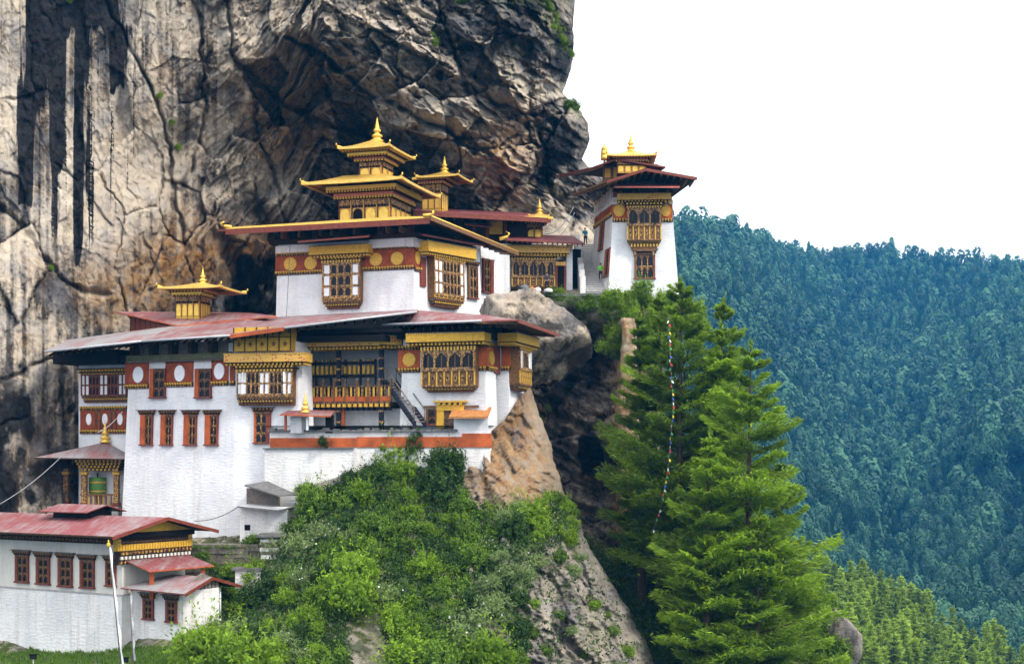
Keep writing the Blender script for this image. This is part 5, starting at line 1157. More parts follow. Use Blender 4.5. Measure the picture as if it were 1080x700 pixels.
def roof_lantern(name, label, pxc, wpx, Y, py_base, py_body, py_eave, tipl, tipr, py_apex, py_fin, ang=-17, dark=False, nf=3, tier=((0.3, 0.3, 'pink'), (0.3, 0.7, 'gold')), body='lantern_body', group=None):
    F = FP(pxc+wpx/2, Y, ang); w_ = -F.u(pxc-wpx/2, py_base); d_ = w_*0.9; z0 = zat(py_base, Y); z1 = zat(py_body, Y)
    r = root(name, label, 'roof lantern', F.w(-w_/2, z0, -d_/2), group)
    cupola_body(F, w_, d_, z0-0.4, z1, nf, nf, r, body); ze = tiers(F, w_, d_, z1, tier, r)
    f = max(0.9, (F.u(tipr, py_eave, 1.2)-F.u(tipl, py_eave, 1.2)-w_)/2); zr = max(ze-0.02, zat(py_eave, Y-f)); 
    g = gold_hip(F, F.u(tipl, py_eave, f), F.u(tipr, py_eave, f), -d_-f, f, zr, max(0.3, zat(py_apex, Y)-zr), r, 0.12, 0.06, 0.15)
    c = F.w((F.u(tipl, py_eave, f)+F.u(tipr, py_eave, f))/2, zat(py_apex, Y)-0.08, -d_/2); finial(c, zat(py_fin, Y)-c.z, r, 0.36); return F
roof_lantern('golden_roof_lantern', 'golden roof lantern with finial half hidden behind the golden temple roof', 455, 20, 131, 219, 194, 187, 438, 484, 180, 162, -17)
roof_lantern('golden_roof_lantern', 'golden roof lantern above the red sheet roof left of the golden temple', 198, 25, 115, 331, 312, 306, 166, 233, 297, 280, -12, nf=4, tier=((0.3, 0.25, 'gold'), (0.3, 0.5, 'pink')))

# ---- red sheet roof of the rear shrine below that lantern
def rear_shrine():
    p1, p2, p3, p4 = P(121, 328.5, 118.5), P(187, 343, 112.8), P(292, 333, 115.5), P(262, 329.5, 122)
    r = root('rear_shrine', 'low building with red sheet roof and plank side between cliff and tall white block', 'building', (p1.x+4, 116, 8))
    mb = MB(); mb.slab([p1, p2, p3, p4], 0.10, M['tinred'], M['orange'], M['darkwood']); ro = mb.build('roof', r)
    mb = MB(); q1, q2 = p1+Vector((1.2, 0.3, -.12)), p2+Vector((-.6, 0.6, -.12)); k = Vector((0, 0, -2.6)); b = Vector((0.5, 0.8, 0))
    mb.hexa([q1+k, q2+k, q2+k+b, q1+k+b, q1, q2, q2+b, q1+b], M['redwood']); 
    for i in range(8): t = q1+(q2-q1)*(i/8); mb.hexa([t+k+Vector((0, -.04, 0)), t+k+Vector((.07, -.06, 0)), t+k+Vector((.07, .0, 0)), t+k, t+Vector((0, -.04, 0)), t+Vector((.07, -.06, 0)), t+Vector((.07, 0, 0)), t], M['darkwood'])
    mb.build('plank_wall', r)
rear_shrine()

# ---- rear temple: maroon roof behind the golden temple, and the chapel with five tall arches
def rear_temple():
    r = root('rear_temple', 'maroon roofed building behind the right end of the golden temple roof', 'temple', P(510, 290, 134))
    A, B, C, D = P(436, 222, 128), P(581, 230, 131.5), P(578, 226, 140), P(440, 218.5, 137)
    mb = MB(); mb.slab([A, B, C, D], 0.13, M['tinmaroon'], M['redwood'], M['redwood']); ro = mb.build('roof', r)
    mb = MB(); dz = Vector((0, 0, -.14)); rafters(mb, A+dz, B+dz, Vector((0, 4, .3)), 16, 0.18, 0.15, 'brown', 0, -0.2); edge_board(mb, A+dz, B+dz, 0.3, 0.06, 'redwood'); mb.build('rafter', ro)
    mb = MB(); c = B+Vector((-2.4, -.15, .06)); mb.hexa([c+Vector(v) for v in ((0, 0, -.1), (2.6, 0.1, -.15), (2.6, .6, -.15), (0, .6, -.1), (0, 0, .1), (2.6, .1, .05), (2.6, .6, .05), (0, .6, .1))], M['gold']); mb.build('ridge_end', ro)
    F = FP(560, 134.5, -2); mb = MB(); z1 = zat(229, 134); mb.box(F, F.u(470, 250), 0, zat(275, 134), z1, -4, 0, M['darkwood']); mb.box(F, F.u(516, 240), F.u(530, 240), zat(246, 134), zat(232, 134), 0, .1, M['yellow'])
    for x in (500, 514, 533): u = F.u(x, 240); mb.box(F, u-.15, u+.15, zat(250, 134), z1, 0, .2, M['redwood'])
    mb.build('wall', r)
    mb = MB(); mb.slab([P(490, 236, 131), P(518, 239, 132), P(518, 236.5, 135), P(490, 234, 135)], 0.12, M['tinmaroon'], M['redwood'], M['redwood']); mb.build('awning', r)
rear_temple()
roof_lantern('timber_roof_lantern', 'small dark carved timber lantern with gold finial above the five arched chapel', 563.5, 15, 134.5, 250, 236, 227, 557, 580, 224, 208, -3, nf=2, tier=((0.3, 0.25, 'carved'), (0.28, 0.5, 'carved')), body='lantern_body')
def chapel():
    F = FP(537, 132.6, 5); z0 = zat(309, 132.6); zt = zat(257, 132.6); u1 = F.u(604, 285)
    r = root('arched_chapel', 'chapel with five tall dark arches, gold cornice and maroon roof on the far terrace', 'chapel', F.w(u1/2, z0, -2))
    mb = MB(); mb.box(F, -1.6, F.u(585, 285), z0-1, zt, -6, -0.4, M['white']); mb.box(F, F.u(597.5, 285), u1, z0-1, zt, -5, -0.1, M['white']); mb.box(F, -1.4, F.u(539, 290), z0-1, zt, -1, 0, M['white']); mb.build('wall', r)
    rabsel(F, 539.5, 272, 585.5, 305.5, r, 0.35, "BBBBB", 1, 0.10, 0.30, 0.06, 'carved', corbel=False, label='row of five tall arched lights over gilded panels')
    ua, ub = F.u(586, 290, .2), F.u(597, 290, .2); mb = MB(); mb.box(F, ua, ub, z0, F.z(591, 274, .2), -0.5, 0.02, M['black']); mb.box(F, ua, ua+.18, z0, F.z(591, 274, .2), -.3, .2, M['redwood']); mb.box(F, ub-.18, ub, z0, F.z(591, 274, .2), -.3, .2, M['redwood']); mb.box(F, ua, ub, F.z(591, 280, .2), F.z(591, 276, .2), -.3, .22, M['carvedred']); mb.build('door', r)
    beam(F, 535, 259.5, 600.5, 266.5, r, -0.2, 1.0, 'carvedred')
    A, B = P(531.5, 252, 129.8), P(617, 256.5, 131.6); C, D = P(603, 248.5, 138), P(536, 247, 137)
    mb = MB(); mb.slab([A, B, C, D], 0.13, M['tinmaroon'], M['redwood'], M['darkwood']); ro = mb.build('roof', r)
    mb = MB(); dz = Vector((0, 0, -.14)); rafters(mb, A+dz, B+dz, (D-A)*0.4, 16, 0.16, 0.14, 'redwood', 0, -0.15); mb.build('rafter', ro)
    mb = MB(); mb.tube([A+Vector((-.4, 0, 0)), A+Vector((.3, 0, .2)), A+Vector((.5, 0, .5)), A+Vector((.2, 0, .7))], 0.18, M['gold'], 8, 0.06); mb.build('corner_ornament', ro, False)
    # white wing with red window toward the golden temple
    G = F2(xy(507, 127), xy(537.5, 131)); mb = MB(); mb.box(G, 0, G.L, z0-3, zat(262, 129), -3, 0, M['white']); mb.build('wing_wall', r)
    window(G, 510, 273, 521, 308, r, jamb='redwood', jl=0.14, jr=0.28, cols=2, rows=4, lintel=False, wood='carved', label='tall red framed window on the white wing')
    # dark opening to the right of the chapel
    mb = MB(); mb.box(F, u1, u1+1.2, z0, zt, -4, -3, M['black']); mb.build('rear_wall', r)
chapel()

# ---- far terrace ledge, steps and parapet
def far_terrace():
    F = F2(xy(530, 131.2), xy(720, 129.2)); r = root('terrace_revetment', 'mossy rubble revetment under the far terrace and its tower', 'wall', F.w(F.L/2, zat(345, 130), -1)); rr = random.Random(3)
    mb = MB(); z1 = zat(309, 130.4)-0.05; x = 0
    mb.box(F, 0, F.L-3.5, z1-0.25, z1, -9, 0.25, M['slate'])
    z = z1-0.25
    for k in range(6):
        x = 0.2*rr.random(); h = rr.uniform(.3, .5)
        while x < F.L-4: w_ = rr.uniform(.4, 1.1); mb.box(F, x, x+w_*.96, z-h*.95, z, -2, rr.uniform(-.1, .14), M['mossstone']); x += w_
        z -= h
    mb.build('stonework', r)
M['mossstone'] = simple('mossy_rubble', (0.10, 0.10, 0.065), 0.9, 0, 0.55, 1.5, 0.6, 8)
far_terrace()
def stone_steps():
    r = root('stone_stairway', 'pale stone stairway climbing beside the far white tower', 'stairway', P(630, 308, 130.6)); A = P(632, 309, 130.6); B = P(622, 258, 143); n = 24
    mb = MB(); v = B-A; h = v.z/n
    for i in range(n):
        p = A+v*(i/n); p.z = A.z+h*i
        mb.hexa([p+Vector((-1.2, 0, -.6)), p+Vector((1.25, 0, -.6)), p+Vector((1.25, 1.0, -.6)), p+Vector((-1.2, 1.0, -.6)), p+Vector((-1.2, 0, h)), p+Vector((1.25, 0, h)), p+Vector((1.25, 1.0, h)), p+Vector((-1.2, 1.0, h))], M['concrete'])
        mb.hexa([p+Vector((-1.2, -.07, h-.07)), p+Vector((1.25, -.07, h-.07)), p+Vector((1.25, .0, h-.07)), p+Vector((-1.2, .0, h-.07)), p+Vector((-1.2, -.07, h+.01)), p+Vector((1.25, -.07, h+.01)), p+Vector((1.25, .0, h+.01)), p+Vector((-1.2, .0, h+.01))], M['white_worn'])
    mb.build('flight', r)
    mb = MB(); a, c = A+Vector((-1.75, -.2, 0)), B+Vector((-1.6, 0, 0)); n = 8
    for i in range(n):
        p, q = a+(c-a)*(i/n), a+(c-a)*((i+1)/n); zt = max(p.z, q.z)+0.75; w_ = Vector((0.5, 0, 0))
        mb.hexa([Vector((p.x, p.y, p.z-1)), Vector((p.x+.5, p.y, p.z-1)), Vector((q.x+.5, q.y, p.z-1)), Vector((q.x, q.y, p.z-1)), Vector((p.x, p.y, zt)), Vector((p.x+.5, p.y, zt)), Vector((q.x+.5, q.y, zt)), Vector((q.x, q.y, zt))], M['white_worn'])
    mb.build('parapet', r)
stone_steps()

# ---- far tower temple
def tower_temple():
    b = 0.075; zb = zat(309, 130)-0.6; a, c, l = xy(641, 130), xy(716.5, 129.6), xy(620, 138.5)
    rt = (c[0]+0.6, c[1]+7); bk = (l[0]+4.5, l[1]+3)
    r = root('tower_temple', 'white tower temple with double maroon roofs standing apart on the far ledge', 'temple', ((a[0]+c[0])/2, 133, zb))
    zt = zat(212, 130.6); mb = MB(); walls(mb, [l, a, c, rt, bk], zb, zt, b, M['white']); mb.build('wall', r)
    F, S = F2(a, c, b, zb), F2(l, a, b, zb)
    frieze(F, 646.3, 661.5, 215, 230.5, r, m='orange'); frieze(F, 697.5, 709.4, 215, 230.5, r, m='orange'); frieze(S, 628, 646, 217.5, 237, r, m='orange')
    medallion(F, 653, 221.8, 6, 6.6, r); medallion(F, 702, 222, 5.2, 6.4, r)
    mb = MB(); mb.box(F, F.u(645.5, 212, .2), F.u(709, 212, .2), zt-0.35, zt+0.3, -0.4, 0.2, M['white_worn'])
    n = 6; u0, u1 = S.u(628, 214, .2), S.u(645.5, 212, .2)
    mb.box(S, u0, u1, zt-0.35, zt+0.1, -0.4, 0.2, M['white_worn'])
    for i in range(n): u = u0+(u1-u0)*i/n; mb.box(S, u, u+(u1-u0)/n*0.6, zt+0.1, zt+0.1+0.7+i*0.1, -0.4, 0.3, M['white_worn'])
    mb.build('parapet_course', r)
    rabsel(F, 661.5, 217, 697.5, 257, r, 0.75, "BBB", 1, 0.09, 0.40, 0.06, 'carved', label='three arched bay window over carved panels')
    mb = MB(); cu = F.u(679.5, 258, .5); z = F.z(679, 257, .3)
    mb.prism(F, [(cu-1.4, z), (cu+1.4, z), (cu+0.95, z-0.7), (cu-0.95, z-0.7)], -0.2, 0.42, M['brown']); mb.dent(F, cu-1.3, cu+1.3, z-0.3, z-0.02, 0.42, 0.55, 0.3, 0.5, M['goldpaint'])
    for s in (-1, 1): mb.box(F, cu+s*0.85-0.12, cu+s*0.85+0.12, z-1.1, z-0.4, -0.2, 0.35, M['carved'])
    mb.build('bracket', r)
    beam(F, 651, 204.5, 707.5, 210.5, r, -0.3, 1.2, 'carvedred')
    window(F, 669, 266.5, 691, 293, r, jamb='brown', jl=0.08, jr=0.08, cols=3, rows=2, wood='carved', label='square lattice window below the bay')
    window(S, 637, 263, 641.5, 290, r, jamb='orange', cols=1, rows=2, lintel=False, jl=.3, d=0.15)
    window(S, 631.5, 236, 635.5, 262, r, jamb='orange', cols=1, rows=2, lintel=False, jl=.3, d=0.15)
    mb = MB(); mb.slab([P(648, 196.5, 127.4), P(717, 196.5, 127.4), P(717, 193.5, 129.6), P(648, 193.5, 129.6)], 0.14, M['tinmaroon'], M['pink'], M['darkwood']); mb.build('awning', r)
    # dark timber attic
    zt2 = 24.6; mb = MB(); g = F.flat(); mb.box(g, F.u(649, 200), F.u(708, 200), zt, zt2-0.1, -7, -0.9, M['darkwood'])
    for x in (655, 668, 692, 704): u = F.u(x, 195, -.8); mb.box(g, u-.15, u+.15, zt, zt2-.2, -1, -.6, M['redwood'])
    mb.box(g, F.u(672, 190), F.u(690, 190), zt2-.4, zt2+.5, -6, -0.8, M['carveddark']); mb.box(S, 0.5, S.L, zt, zt2-.9, -5, -0.6, M['darkwood']); mb.build('attic', r)
    # main gabled roof, ridge running back
    LC, PK, RT = P(640, 190.5, 126.6), P(681, 177.5, 126.3), P(735, 187, 127.5); bk = Vector((-2.9, 6.6, 0)); LB = LC+bk; PB = PK+bk*1.5; RB = RT+Vector((-1.2, 9, 0)); LB = P(603.5, 204.5, 133.5)
    mb = MB(); mb.slab([LC, PK, PB, LB], 0.16, M['tinmaroon'], M['brown'], M['darkwood']); mb.slab([PK, RT, RB, PB], 0.16, M['tinmaroon'], M['redwood'], M['darkwood']); ro = mb.build('roof', r)
    mb = MB(); dz = Vector((0, 0, -.17)); rafters(mb, LC+dz, PK+dz, Vector((0, 3, 0)), 6, .2, .16, 'brown', 0, -.1); rafters(mb, PK+dz, RT+dz, Vector((0, 3, 0)), 8, .2, .16, 'brown', 0, -.1); rafters(mb, LB+dz, LC+dz, (PK-LC)*0.55, 12, .2, .16, 'brown', 0, -.1); mb.build('rafter', ro)
    mb = MB(); edge_board(mb, LC, PK, .26, .07, 'redwood'); edge_board(mb, PK, RT, .26, .07, 'redwood'); mb.build('verge_board', ro)
    mb = MB(); mb.prism(F.flat(), [(F.u(650, 190), zt2-.4), (F.u(712, 190), zt2-.4), (F.u(700, 184), zt2+0.3), (F.u(681, 180), PK.z-.3), (F.u(662, 184), zt2+.3)], -1.6, -1.2, M['darkwood']); mb.build('gable_board', r)
    # upper roof
    A, Bp, C = P(625, 176, 133), P(650, 167, 131.5), P(702, 175.5, 131); D = P(587.5, 185, 139); Eb = Bp+Vector((-2.6, 7, 0))
    mb = MB(); mb.slab([A, Bp, Eb, D], .16, M['tinmaroon'], M['redwood'], M['darkwood']); mb.slab([Bp, C, C+Vector((-1.5, 7, 0)), Eb], .16, M['tinmaroon'], M['redwood'], M['darkwood']); ur = mb.build('upper_roof', r)
    mb = MB(); rafters(mb, D-Vector((0, 0, .17)), A-Vector((0, 0, .17)), (Bp-A)*.5, 9, .18, .14, 'brown', 0, -.1); mb.build('rafter', ur)
    mb = MB(); H = FP(700, 133.5, -3); mb.box(H, H.u(636, 180), H.u(694, 180), zat(190, 133), zat(172, 133), -5, 0, M['carveddark']); mb.box(H, H.u(638, 180), H.u(644, 180), zat(186, 133), zat(176, 133), 0, .12, M['yellow']); mb.box(H, H.u(647, 180), H.u(653, 180), zat(186, 133), zat(175, 133), 0, .12, M['yellow']); mb.box(H, H.u(654, 180), H.u(661, 180), zat(186, 133), zat(173, 133), 0, .12, M['redwood']); mb.build('upper_wall', r)
tower_temple()
roof_lantern('golden_roof_lantern', 'golden roof lantern with finial crowning the far white tower', 666, 30, 131.8, 178, 171, 163.5, 640, 693, 156.5, 137, -2, nf=4, tier=((0.28, 0.2, 'pink'), (0.28, 0.5, 'carved')))
def banner():
    p = P(637.5, 169, 133); r = root('victory_banner', 'small golden victory banner cylinder left of the tower finial', 'roof ornament', p)
    mb = MB(); mb.lathe(p, [(.1, -.3), (.1, 0), (.36, .02), (.36, .4), (.30, .44), (.34, .46), (.32, .85), (.27, .9), (.3, .92), (.28, 1.2), (.1, 1.3), (.05, 1.5)], M['gold'], 14); mb.build('cylinder', r)
banner()

# ---- sheds and walls by the foot of the tall block
def shed(name, label, px0, py0, px1, py1, Y, dp, slope_pts, wallm, roofm, win=None):
    F = FP(px0, Y, -6); z0 = zat(py1, Y)-1.2; z1 = zat(py0, Y); u1 = F.u(px1, (py0+py1)/2)
    r = root(name, label, 'shed', F.w(u1/2, z0+1.2, -dp/2)); mb = MB()
    mb.box(F, 0, u1, z0, z1-0.1, -dp, 0, M[wallm]); mb.build('wall', r); mb = MB(); mb.slab([P(*q) for q in slope_pts], 0.1, M[roofm], M['slate'], M['darkwood']); mb.build('roof', r)
    if win: F_ = F; mb = MB(); mb.box(F, F.u(win[0], win[1]), F.u(win[2], win[3]), F.z(win[0], win[3]), F.z(win[0], win[1]), -.1, .03, M['black']); mb.build('opening', r)
shed('stone_shed', 'small whitewashed shed with flat grey slab roof under a dark lean-to', 253, 533, 303, 566, 100.8, 2.2, [(250, 533.5, 100), (293, 537.5, 99), (310, 534.5, 101.5), (262, 530, 103)], 'white_worn', 'metal', (258, 553, 264, 559))
shed('board_shed', 'grey boarded lean-to shed with tilted dark roof against the white wall', 260, 513, 292, 530, 102.3, 1.6, [(258, 511, 101.6), (294, 522, 100.2), (313, 521, 101.5), (282, 507, 103)], 'plank', 'slate')
def stone_piers():
    F = FP(275, 98.6, -5); r = root('stone_pier', 'tall rough stone gate pier with flat capstones on the green slope', 'pier', F.w(0.5, zat(620, 98), -.5)); rr = random.Random(2)
    mb = MB(); z = zat(640, 98.6); zt = zat(567, 98.6); u0, u1 = 0, F.u(293, 590)
    while z < zt: h = rr.uniform(.16, .3); o = rr.uniform(-.06, .06); m_ = M['rubble' if rr.random() < .5 else 'white_worn']; mb.box(F, u0+o, u1+rr.uniform(-.06, .06), z, z+h*.95, -1.0, rr.uniform(-.03, .06), m_); z += h
    mb.build('stonework', r); mb = MB(); mb.box(F, u0-.3, u1+.35, z, z+.14, -1.3, .3, M['slate']); mb.box(F, u0-.1, u1+.1, z+.14, z+.26, -1.1, .12, M['slate']); mb.build('capstone', r)
    F = FP(248, 97.4, -5); r = root('stone_pier', 'low whitewashed stone pier with slate cap by the annex roof', 'pier', F.w(0.7, zat(618, 97), -.5)); mb = MB(); mb.box(F, 0, F.u(275, 610), zat(640, 97.4), zat(601, 97.4), -1.2, 0, M['white_worn']); mb.build('stonework', r); mb = MB(); mb.box(F, -.2, F.u(277, 600), zat(601, 97.4), zat(598.5, 97.4), -1.3, .2, M['slate']); mb.build('capstone', r)
    F = FP(196, 99.8, -3); r = root('rubble_wall', 'dark mossy rubble wall with grass along its top behind the annex', 'wall', F.w(2.5, zat(600, 99), -.5)); mb = MB(); rr = random.Random(4); z = zat(625, 99.8); zt = zat(576, 99.8)
    while z < zt:
        h = rr.uniform(.18, .32); x = 0
        while x < F.u(276, 590): w_ = rr.uniform(.3, .8); mb.box(F, x, x+w_*.96, z, z+h*.94, -1, rr.uniform(-.1, .06), M['rubble']); x += w_
        z += h
    mb.build('stonework', r)
M['rubble'] = simple('rubble_stone', (0.17, 0.145, 0.115), 0.9, 0, 0.55, 1.3, 0.6, 8)
stone_piers()
# ---------------------------------------------------------------- vegetation
from mathutils.bvhtree import BVHTree
def bvh_of(name):
    me = bpy.data.objects[name].data; n = len(me.vertices); V = np.empty(n*3, np.float32); me.vertices.foreach_get("co", V)
    Fc = np.empty(len(me.loops), np.int32); me.loops.foreach_get("vertex_index", Fc)
    return BVHTree.FromPolygons(V.reshape(-1, 3).tolist(), Fc.reshape(-1, 4).tolist())
BV_C, BV_H = bvh_of('cliff'), bvh_of('hillside_terrain')
def hit(bv, px, py):
    h = bv.ray_cast(Vector((0, 0, 0)), Vector(ray(px, py)).normalized()); return h[0], h[1]
def foliage_mat(name, dark, light, trans=0.35, rough=0.6, ob=0.2):
    m = bpy.data.materials.new(name); m.use_nodes = True; t = m.node_tree; t.nodes.clear(); out = N(t, "ShaderNodeOutputMaterial")
    oi = N(t, "ShaderNodeObjectInfo"); tint = attr(t, "tint"); f = mth(t, 'ADD', mth(t, 'MULTIPLY', tint, 1-ob), mth(t, 'MULTIPLY', oi.outputs["Random"], ob))
    c = ramp(t, f, [(0.1, dark), (0.9, light)])
    d = N(t, "ShaderNodeBsdfPrincipled"); d.inputs["Roughness"].default_value = rough; d.inputs["Specular IOR Level"].default_value = 0.25; L(t, c, d.inputs["Base Color"])
    tr = N(t, "ShaderNodeBsdfTranslucent"); L(t, mixc(t, 0.5, c, light, 'MIX'), tr.inputs["Color"])
    mx_ = N(t, "ShaderNodeMixShader"); mx_.inputs[0].default_value = trans; L(t, d.outputs[0], mx_.inputs[1]); L(t, tr.outputs[0], mx_.inputs[2]); L(t, mx_.outputs[0], out.inputs["Surface"]); return m
M['leaf'] = foliage_mat('broad_leaves', (0.016, 0.045, 0.005), (0.19, 0.32, 0.03))
M['leafpale'] = foliage_mat('pale_feathery_leaves', (0.08, 0.13, 0.035), (0.27, 0.36, 0.12))
M['leafbright'] = foliage_mat('bright_leaves', (0.04, 0.095, 0.006), (0.29, 0.45, 0.03), 0.45)
M['leafdark'] = foliage_mat('dark_leaves', (0.010, 0.028, 0.005), (0.06, 0.125, 0.018), 0.25)
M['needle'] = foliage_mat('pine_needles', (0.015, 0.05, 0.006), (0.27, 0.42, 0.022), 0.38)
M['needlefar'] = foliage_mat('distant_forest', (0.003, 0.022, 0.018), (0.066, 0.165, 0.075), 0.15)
M['needlemid'] = foliage_mat('young_pine_needles', (0.035, 0.085, 0.012), (0.40, 0.54, 0.06), 0.3, 0.6, 0.5)
M['grassblade'] = foliage_mat('grass_blades', (0.05, 0.11, 0.01), (0.17, 0.30, 0.03), 0.4)
M['bark'] = simple('pine_bark', (0.075, 0.05, 0.034), 0.9, 0, 0.4, 4, 0.6, 10)
M['flower'] = simple('white_petal', (0.75, 0.74, 0.70), 0.6, 0, 0.1, 4, 0)

def quads(c, a, b):
    """c centres, a and b half axes: (n,3) each"""
    n = len(c); V = np.stack([c-a-b*0.25, c-b, c+a*1.0+b*0.1, c+b], 1).reshape(-1, 3); F = np.arange(n*4).reshape(n, 4); return V, F
def rdir(n, g):
    v = g.normal(size=(n, 3)); return v/np.linalg.norm(v, axis=1, keepdims=True)
def cross_n(a, b):
    c = np.cross(a, b); return c/(np.linalg.norm(c, axis=1, keepdims=True)+1e-9)
def leafmesh(name, parts, extra=None):
    """parts: (centres, half axis a, half axis b, tint, material)"""
    Vs, Fs, Ms, Ts, mats, o = [], [], [], [], [], 0
    for c, a, b, t, m in parts:
        V, F = quads(c, a, b); Vs.append(V); Fs.append(F+o); o += len(V); Ts.append(np.repeat(t, 4))
        if m not in mats: mats.append(m)
        Ms.append(np.full(len(F), mats.index(m)))
    me = rawmesh(name, np.vstack(Vs), np.vstack(Fs), mats, False, np.concatenate(Ms))
    at = me.attributes.new("tint", 'FLOAT', 'POINT'); at.data.foreach_set("value", np.concatenate(Ts).astype(np.float32)); return me
def blob_leaves(g, lobes, dens, size, asp=0.5, up=0.35, shell=0.55):
    """leaves through the outer part of several lobes (centre, radii)"""
    C, A, B, T = [], [], [], []
    for (cx, cy, cz, rx, ry, rz) in lobes:
        n = int(dens*(rx*ry*rz)**(2/3)); d = rdir(n, g); r = shell+(1-shell)*g.random(n)**0.6; r = r*(1+0.22*g.normal(size=n)*0.6)
        # leaf clumps: pull leaves toward clump centres so that gaps open
        k = max(4, n//28); cl = rdir(k, g); idx = np.argmax(d@cl.T+0.12*g.random((n, k)), 1); d = d*0.55+cl[idx]*0.45; d /= np.linalg.norm(d, axis=1, keepdims=True)
        bump_ = 0.86+0.3*g.random(k)[idx]
        p = d*(r*bump_)[:, None]*np.array((rx, ry, rz))+np.array((cx, cy, cz))
        ax = rdir(n, g)*0.9+d*0.7; ax[:, 2] += up*0.3; ax /= np.linalg.norm(ax, axis=1, keepdims=True); nn = d+0.8*rdir(n, g); nn[:, 2] += up; bx = cross_n(ax, nn)
        s = size*(0.6+0.8*g.random(n)); C.append(p); A.append(ax*s[:, None]); B.append(bx*(s*asp)[:, None]); T.append(np.clip(0.02+0.72*g.random(k)[idx]+0.3*g.random(n), 0, 1))
    return np.vstack(C), np.vstack(A), np.vstack(B), np.concatenate(T)
def shrub_mesh(seed, m, size, dens, tall=1.0, asp=0.5, flowers=0):
    g = np.random.default_rng(seed); L_ = []
    for i in range(g.integers(5, 9)):
        an = g.random()*6.283; q = g.random()**0.5*0.62; s = 0.34+0.3*g.random(); L_.append((math.cos(an)*q, math.sin(an)*q, (0.25+0.5*g.random())*tall, s, s, s*(0.75+0.4*g.random())*tall))
    c, a, b, t = blob_leaves(g, L_, dens, size, asp, 0.4, 0.35)
    # loose shoots that break the outline
    n = 26; d = rdir(n, g); d[:, 2] = np.abs(d[:, 2])*1.2+0.2; st = []
    for v in d:
        k = 12; u = np.linspace(0.5, 1.25, k)[:, None]; p = v*u*np.array((0.75, 0.75, 0.85*tall))+np.array((0, 0, 0.25*tall))+g.normal(size=(k, 3))*0.03; st.append(p)
    p = np.vstack(st); n2 = len(p); ax = rdir(n2, g)*0.7+np.array((0, 0, .5)); ax /= np.linalg.norm(ax, axis=1, keepdims=True); bx = cross_n(ax, rdir(n2, g)); s = size*(0.5+0.6*g.random(n2))
    parts = [(c, a, b, t, m), (p, ax*s[:, None], bx*(s*asp)[:, None], 0.4+0.6*g.random(n2), m)]
    if flowers:
        i = g.integers(0, len(c), flowers); f = c[i]*1.06; ax = rdir(flowers, g); bx = cross_n(ax, rdir(flowers, g)); parts.append((f, ax*0.045, bx*0.045, np.ones(flowers), M['flower']))
    return leafmesh('shrub', parts)
SHRUB = {k: [shrub_mesh(100+i+j*10, M[m], sz, dn, tl, asp, fl) for i in range(4)] for j, (k, m, sz, dn, tl, asp, fl) in enumerate([
    ('leaf', 'leaf', 0.062, 2500, 1.0, 0.55, 0), ('pale', 'leafpale', 0.06, 2500, 0.9, 0.32, 26), ('bright', 'leafbright', 0.062, 2400, 1.1, 0.5, 0), ('dark', 'leafdark', 0.066, 2200, 1.2, 0.5, 0)])}
rs = random.Random(21)
def shrub(kind, p, r, label, group, name='shrub', sink=0.25, tall=1.0):
    o = bpy.data.objects.new(name, rs.choice(SHRUB[kind])); COL.objects.link(o); o.location = (p[0], p[1], p[2]-r*sink); o.rotation_euler = (0, 0, rs.uniform(0, 6.28)); o.scale = (r, r, r*tall*rs.uniform(.85, 1.2))
    return tag(o, label, {'fern': 'fern', 'grass_tuft': 'grass tuft', 'sapling': 'sapling', 'hanging_plant': 'plant', 'bush': 'bush'}.get(name, 'shrub'), group)

GREEN = [(196, 720), (205, 640), (250, 606), (285, 600), (290, 560), (300, 530), (312, 508), (345, 522), (372, 500), (400, 486), (425, 470), (452, 478), (470, 478), (486, 492), (490, 530), (520, 545), (552, 548), (590, 520), (606, 545), (618, 585), (600, 600), (585, 610), (570, 640), (580, 720)]
ROCKY = [[(366, 640), (385, 600), (402, 632), (412, 720), (366, 720)], [(548, 620), (600, 560), (640, 600), (700, 720), (548, 720)], [(486, 440), (600, 400), (596, 515), (560, 545), (500, 530)], [(505, 640), (530, 650), (545, 720), (520, 720)]]
def green(px, py):
    x, y = np.atleast_1d(np.array(px, float)), np.atleast_1d(np.array(py, float)); x2 = x+9*fbm(x/14, y/14, 3, 601); y2 = y+9*fbm(x/14+5, y/14, 3, 602)
    m = inpoly(x2, y2, GREEN)
    for q in ROCKY: m &= ~inpoly(x2, y2, q)
    return m
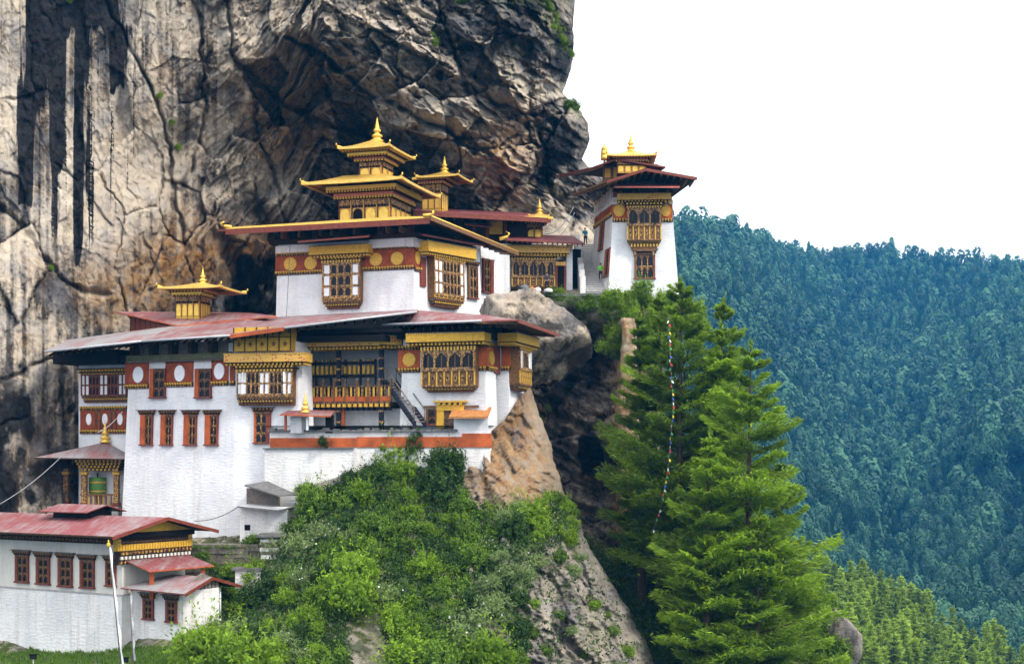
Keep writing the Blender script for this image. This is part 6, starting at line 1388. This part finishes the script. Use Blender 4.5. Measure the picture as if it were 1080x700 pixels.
def plant_slope():
    pts = []; tries = 0
    while len(pts) < 185 and tries < 30000:
        tries += 1; x, y = rs.uniform(196, 640), rs.uniform(475, 715)
        if not green(x, y)[0]: continue
        r = rs.choice([rs.uniform(6, 11), rs.uniform(9, 17), rs.uniform(16, 24)])*(1+0.5*max(0, (y-600)/100))*(1.15 if x < 380 else 1)
        if any((x-a)**2+(y-b)**2 < (0.58*(r+c))**2 for a, b, c in pts): continue
        h, n = hit(BV_H, x, y)
        if h is None: continue
        pts.append((x, y, r))
        f = rs.random(); pz = math.exp(-((x-320)/60)**2-((y-580)/50)**2)+math.exp(-((x-535)/40)**2-((y-610)/50)**2)+math.exp(-((x-250)/80)**2-((y-690)/30)**2)
        if f < 0.75*pz: k = 'pale'
        elif y > 590 and x < 380 and f < .8: k = 'bright'
        elif f > 0.80: k = 'dark'
        else: k = 'leaf' if f > 0.48 else 'bright'
        zone = 'below the terrace wall' if y < 560 and x < 500 else 'on the lower left slope beside the annex' if x < 380 else 'beside the bare rock spur' if x > 500 else 'on the middle of the slope'
        nm = {'pale': 'pale feathery shrub with tiny white flowers', 'bright': 'bright green leafy shrub', 'dark': 'dark green dense shrub', 'leaf': 'mid green bushy shrub'}[k]
        shrub(k, h, r*h.y/FPX*1.25, nm+' '+zone, nm.replace('shrub', 'shrubs')+' '+zone, tall=1.0)
    # sparse tufts on the bare spur and the tan rock
    for x, y, r, k in ((596, 540, 11, 'bright'), (586, 528, 8, 'leaf'), (604, 556, 8, 'pale'), (572, 560, 7, 'leaf'), (612, 590, 7, 'pale'), (606, 604, 9, 'pale'), (560, 610, 8, 'pale'), (590, 650, 6, 'leaf'), (640, 650, 5, 'leaf'), (660, 690, 8, 'bright'), (620, 690, 7, 'leaf'), (628, 640, 8, 'bright'), (646, 668, 7, 'leaf'), (600, 572, 10, 'bright'), (590, 590, 9, 'leaf'), (563, 640, 9, 'bright'), (560, 670, 10, 'leaf'), (604, 668, 8, 'pale'), (655, 704, 8, 'pale'), (498, 452, 6, 'leaf'), (520, 540, 12, 'bright'), (546, 536, 10, 'pale'), (540, 560, 9, 'pale'), (575, 690, 8, 'leaf'), (555, 570, 8, 'leaf')):
        h, n = hit(BV_H, x, y)
        if h: shrub(k, h, r*h.y/FPX*1.2, {'pale': 'small pale tuft', 'bright': 'small bright tuft', 'leaf': 'small green tuft'}[k]+' growing in cracks of the bare rock spur', {'pale': 'pale', 'bright': 'bright', 'leaf': 'green'}[k]+' tufts on the rock spur')
    # named singles
    h, n = hit(BV_H, 436, 492); shrub('dark', h+Vector((0, 0, 0.6)), 0.95, 'tall dark shrub reaching up over the orange stripe', None, tall=1.9, sink=0.2)
    shrub('dark', P(343, 470, 102.3), 0.55, 'small dark shrub growing on the ledge of the orange striped wall', None, tall=1.1)
    shrub('pale', P(320, 520, 102), 0.9, 'grassy pale shrub at the foot of the terrace wall by the sheds', None)
    h, n = hit(BV_H, 233, 664)
    if h: shrub('dark', h, 0.6, 'round dark little bush at the corner of the annex', None)
    for x, y in ((213, 588), (222, 600), (268, 570), (262, 576)): shrub('leaf', P(x, y, 98.5 if y > 580 else 100.2), 0.6, 'small weed clump growing on the rubble wall', 'weeds on the rubble wall')
plant_slope()
def ground_cover():
    g = np.random.default_rng(33); n = 15000; x = g.uniform(150, 690, n*4); y = g.uniform(470, 715, n*4); m = green(x, y) | ((g.random(n*4) < 0.10) & (y > 540) & (x > 480)); x, y = x[m][:n], y[m][:n]
    C = [];
    for a, b in zip(x, y):
        h, nn = hit(BV_H, a, b)
        if h is not None and h.y < 125: C.append((h.x, h.y, h.z, nn.x, nn.y, nn.z))
    C = np.array(C); k = 4; P0 = np.repeat(C[:, :3], k, 0); Nn = np.repeat(C[:, 3:], k, 0); Nn *= np.sign(-(Nn*P0).sum(1))[:, None]; n = len(P0)
    p = P0+Nn*(0.05+0.3*g.random(n))[:, None]+g.normal(size=(n, 3))*0.16; ax = rdir(n, g)+np.array((0, 0, .8)); ax /= np.linalg.norm(ax, axis=1, keepdims=True); bx = cross_n(ax, rdir(n, g)); s = 0.08+0.10*g.random(n)
    me = leafmesh('undergrowth', [(p, ax*s[:, None], bx*(s*.45)[:, None], np.repeat(0.1+0.6*g.random(n//k), k)+0.2*g.random(n), M['leafdark'])]); o = bpy.data.objects.new('undergrowth', me); COL.objects.link(o); tag(o, 'low green weeds and creepers covering the steep slope', 'undergrowth', None, 'stuff')
    # grass in front of the lower house
    n = 30000; x = g.uniform(-60, 215, n); y = g.uniform(668, 735, n); C = []
    for a, b in zip(x, y):
        h, nn = hit(BV_H, a, b)
        if h is not None and b > 682-0.0*a+ (6 if a < 30 else 0) and h.y < 99.5: C.append(tuple(h))
    p = np.array(C)
    for (cx, cy, cw) in ((90, 577, 3),):
        q = np.array([tuple(P(xx, 576+g.random()*3, 99.5+g.random())) for xx in g.uniform(196, 275, 900)]); p = np.vstack([p, q])
    n = len(p); ax = g.normal(size=(n, 3))*0.35+np.array((0, 0, 1.)); ax /= np.linalg.norm(ax, axis=1, keepdims=True); bx = cross_n(ax, rdir(n, g)); s = 0.09+0.10*g.random(n)
    me = leafmesh('grass', [(p+ax*s[:, None]*.6, ax*s[:, None], bx*.03, g.random(n), M['grassblade'])]); o = bpy.data.objects.new('grass', me); COL.objects.link(o); tag(o, 'short green grass in front of the lower house', 'grass', None, 'stuff')
ground_cover()
def cliff_plants():
    for x, y, r, k, lab in ((602, 113, .9, 'leaf', 'dark bush on the rock knob above the far tower roof'), (608, 117, .7, 'dark', 'low dark bush at the outer edge of the rock knob'),
                            (188, 158, .55, 'bright', 'lowest bright fern tuft in the long cliff crack'), (181, 131, .4, 'bright', 'middle fern tuft in the long cliff crack'), (169, 103, .4, 'bright', 'upper fern tuft in the long cliff crack'),
                            (460, 47, .5, 'bright', 'bright fern tuft on the black overhang'), (456, 38, .35, 'bright', 'small fern above the tuft on the black overhang'), (488, 4, .8, 'leaf', 'weeds hanging at the top of the overhang'), (75, 2, .4, 'bright', 'tiny green tuft at the top of the black streak'), (55, 285, .35, 'bright', 'tiny fern in the left diagonal crack'), (572, 443, .3, 'leaf', 'fern beside the rock ridge'), (577, 432, .5, 'bright', 'bright fern in the chasm behind the rock ridge')):
        h, n = hit(BV_C, x, y)
        if h: shrub(k, h+Vector((0, -.2, 0)), r, lab, None, name='fern' if 'fern' in lab else 'shrub')
    g = random.Random(4)
    for i in range(26):
        t = i/25; x = 566+34*t+g.uniform(-4, 4); y = -6+62*t**1.2+g.uniform(-4, 4); h, n = hit(BV_C, x, y)
        if h: shrub('bright', h+Vector((0, -.1, 0)), g.uniform(.3, .55), 'bright green grass tuft on the brow of the cliff', 'grass tufts along the cliff brow', name='grass_tuft')
    for i in range(34):
        x = g.uniform(545, 722); y = g.uniform(313, 340) if x > 600 else g.uniform(311, 320); k = g.choice(['leaf', 'bright', 'leaf', 'pale']); 
        shrub(k, P(x, y, 129.3-0.02*(y-310)+ (1.6 if x < 600 else 0)), g.uniform(.35, .85), {'leaf': 'mid green', 'bright': 'bright green', 'pale': 'pale grassy'}[k]+' plant hanging over the mossy far terrace edge', {'leaf': 'mid green', 'bright': 'bright green', 'pale': 'pale grassy'}[k]+' plants along the far terrace edge', name='hanging_plant')
    for i in range(44):
        x, y = g.uniform(640, 738), g.uniform(308, 378)
        if x > 700 and y < 318: continue
        shrub('bright', P(x, y, g.uniform(124.5, 128)), g.uniform(.8, 1.5), 'bright leafy sapling below the far white tower', 'saplings below the far tower', name='sapling')
cliff_plants()

# ---- conifers
def conifer_meshes(seed, H, R_, nwh, needle, dens=1.0, droop=0.25, t0=0.10):
    g = np.random.default_rng(seed); mb = MB(); lean = g.normal(size=2)*0.012*H
    ctr = lambda t: Vector((lean[0]*t*t+0.06*math.sin(t*7+seed), lean[1]*t*t, H*t))
    mb.tube([ctr(i/12) for i in range(13)], 0.022*H*0.75, M['bark'], 9, 0.012)
    C, A, B, T = [], [], [], []
    for i in range(nwh):
        t = t0+(0.99-t0)*(i+g.random()*0.7)/nwh; prof = min(1.0, 1.75*(1-t)**0.85)*min(1, (t-t0+0.10)/0.22)*(0.65+0.6*g.random()); nb = int(g.integers(4, 8)); a0 = g.random()*6.28
        for j in range(nb):
            if g.random() < 0.16: continue
            an = a0+6.283*j/nb+g.normal()*0.25; Lb = R_*prof*(0.45+0.75*g.random())+0.25; o = ctr(t); d = np.array((math.cos(an), math.sin(an), 0)); rise = 0.12+0.35*t+0.1*g.normal()
            k = 7; s = np.linspace(0, 1, k); pts = np.array(o)[None]+d[None]*(s*Lb)[:, None]; pts[:, 2] += Lb*(rise*s-droop*(1-t)*s**2+0.16*s**3)
            if Lb > 0.8: mb.tube([tuple(p) for p in pts[::2]], 0.022+0.012*Lb, M['bark'], 5, 0.01)
            n = int(dens*(120*Lb+30)); u = g.random(n)**0.62; u = 0.12+0.88*u; q = np.stack([np.interp(u, s, pts[:, m_]) for m_ in range(3)], 1)
            sd_ = np.array((-d[1], d[0], 0.)); w_ = (0.40*Lb*(1-0.75*np.abs(u-0.55))*(np.round((g.random(n)*2-1)*3+0.5*g.normal(size=n))/3+0.07*g.normal(size=n))); kcl = max(3, int(Lb*3)); 
            q = q+sd_[None]*w_[:, None]; q[:, 2] += -0.16*np.abs(w_)+(0.05+0.018*Lb)*g.normal(size=n)
            ax = d[None]*0.8+sd_[None]*np.sign(w_)[:, None]*(0.75*g.random(n))[:, None]+0.35*g.normal(size=(n, 3)); ax[:, 2] += 0.22; ax /= np.linalg.norm(ax, axis=1, keepdims=True)
            up = np.tile(np.array((0., 0., 1.)), (n, 1))+0.55*g.normal(size=(n, 3)); bx = cross_n(ax, up); sz = needle*(0.6+0.8*g.random(n))
            C.append(q); A.append(ax*sz[:, None]); B.append(bx*(sz*0.20)[:, None]); tb = 0.0+0.75*g.random(); T.append(np.clip(tb+0.35*u*g.random(n)+0.15*(u > .75), 0, 1))  # darker inside, lighter at branch tips: lit look put into the tint
    n = 60; q = np.array(ctr(0.985))[None]+g.normal(size=(n, 3))*np.array((0.08, 0.08, 0.3)); ax = g.normal(size=(n, 3))*0.4+np.array((0, 0, .8)); ax /= np.linalg.norm(ax, axis=1, keepdims=True); C.append(q); A.append(ax*needle*.8); B.append(cross_n(ax, rdir(n, g))*needle*.2); T.append(g.random(n))
    return mb, (np.vstack(C), np.vstack(A), np.vstack(B), np.concatenate(T))
def conifer(label, pxb, Y, py_top, pyb, hw, seed, m='needle', nwh=30, lean=0, dens=1.0, needle=0.24, t0=0.1):
    p = P(pxb, pyb, Y); H = zat(py_top, Y)-p.z; R_ = hw/FPX*Y
    t = root('pine_tree', label, 'tree', p, 'tall pines beside the chasm'); mb, pr = conifer_meshes(seed, H, R_, nwh, needle, dens, 0.25, t0)
    me_t = mb.build('trunk', None, False); me_t.parent = t
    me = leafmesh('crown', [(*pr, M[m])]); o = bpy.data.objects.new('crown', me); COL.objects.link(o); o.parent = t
    t.rotation_euler = (0, R(lean), 0); return t
conifer('tallest pine with the broad right side reaching over the blue valley', 790, 103, 358, 790, 80, 1, nwh=25, t0=.10)
conifer('pine with its tip in front of the far tower base', 716, 110, 293, 800, 86, 2, nwh=25, t0=.36)
conifer('pine just right of the prayer flag string with high side branches', 750, 112, 314, 800, 74, 3, nwh=24, t0=.34)
conifer('slim pine at the left edge of the pines beside the striated rock', 700, 112.5, 306, 800, 56, 4, nwh=27, t0=.36)
conifer('pine behind the tallest one with its tip left of it', 768, 109, 338, 800, 58, 8, nwh=24, t0=.3)
conifer('leftmost slim pine rising against the striated rock', 678, 113, 330, 800, 42, 9, nwh=24, t0=.46)
conifer('shorter pine at the right edge of the pine clump', 826, 107, 470, 800, 50, 5, nwh=22)
conifer('front pine in the middle of the clump at the bottom of the picture', 745, 101, 452, 800, 56, 6, nwh=24)
conifer('short front pine below the tallest one', 800, 100, 540, 800, 60, 7, nwh=20)
def chasm_plants():
    g = random.Random(8)
    for i in range(90):
        x = g.uniform(598, 900) if i < 45 else g.uniform(596, 690); top = max(565, float(ys_s(x))-8); y = g.uniform(top, 715); Y = float(slopeY(np.array([x]), np.array([max(y, float(ys_s(x)))]))[0])-0.6
        if x > 850: Y -= 1
        k = 'dark' if x < 840 and g.random() < .75 else 'leaf'
        shrub(k, P(x, y, Y), g.uniform(1.0, 2.0), ('dark bush in the shade under the tall pines' if k == 'dark' else 'mid green bush on the slope under the tall pines'), ('dark' if k == 'dark' else 'mid green')+' bushes under the pines', name='bush')
    for x, y, r in ((850, 640, 1.6), (842, 622, 1.4), (862, 650, 1.2), (856, 628, 1.2), (836, 650, 1.5)): shrub('bright', P(x, y, 112), r, 'bright bush on top of the rock outcrop right of the pines', 'bushes on the right rock outcrop', name='bush')
    boulder('boulder', 887, 686, 113, 1.35, 1.5, 3.2, R(-8), 'tan rock outcrop at the bottom right of the pine clump', 431, M['rocktan'])
chasm_plants()

# ---- young pines on the nearer rise, each a tree of its own
def near_trees():
    g = random.Random(15); protos = []
    for s in range(5):
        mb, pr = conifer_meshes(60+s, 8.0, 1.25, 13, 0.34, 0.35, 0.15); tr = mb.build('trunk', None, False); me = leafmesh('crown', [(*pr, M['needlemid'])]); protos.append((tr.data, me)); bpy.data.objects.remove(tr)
    n = 0
    for row in range(400):
        x = g.uniform(830, 1110); y0 = float(yh_n(x)); y = y0+g.random()**1.2*95
        if y > 735 or n >= 190: continue
        Y = float(near_depth(np.array([x]), np.array([y]))[0]); p = P(x, y, Y); t = bpy.data.objects.new('young_pine', None); COL.objects.link(t); t.location = (p.x, p.y, p.z-.3); s = g.uniform(.5, .95); t.scale = (s*1.2, s*1.2, s); t.rotation_euler = (0, 0, g.uniform(0, 6.28))
        tag(t, 'light green young pine on the nearer wooded rise at the lower right', 'tree', 'young pines on the nearer wooded rise'); a, b = g.choice(protos)
        for nm, d in (('trunk', a), ('crown', b)): o = bpy.data.objects.new(nm, d); COL.objects.link(o); o.parent = t
        n += 1
near_trees()
# ---- far forest: one mass of trees
def far_forest():
    g = np.random.default_rng(77); n = 26000; x = g.uniform(560, 1330, n); y = g.uniform(225, 760, n); top = yr_m(x); Y = mtn_depth(x, np.maximum(y, top)); ok = (y > top) & (g.random(n) < np.clip((Y/950)**2, 0.12, 1)*0.78); x, y, Y = x[ok], y[ok], Y[ok]
    # crest trees stand along the ridge
    xr = g.uniform(690, 1120, 420); yr_ = yr_m(xr)+g.random(420)*1.5; x = np.concatenate([x, xr]); y = np.concatenate([y, yr_]); Y = np.concatenate([Y, mtn_depth(xr, yr_)]); n = len(x)
    base = np.stack([(x-CX)/FPX*Y, Y, (HZ-y)/FPX*Y-1.5], 1); H = g.choice([7, 10, 13, 18], n, p=[.35, .35, .22, .08])*0.8*g.uniform(.8, 1.2, n)*(0.75+0.5*np.clip(fbm(x/50, y/50, 3, 701)+.5, 0, 1)); con = g.random(n) < 0.32
    tr = -0.05+0.75*g.random(n)+0.3*ridged((x*0.8+y*0.35)/62, (y-x*0.2)/190, 4, 502)+0.35*fbm(x/60, y/60, 3, 702); parts = []  # spurs tinted lighter than gullies: lit relief put into the colour
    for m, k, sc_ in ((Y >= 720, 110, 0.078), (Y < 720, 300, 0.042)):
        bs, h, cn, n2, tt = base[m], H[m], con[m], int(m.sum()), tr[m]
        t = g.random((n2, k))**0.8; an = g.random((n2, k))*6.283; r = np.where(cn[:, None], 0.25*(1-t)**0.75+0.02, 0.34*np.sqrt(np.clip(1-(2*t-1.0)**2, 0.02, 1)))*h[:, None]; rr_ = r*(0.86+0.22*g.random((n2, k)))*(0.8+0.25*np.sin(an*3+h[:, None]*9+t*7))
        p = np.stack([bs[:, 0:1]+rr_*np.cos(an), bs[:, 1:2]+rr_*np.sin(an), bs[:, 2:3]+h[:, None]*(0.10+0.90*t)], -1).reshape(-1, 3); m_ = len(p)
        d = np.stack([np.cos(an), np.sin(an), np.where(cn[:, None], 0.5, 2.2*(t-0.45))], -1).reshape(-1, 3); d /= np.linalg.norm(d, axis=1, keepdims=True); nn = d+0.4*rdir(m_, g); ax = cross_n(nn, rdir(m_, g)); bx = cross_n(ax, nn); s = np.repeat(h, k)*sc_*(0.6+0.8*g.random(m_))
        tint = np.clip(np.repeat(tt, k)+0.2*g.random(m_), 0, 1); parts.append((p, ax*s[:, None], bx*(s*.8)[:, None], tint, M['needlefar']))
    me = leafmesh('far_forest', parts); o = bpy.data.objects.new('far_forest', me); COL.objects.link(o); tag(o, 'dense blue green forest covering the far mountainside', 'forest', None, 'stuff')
far_forest()
# ---------------------------------------------------------------- people, flags, lamps, wires
def skin_obj(name, verts, edges, radii, m, parent, rootv=0):
    me = bpy.data.meshes.new(name); me.from_pydata([tuple(v) for v in verts], edges, [])
    b = bmesh.new(); b.from_mesh(me); ly = b.verts.layers.skin.verify(); b.verts.ensure_lookup_table()
    for i, r in enumerate(radii): b.verts[i][ly].radius = (r, r); b.verts[i][ly].use_root = (i == rootv)
    b.to_mesh(me); b.free(); me.materials.append(m); o = bpy.data.objects.new(name, me); COL.objects.link(o); o.parent = parent
    s = o.modifiers.new('skin', 'SKIN'); s.use_smooth_shade = True; o.modifiers.new('sub', 'SUBSURF').levels = 1; o.modifiers['sub'].render_levels = 2; return o
M['skin'] = simple('skin', (0.38, 0.22, 0.15), 0.6, 0, 0.05, 4, 0)
M['hair'] = simple('black_hair', (0.012, 0.01, 0.009), 0.6, 0, 0.1, 4, 0)
M['cl_green'] = simple('bright_green_jacket', (0.16, 0.62, 0.05), 0.7, 0, 0.1, 6, 0)
M['cl_dark'] = simple('dark_trousers', (0.02, 0.021, 0.026), 0.8, 0, 0.2, 6, 0)
M['cl_blue'] = simple('teal_jacket', (0.02, 0.17, 0.24), 0.7, 0, 0.1, 6, 0)
M['cl_grey'] = simple('charcoal_jacket', (0.04, 0.04, 0.045), 0.8, 0, 0.2, 6, 0)
def person(label, p, h, yaw, top, bend=0.0, reach=0.3):
    t = root('person', label, 'person', p); s = h/1.7
    V = [(0, 0, .93), (0, -bend*.3, 1.15), (0, -bend*.8, 1.38), (0, -bend, 1.47), (0, -bend-.02, 1.56), (0, -bend-.01, 1.66)]; E = [(0, 1), (1, 2), (2, 3), (3, 4), (4, 5)]; Rr = [.13, .12, .13, .055, .085, .075]
    for sgn in (-1, 1):
        k = len(V); V += [(sgn*.10, 0, .86), (sgn*.11, -.04*sgn, .48), (sgn*.12, .02*sgn, .08), (sgn*.125, .02*sgn-.13, .04)]; E += [(0, k), (k, k+1), (k+1, k+2), (k+2, k+3)]; Rr += [.085, .06, .042, .038]
        k = len(V); V += [(sgn*.19, -bend*.75, 1.38), (sgn*.25, -bend*.6-.02, 1.1), (sgn*.24, -bend*.6-reach, .95), (sgn*.235, -bend*.6-reach*1.25, .90)]; E += [(2, k), (k, k+1), (k+1, k+2), (k+2, k+3)]; Rr += [.062, .047, .034, .03]
        hand = V[-1]
        for f in range(4): q = len(V); a = (f-1.5)*.018; V += [(hand[0]+a, hand[1]-.05, hand[2]-.015), (hand[0]+a, hand[1]-.085, hand[2]-.05)]; E += [(k+3, q), (q, q+1)]; Rr += [.009, .008]
        q = len(V); V.append((hand[0]-sgn*.045, hand[1]-.03, hand[2]+.005)); E.append((k+3, q)); Rr.append(.01)
    c, s_ = math.cos(yaw), math.sin(yaw); rot = lambda v: ((v[0]*c-v[1]*s_)*s, (v[0]*s_+v[1]*c)*s, v[2]*s)
    skin_obj('body', [rot(v) for v in V], E, [r*s for r in Rr], M['skin'], t)
    jv = [(0, 0, .90), V[1], V[2], (0, -bend*.92, 1.44)]; je = [(0, 1), (1, 2), (2, 3)]; jr = [.15, .145, .155, .08]
    for sgn in (-1, 1): k = len(jv); jv += [(sgn*.19, -bend*.75, 1.38), (sgn*.25, -bend*.6-.02, 1.1), (sgn*.24, -bend*.6-reach*.9, .965)]; je += [(2, k), (k, k+1), (k+1, k+2)]; jr += [.08, .065, .05]
    skin_obj('jacket', [rot(v) for v in jv], je, [r*s for r in jr], top, t)
    tv = [(0, 0, .92)]; te = []; tr = [.142]
    for sgn in (-1, 1): k = len(tv); tv += [(sgn*.10, 0, .84), (sgn*.11, -.04*sgn, .48), (sgn*.12, .02*sgn, .10)]; te += [(0, k), (k, k+1), (k+1, k+2)]; tr += [.10, .075, .06]
    skin_obj('trousers', [rot(v) for v in tv], te, [r*s for r in tr], M['cl_dark'], t)
    mb = MB(); mb.lathe(Vector(p)+Vector(rot((0, -bend+.02, 1.56))), [(.06*s, -.02), (.098*s, .02*s), (.103*s, .08*s), (.08*s, .14*s), (.03*s, .175*s)], M['hair'], 12); mb.build('hair', t, False)
person('person in bright green jacket and dark trousers on the stone stairway', P(633.6, 296, 132.2), 1.62, R(15), M['cl_green'])
person('person in teal jacket at the top of the stone stairway', P(617.5, 258.5, 143), 1.7, R(-20), M['cl_blue'], 0.15)
person('person in charcoal jacket standing by the chapel door', P(577, 306.5, 131.4), 1.66, R(10), M['cl_grey'])
# things left on the far terrace in front of the chapel
def bundle(px, py, Y, m, label, w_=.5, h=.5):
    p = P(px, py, Y); g = random.Random(int(px)); mb = MB(); n = 10
    mb.lathe(p, [(w_*.35, 0), (w_*.5, h*.12), (w_*.52, h*.5), (w_*.4, h*.8), (w_*.16, h*.92), (w_*.2, h)], m, n); o = mb.build('sack', None, False); V = o.data.vertices
    for v in V: v.co.x += g.uniform(-.04, .04); v.co.y += g.uniform(-.04, .04)
    tag(o, label, 'sack')
M['sackgrey'] = simple('grey_sack', (0.16, 0.16, 0.17), 0.8, 0, .3, 5); M['sackwhite'] = simple('white_sack', (0.7, 0.68, 0.64), 0.8, 0, .15, 5); M['sackorange'] = simple('orange_sack', (0.7, 0.2, 0.04), 0.7, 0, .2, 5)
bundle(553, 308.5, 130.6, M['sackgrey'], 'tall grey sack left of the chapel door on the far terrace', .75, .8); bundle(546, 308.5, 130.6, M['cl_dark'], 'black sack at the left end of the chapel front', .55, .7)
bundle(561, 308.5, 130.4, M['sackorange'], 'orange sack in front of the chapel panels', .6, .55); bundle(567, 308.5, 130.3, M['sackwhite'], 'white sack beside the orange one on the terrace', .65, .5); bundle(578.5, 308.5, 130.2, M['sackwhite'], 'long white bundle before the chapel door', .8, .4)
FLAGC = [(0.04, 0.10, 0.45), (0.75, 0.75, 0.74), (0.5, 0.03, 0.03), (0.05, 0.28, 0.07), (0.68, 0.5, 0.05)]
for i, c in enumerate(FLAGC): M['flag%d' % i] = simple('flag_cloth_%d' % i, c, 0.8, 0, .15, 6, 0)
def flags(name, label, pts, n, fw, fh, seed):
    pts = [P(*p) for p in pts]; r = root(name, label, 'prayer flags', pts[0]); g = random.Random(seed)
    d = [0]; [d.append(d[-1]+(b-a).length) for a, b in zip(pts, pts[1:])]
    def at(s):
        s *= d[-1]
        for i in range(len(pts)-1):
            if s <= d[i+1]: return pts[i]+(pts[i+1]-pts[i])*((s-d[i])/(d[i+1]-d[i]))
        return pts[-1]
    mb = MB(); mb.tube([at(i/40) for i in range(41)], 0.01, M['plank'], 5); mb.build('cord', r, False)
    for i in range(n):
        p, q = at((i+.1)/n), at((i+.1)/n+fw/d[-1]); v = Vector((g.uniform(-.5, 1), g.uniform(-.4, .4), -.5)).normalized()*fh*g.uniform(.7, 1.1); m = M['flag%d' % (i % 5)]; mb = MB()
        k = Vector((0, .012, 0)); w1 = Vector((g.uniform(-.06, .06), g.uniform(-.06, .06), 0)); mb.hexa([p+v, q+v+w1, q+v+w1+k, p+v+k, p, q, q+k, p+k], m); mb.build('flag', r)
flags('prayer_flag_string', 'long string of coloured prayer flags hanging down in front of the pines', [(705, 333, 105), (707, 380, 103.6), (710, 430, 103), (705, 490, 103), (698, 530, 103.3), (688, 562, 104)], 52, .17, .17, 3)
def flagpole(label, pb, pt, Y, cloth, cm, band):
    b, t_ = P(*pb, Y), P(*pt, Y); r = root('flagpole', label, 'flagpole', b); mb = MB(); mb.tube([b-Vector((0, 0, .6)), t_], 0.045, M['plank'], 8, .03); mb.build('pole', r, False)
    mb = MB(); n = 22; a0, a1 = cloth; v = t_-b; L0 = []; 
    for i in range(n+1): s = a1+(a0-a1)*i/n; p = b+v*s; w_ = .11+.03*math.sin(i*1.3); L0.append((p+Vector((.03, -.05, 0)), p+Vector((.03+w_, -.05+.07*math.sin(i*.9), -.05))))
    for i in range(n): a, c = L0[i]; d, e = L0[i+1]; k = Vector((0, .012, 0)); mb.hexa([d, e, e+k, d+k, a, c, c+k, a+k], cm)
    mb.build('cloth', r); mb = MB(); mb.lathe(t_, [(.06, -.3), (.12, -.25), (.12, -.05), (.04, 0), (.05, .12), (.0, .2)], M[band], 10); mb.build('finial', r, False)
flagpole('tall leaning flagpole with long narrow white banner in front of the lower house', (129, 706), (114.5, 572), 88.3, (.02, .97), M['panel'], 'goldpaint')
flagpole('shorter flagpole with grey white banner beside the annex corner', (141.5, 706), (136.5, 622), 88.0, (.12, .98), M['metal'], 'plank')
def floodlight(px, py, label):
    p = P(px, py, 88.5); r = root('floodlight', label, 'lamp', p-Vector((0, 0, .8))); F = Fac((p.x, p.y), 12); mb = MB(); mb.box(F, -.2, .2, p.z-.12, p.z+.16, -.12, .06, M['black']); mb.box(F, -.23, .23, p.z+.16, p.z+.2, -.16, .12, M['black']); mb.build('housing', r); mb = MB(); mb.box(F, -.16, .16, p.z-.08, p.z+.12, .06, .07, M['glass']); mb.build('lens', r); mb = MB(); mb.tube([p-Vector((0, 0, .9)), p-Vector((0, 0, .1))], .03, M['metal'], 6); mb.build('stake', r, False)
floodlight(35, 692.5, 'small black floodlight on a stake on the grass below the lower house'); floodlight(132, 696, 'black floodlight at the foot of the white banner pole')
def cable(label, pts, r=.03, m='panel', sag=.6):
    A, B = P(*pts[0]), P(*pts[-1]); mb = MB(); mb.tube([A+(B-A)*(i/20)-Vector((0, 0, sag*4*(i/20)*(1-i/20))) for i in range(21)], r, M[m], 6); tag(mb.build('cable', None, False), label, 'cable')
cable('pale cable rising from the left edge to the pavilion roof', [(-30, 545, 101), (64, 482, 108.2)], .02, 'metal', sag=.5)
cable('pale cable from the pavilion finial up to the recessed shrine', [(103, 456, 109.8), (129, 434, 109.2)], .025, sag=.2)
cable('dark cable slung from the lower house gable to the stone shed', [(205, 549, 96), (253, 533, 100.5)], .025, 'darkwood', .3)
cable('white cable slack across the dark rock by the stairway', [(571, 245, 139), (605, 218, 137)], .035, sag=1.0)
cable('second white cable below the first by the stairway', [(575, 247, 139), (606, 224, 137)], .03, sag=1.2)
cable('thin pale cord hanging down the front of the golden temple', [(306, 258, 119.0), (302, 336, 118.8)], .025, 'plank', 0)
# ---------------------------------------------------------------- mountain air
def air():
    mb = MB(); f = Fac((0, 0), 0); mb.box(f, -2700, 2700, -261, 290, -2000, 2100, None) if False else None
    x, y0, y1, z0, z1 = 2700, -2100, 2300, -262, 290
    m = bpy.data.materials.new('mountain_air'); m.use_nodes = True; t = m.node_tree; t.nodes.clear(); o_ = N(t, "ShaderNodeOutputMaterial"); v = N(t, "ShaderNodeVolumePrincipled"); v.inputs["Color"].default_value = (*HAZE_C, 1); v.inputs["Density"].default_value = HAZE_D; v.inputs["Anisotropy"].default_value = 0.1; L(t, v.outputs[0], o_.inputs["Volume"])
    mb.hexa([(-x, y0, z0), (x, y0, z0), (x, y1, z0), (-x, y1, z0), (-x, y0, z1), (x, y0, z1), (x, y1, z1), (-x, y1, z1)], m)
    tag(mb.build('haze'), 'thin blue mountain air', 'haze', None, 'stuff')
HAZE_C, HAZE_D = (0.05, 0.40, 0.92), 0.00017
air()
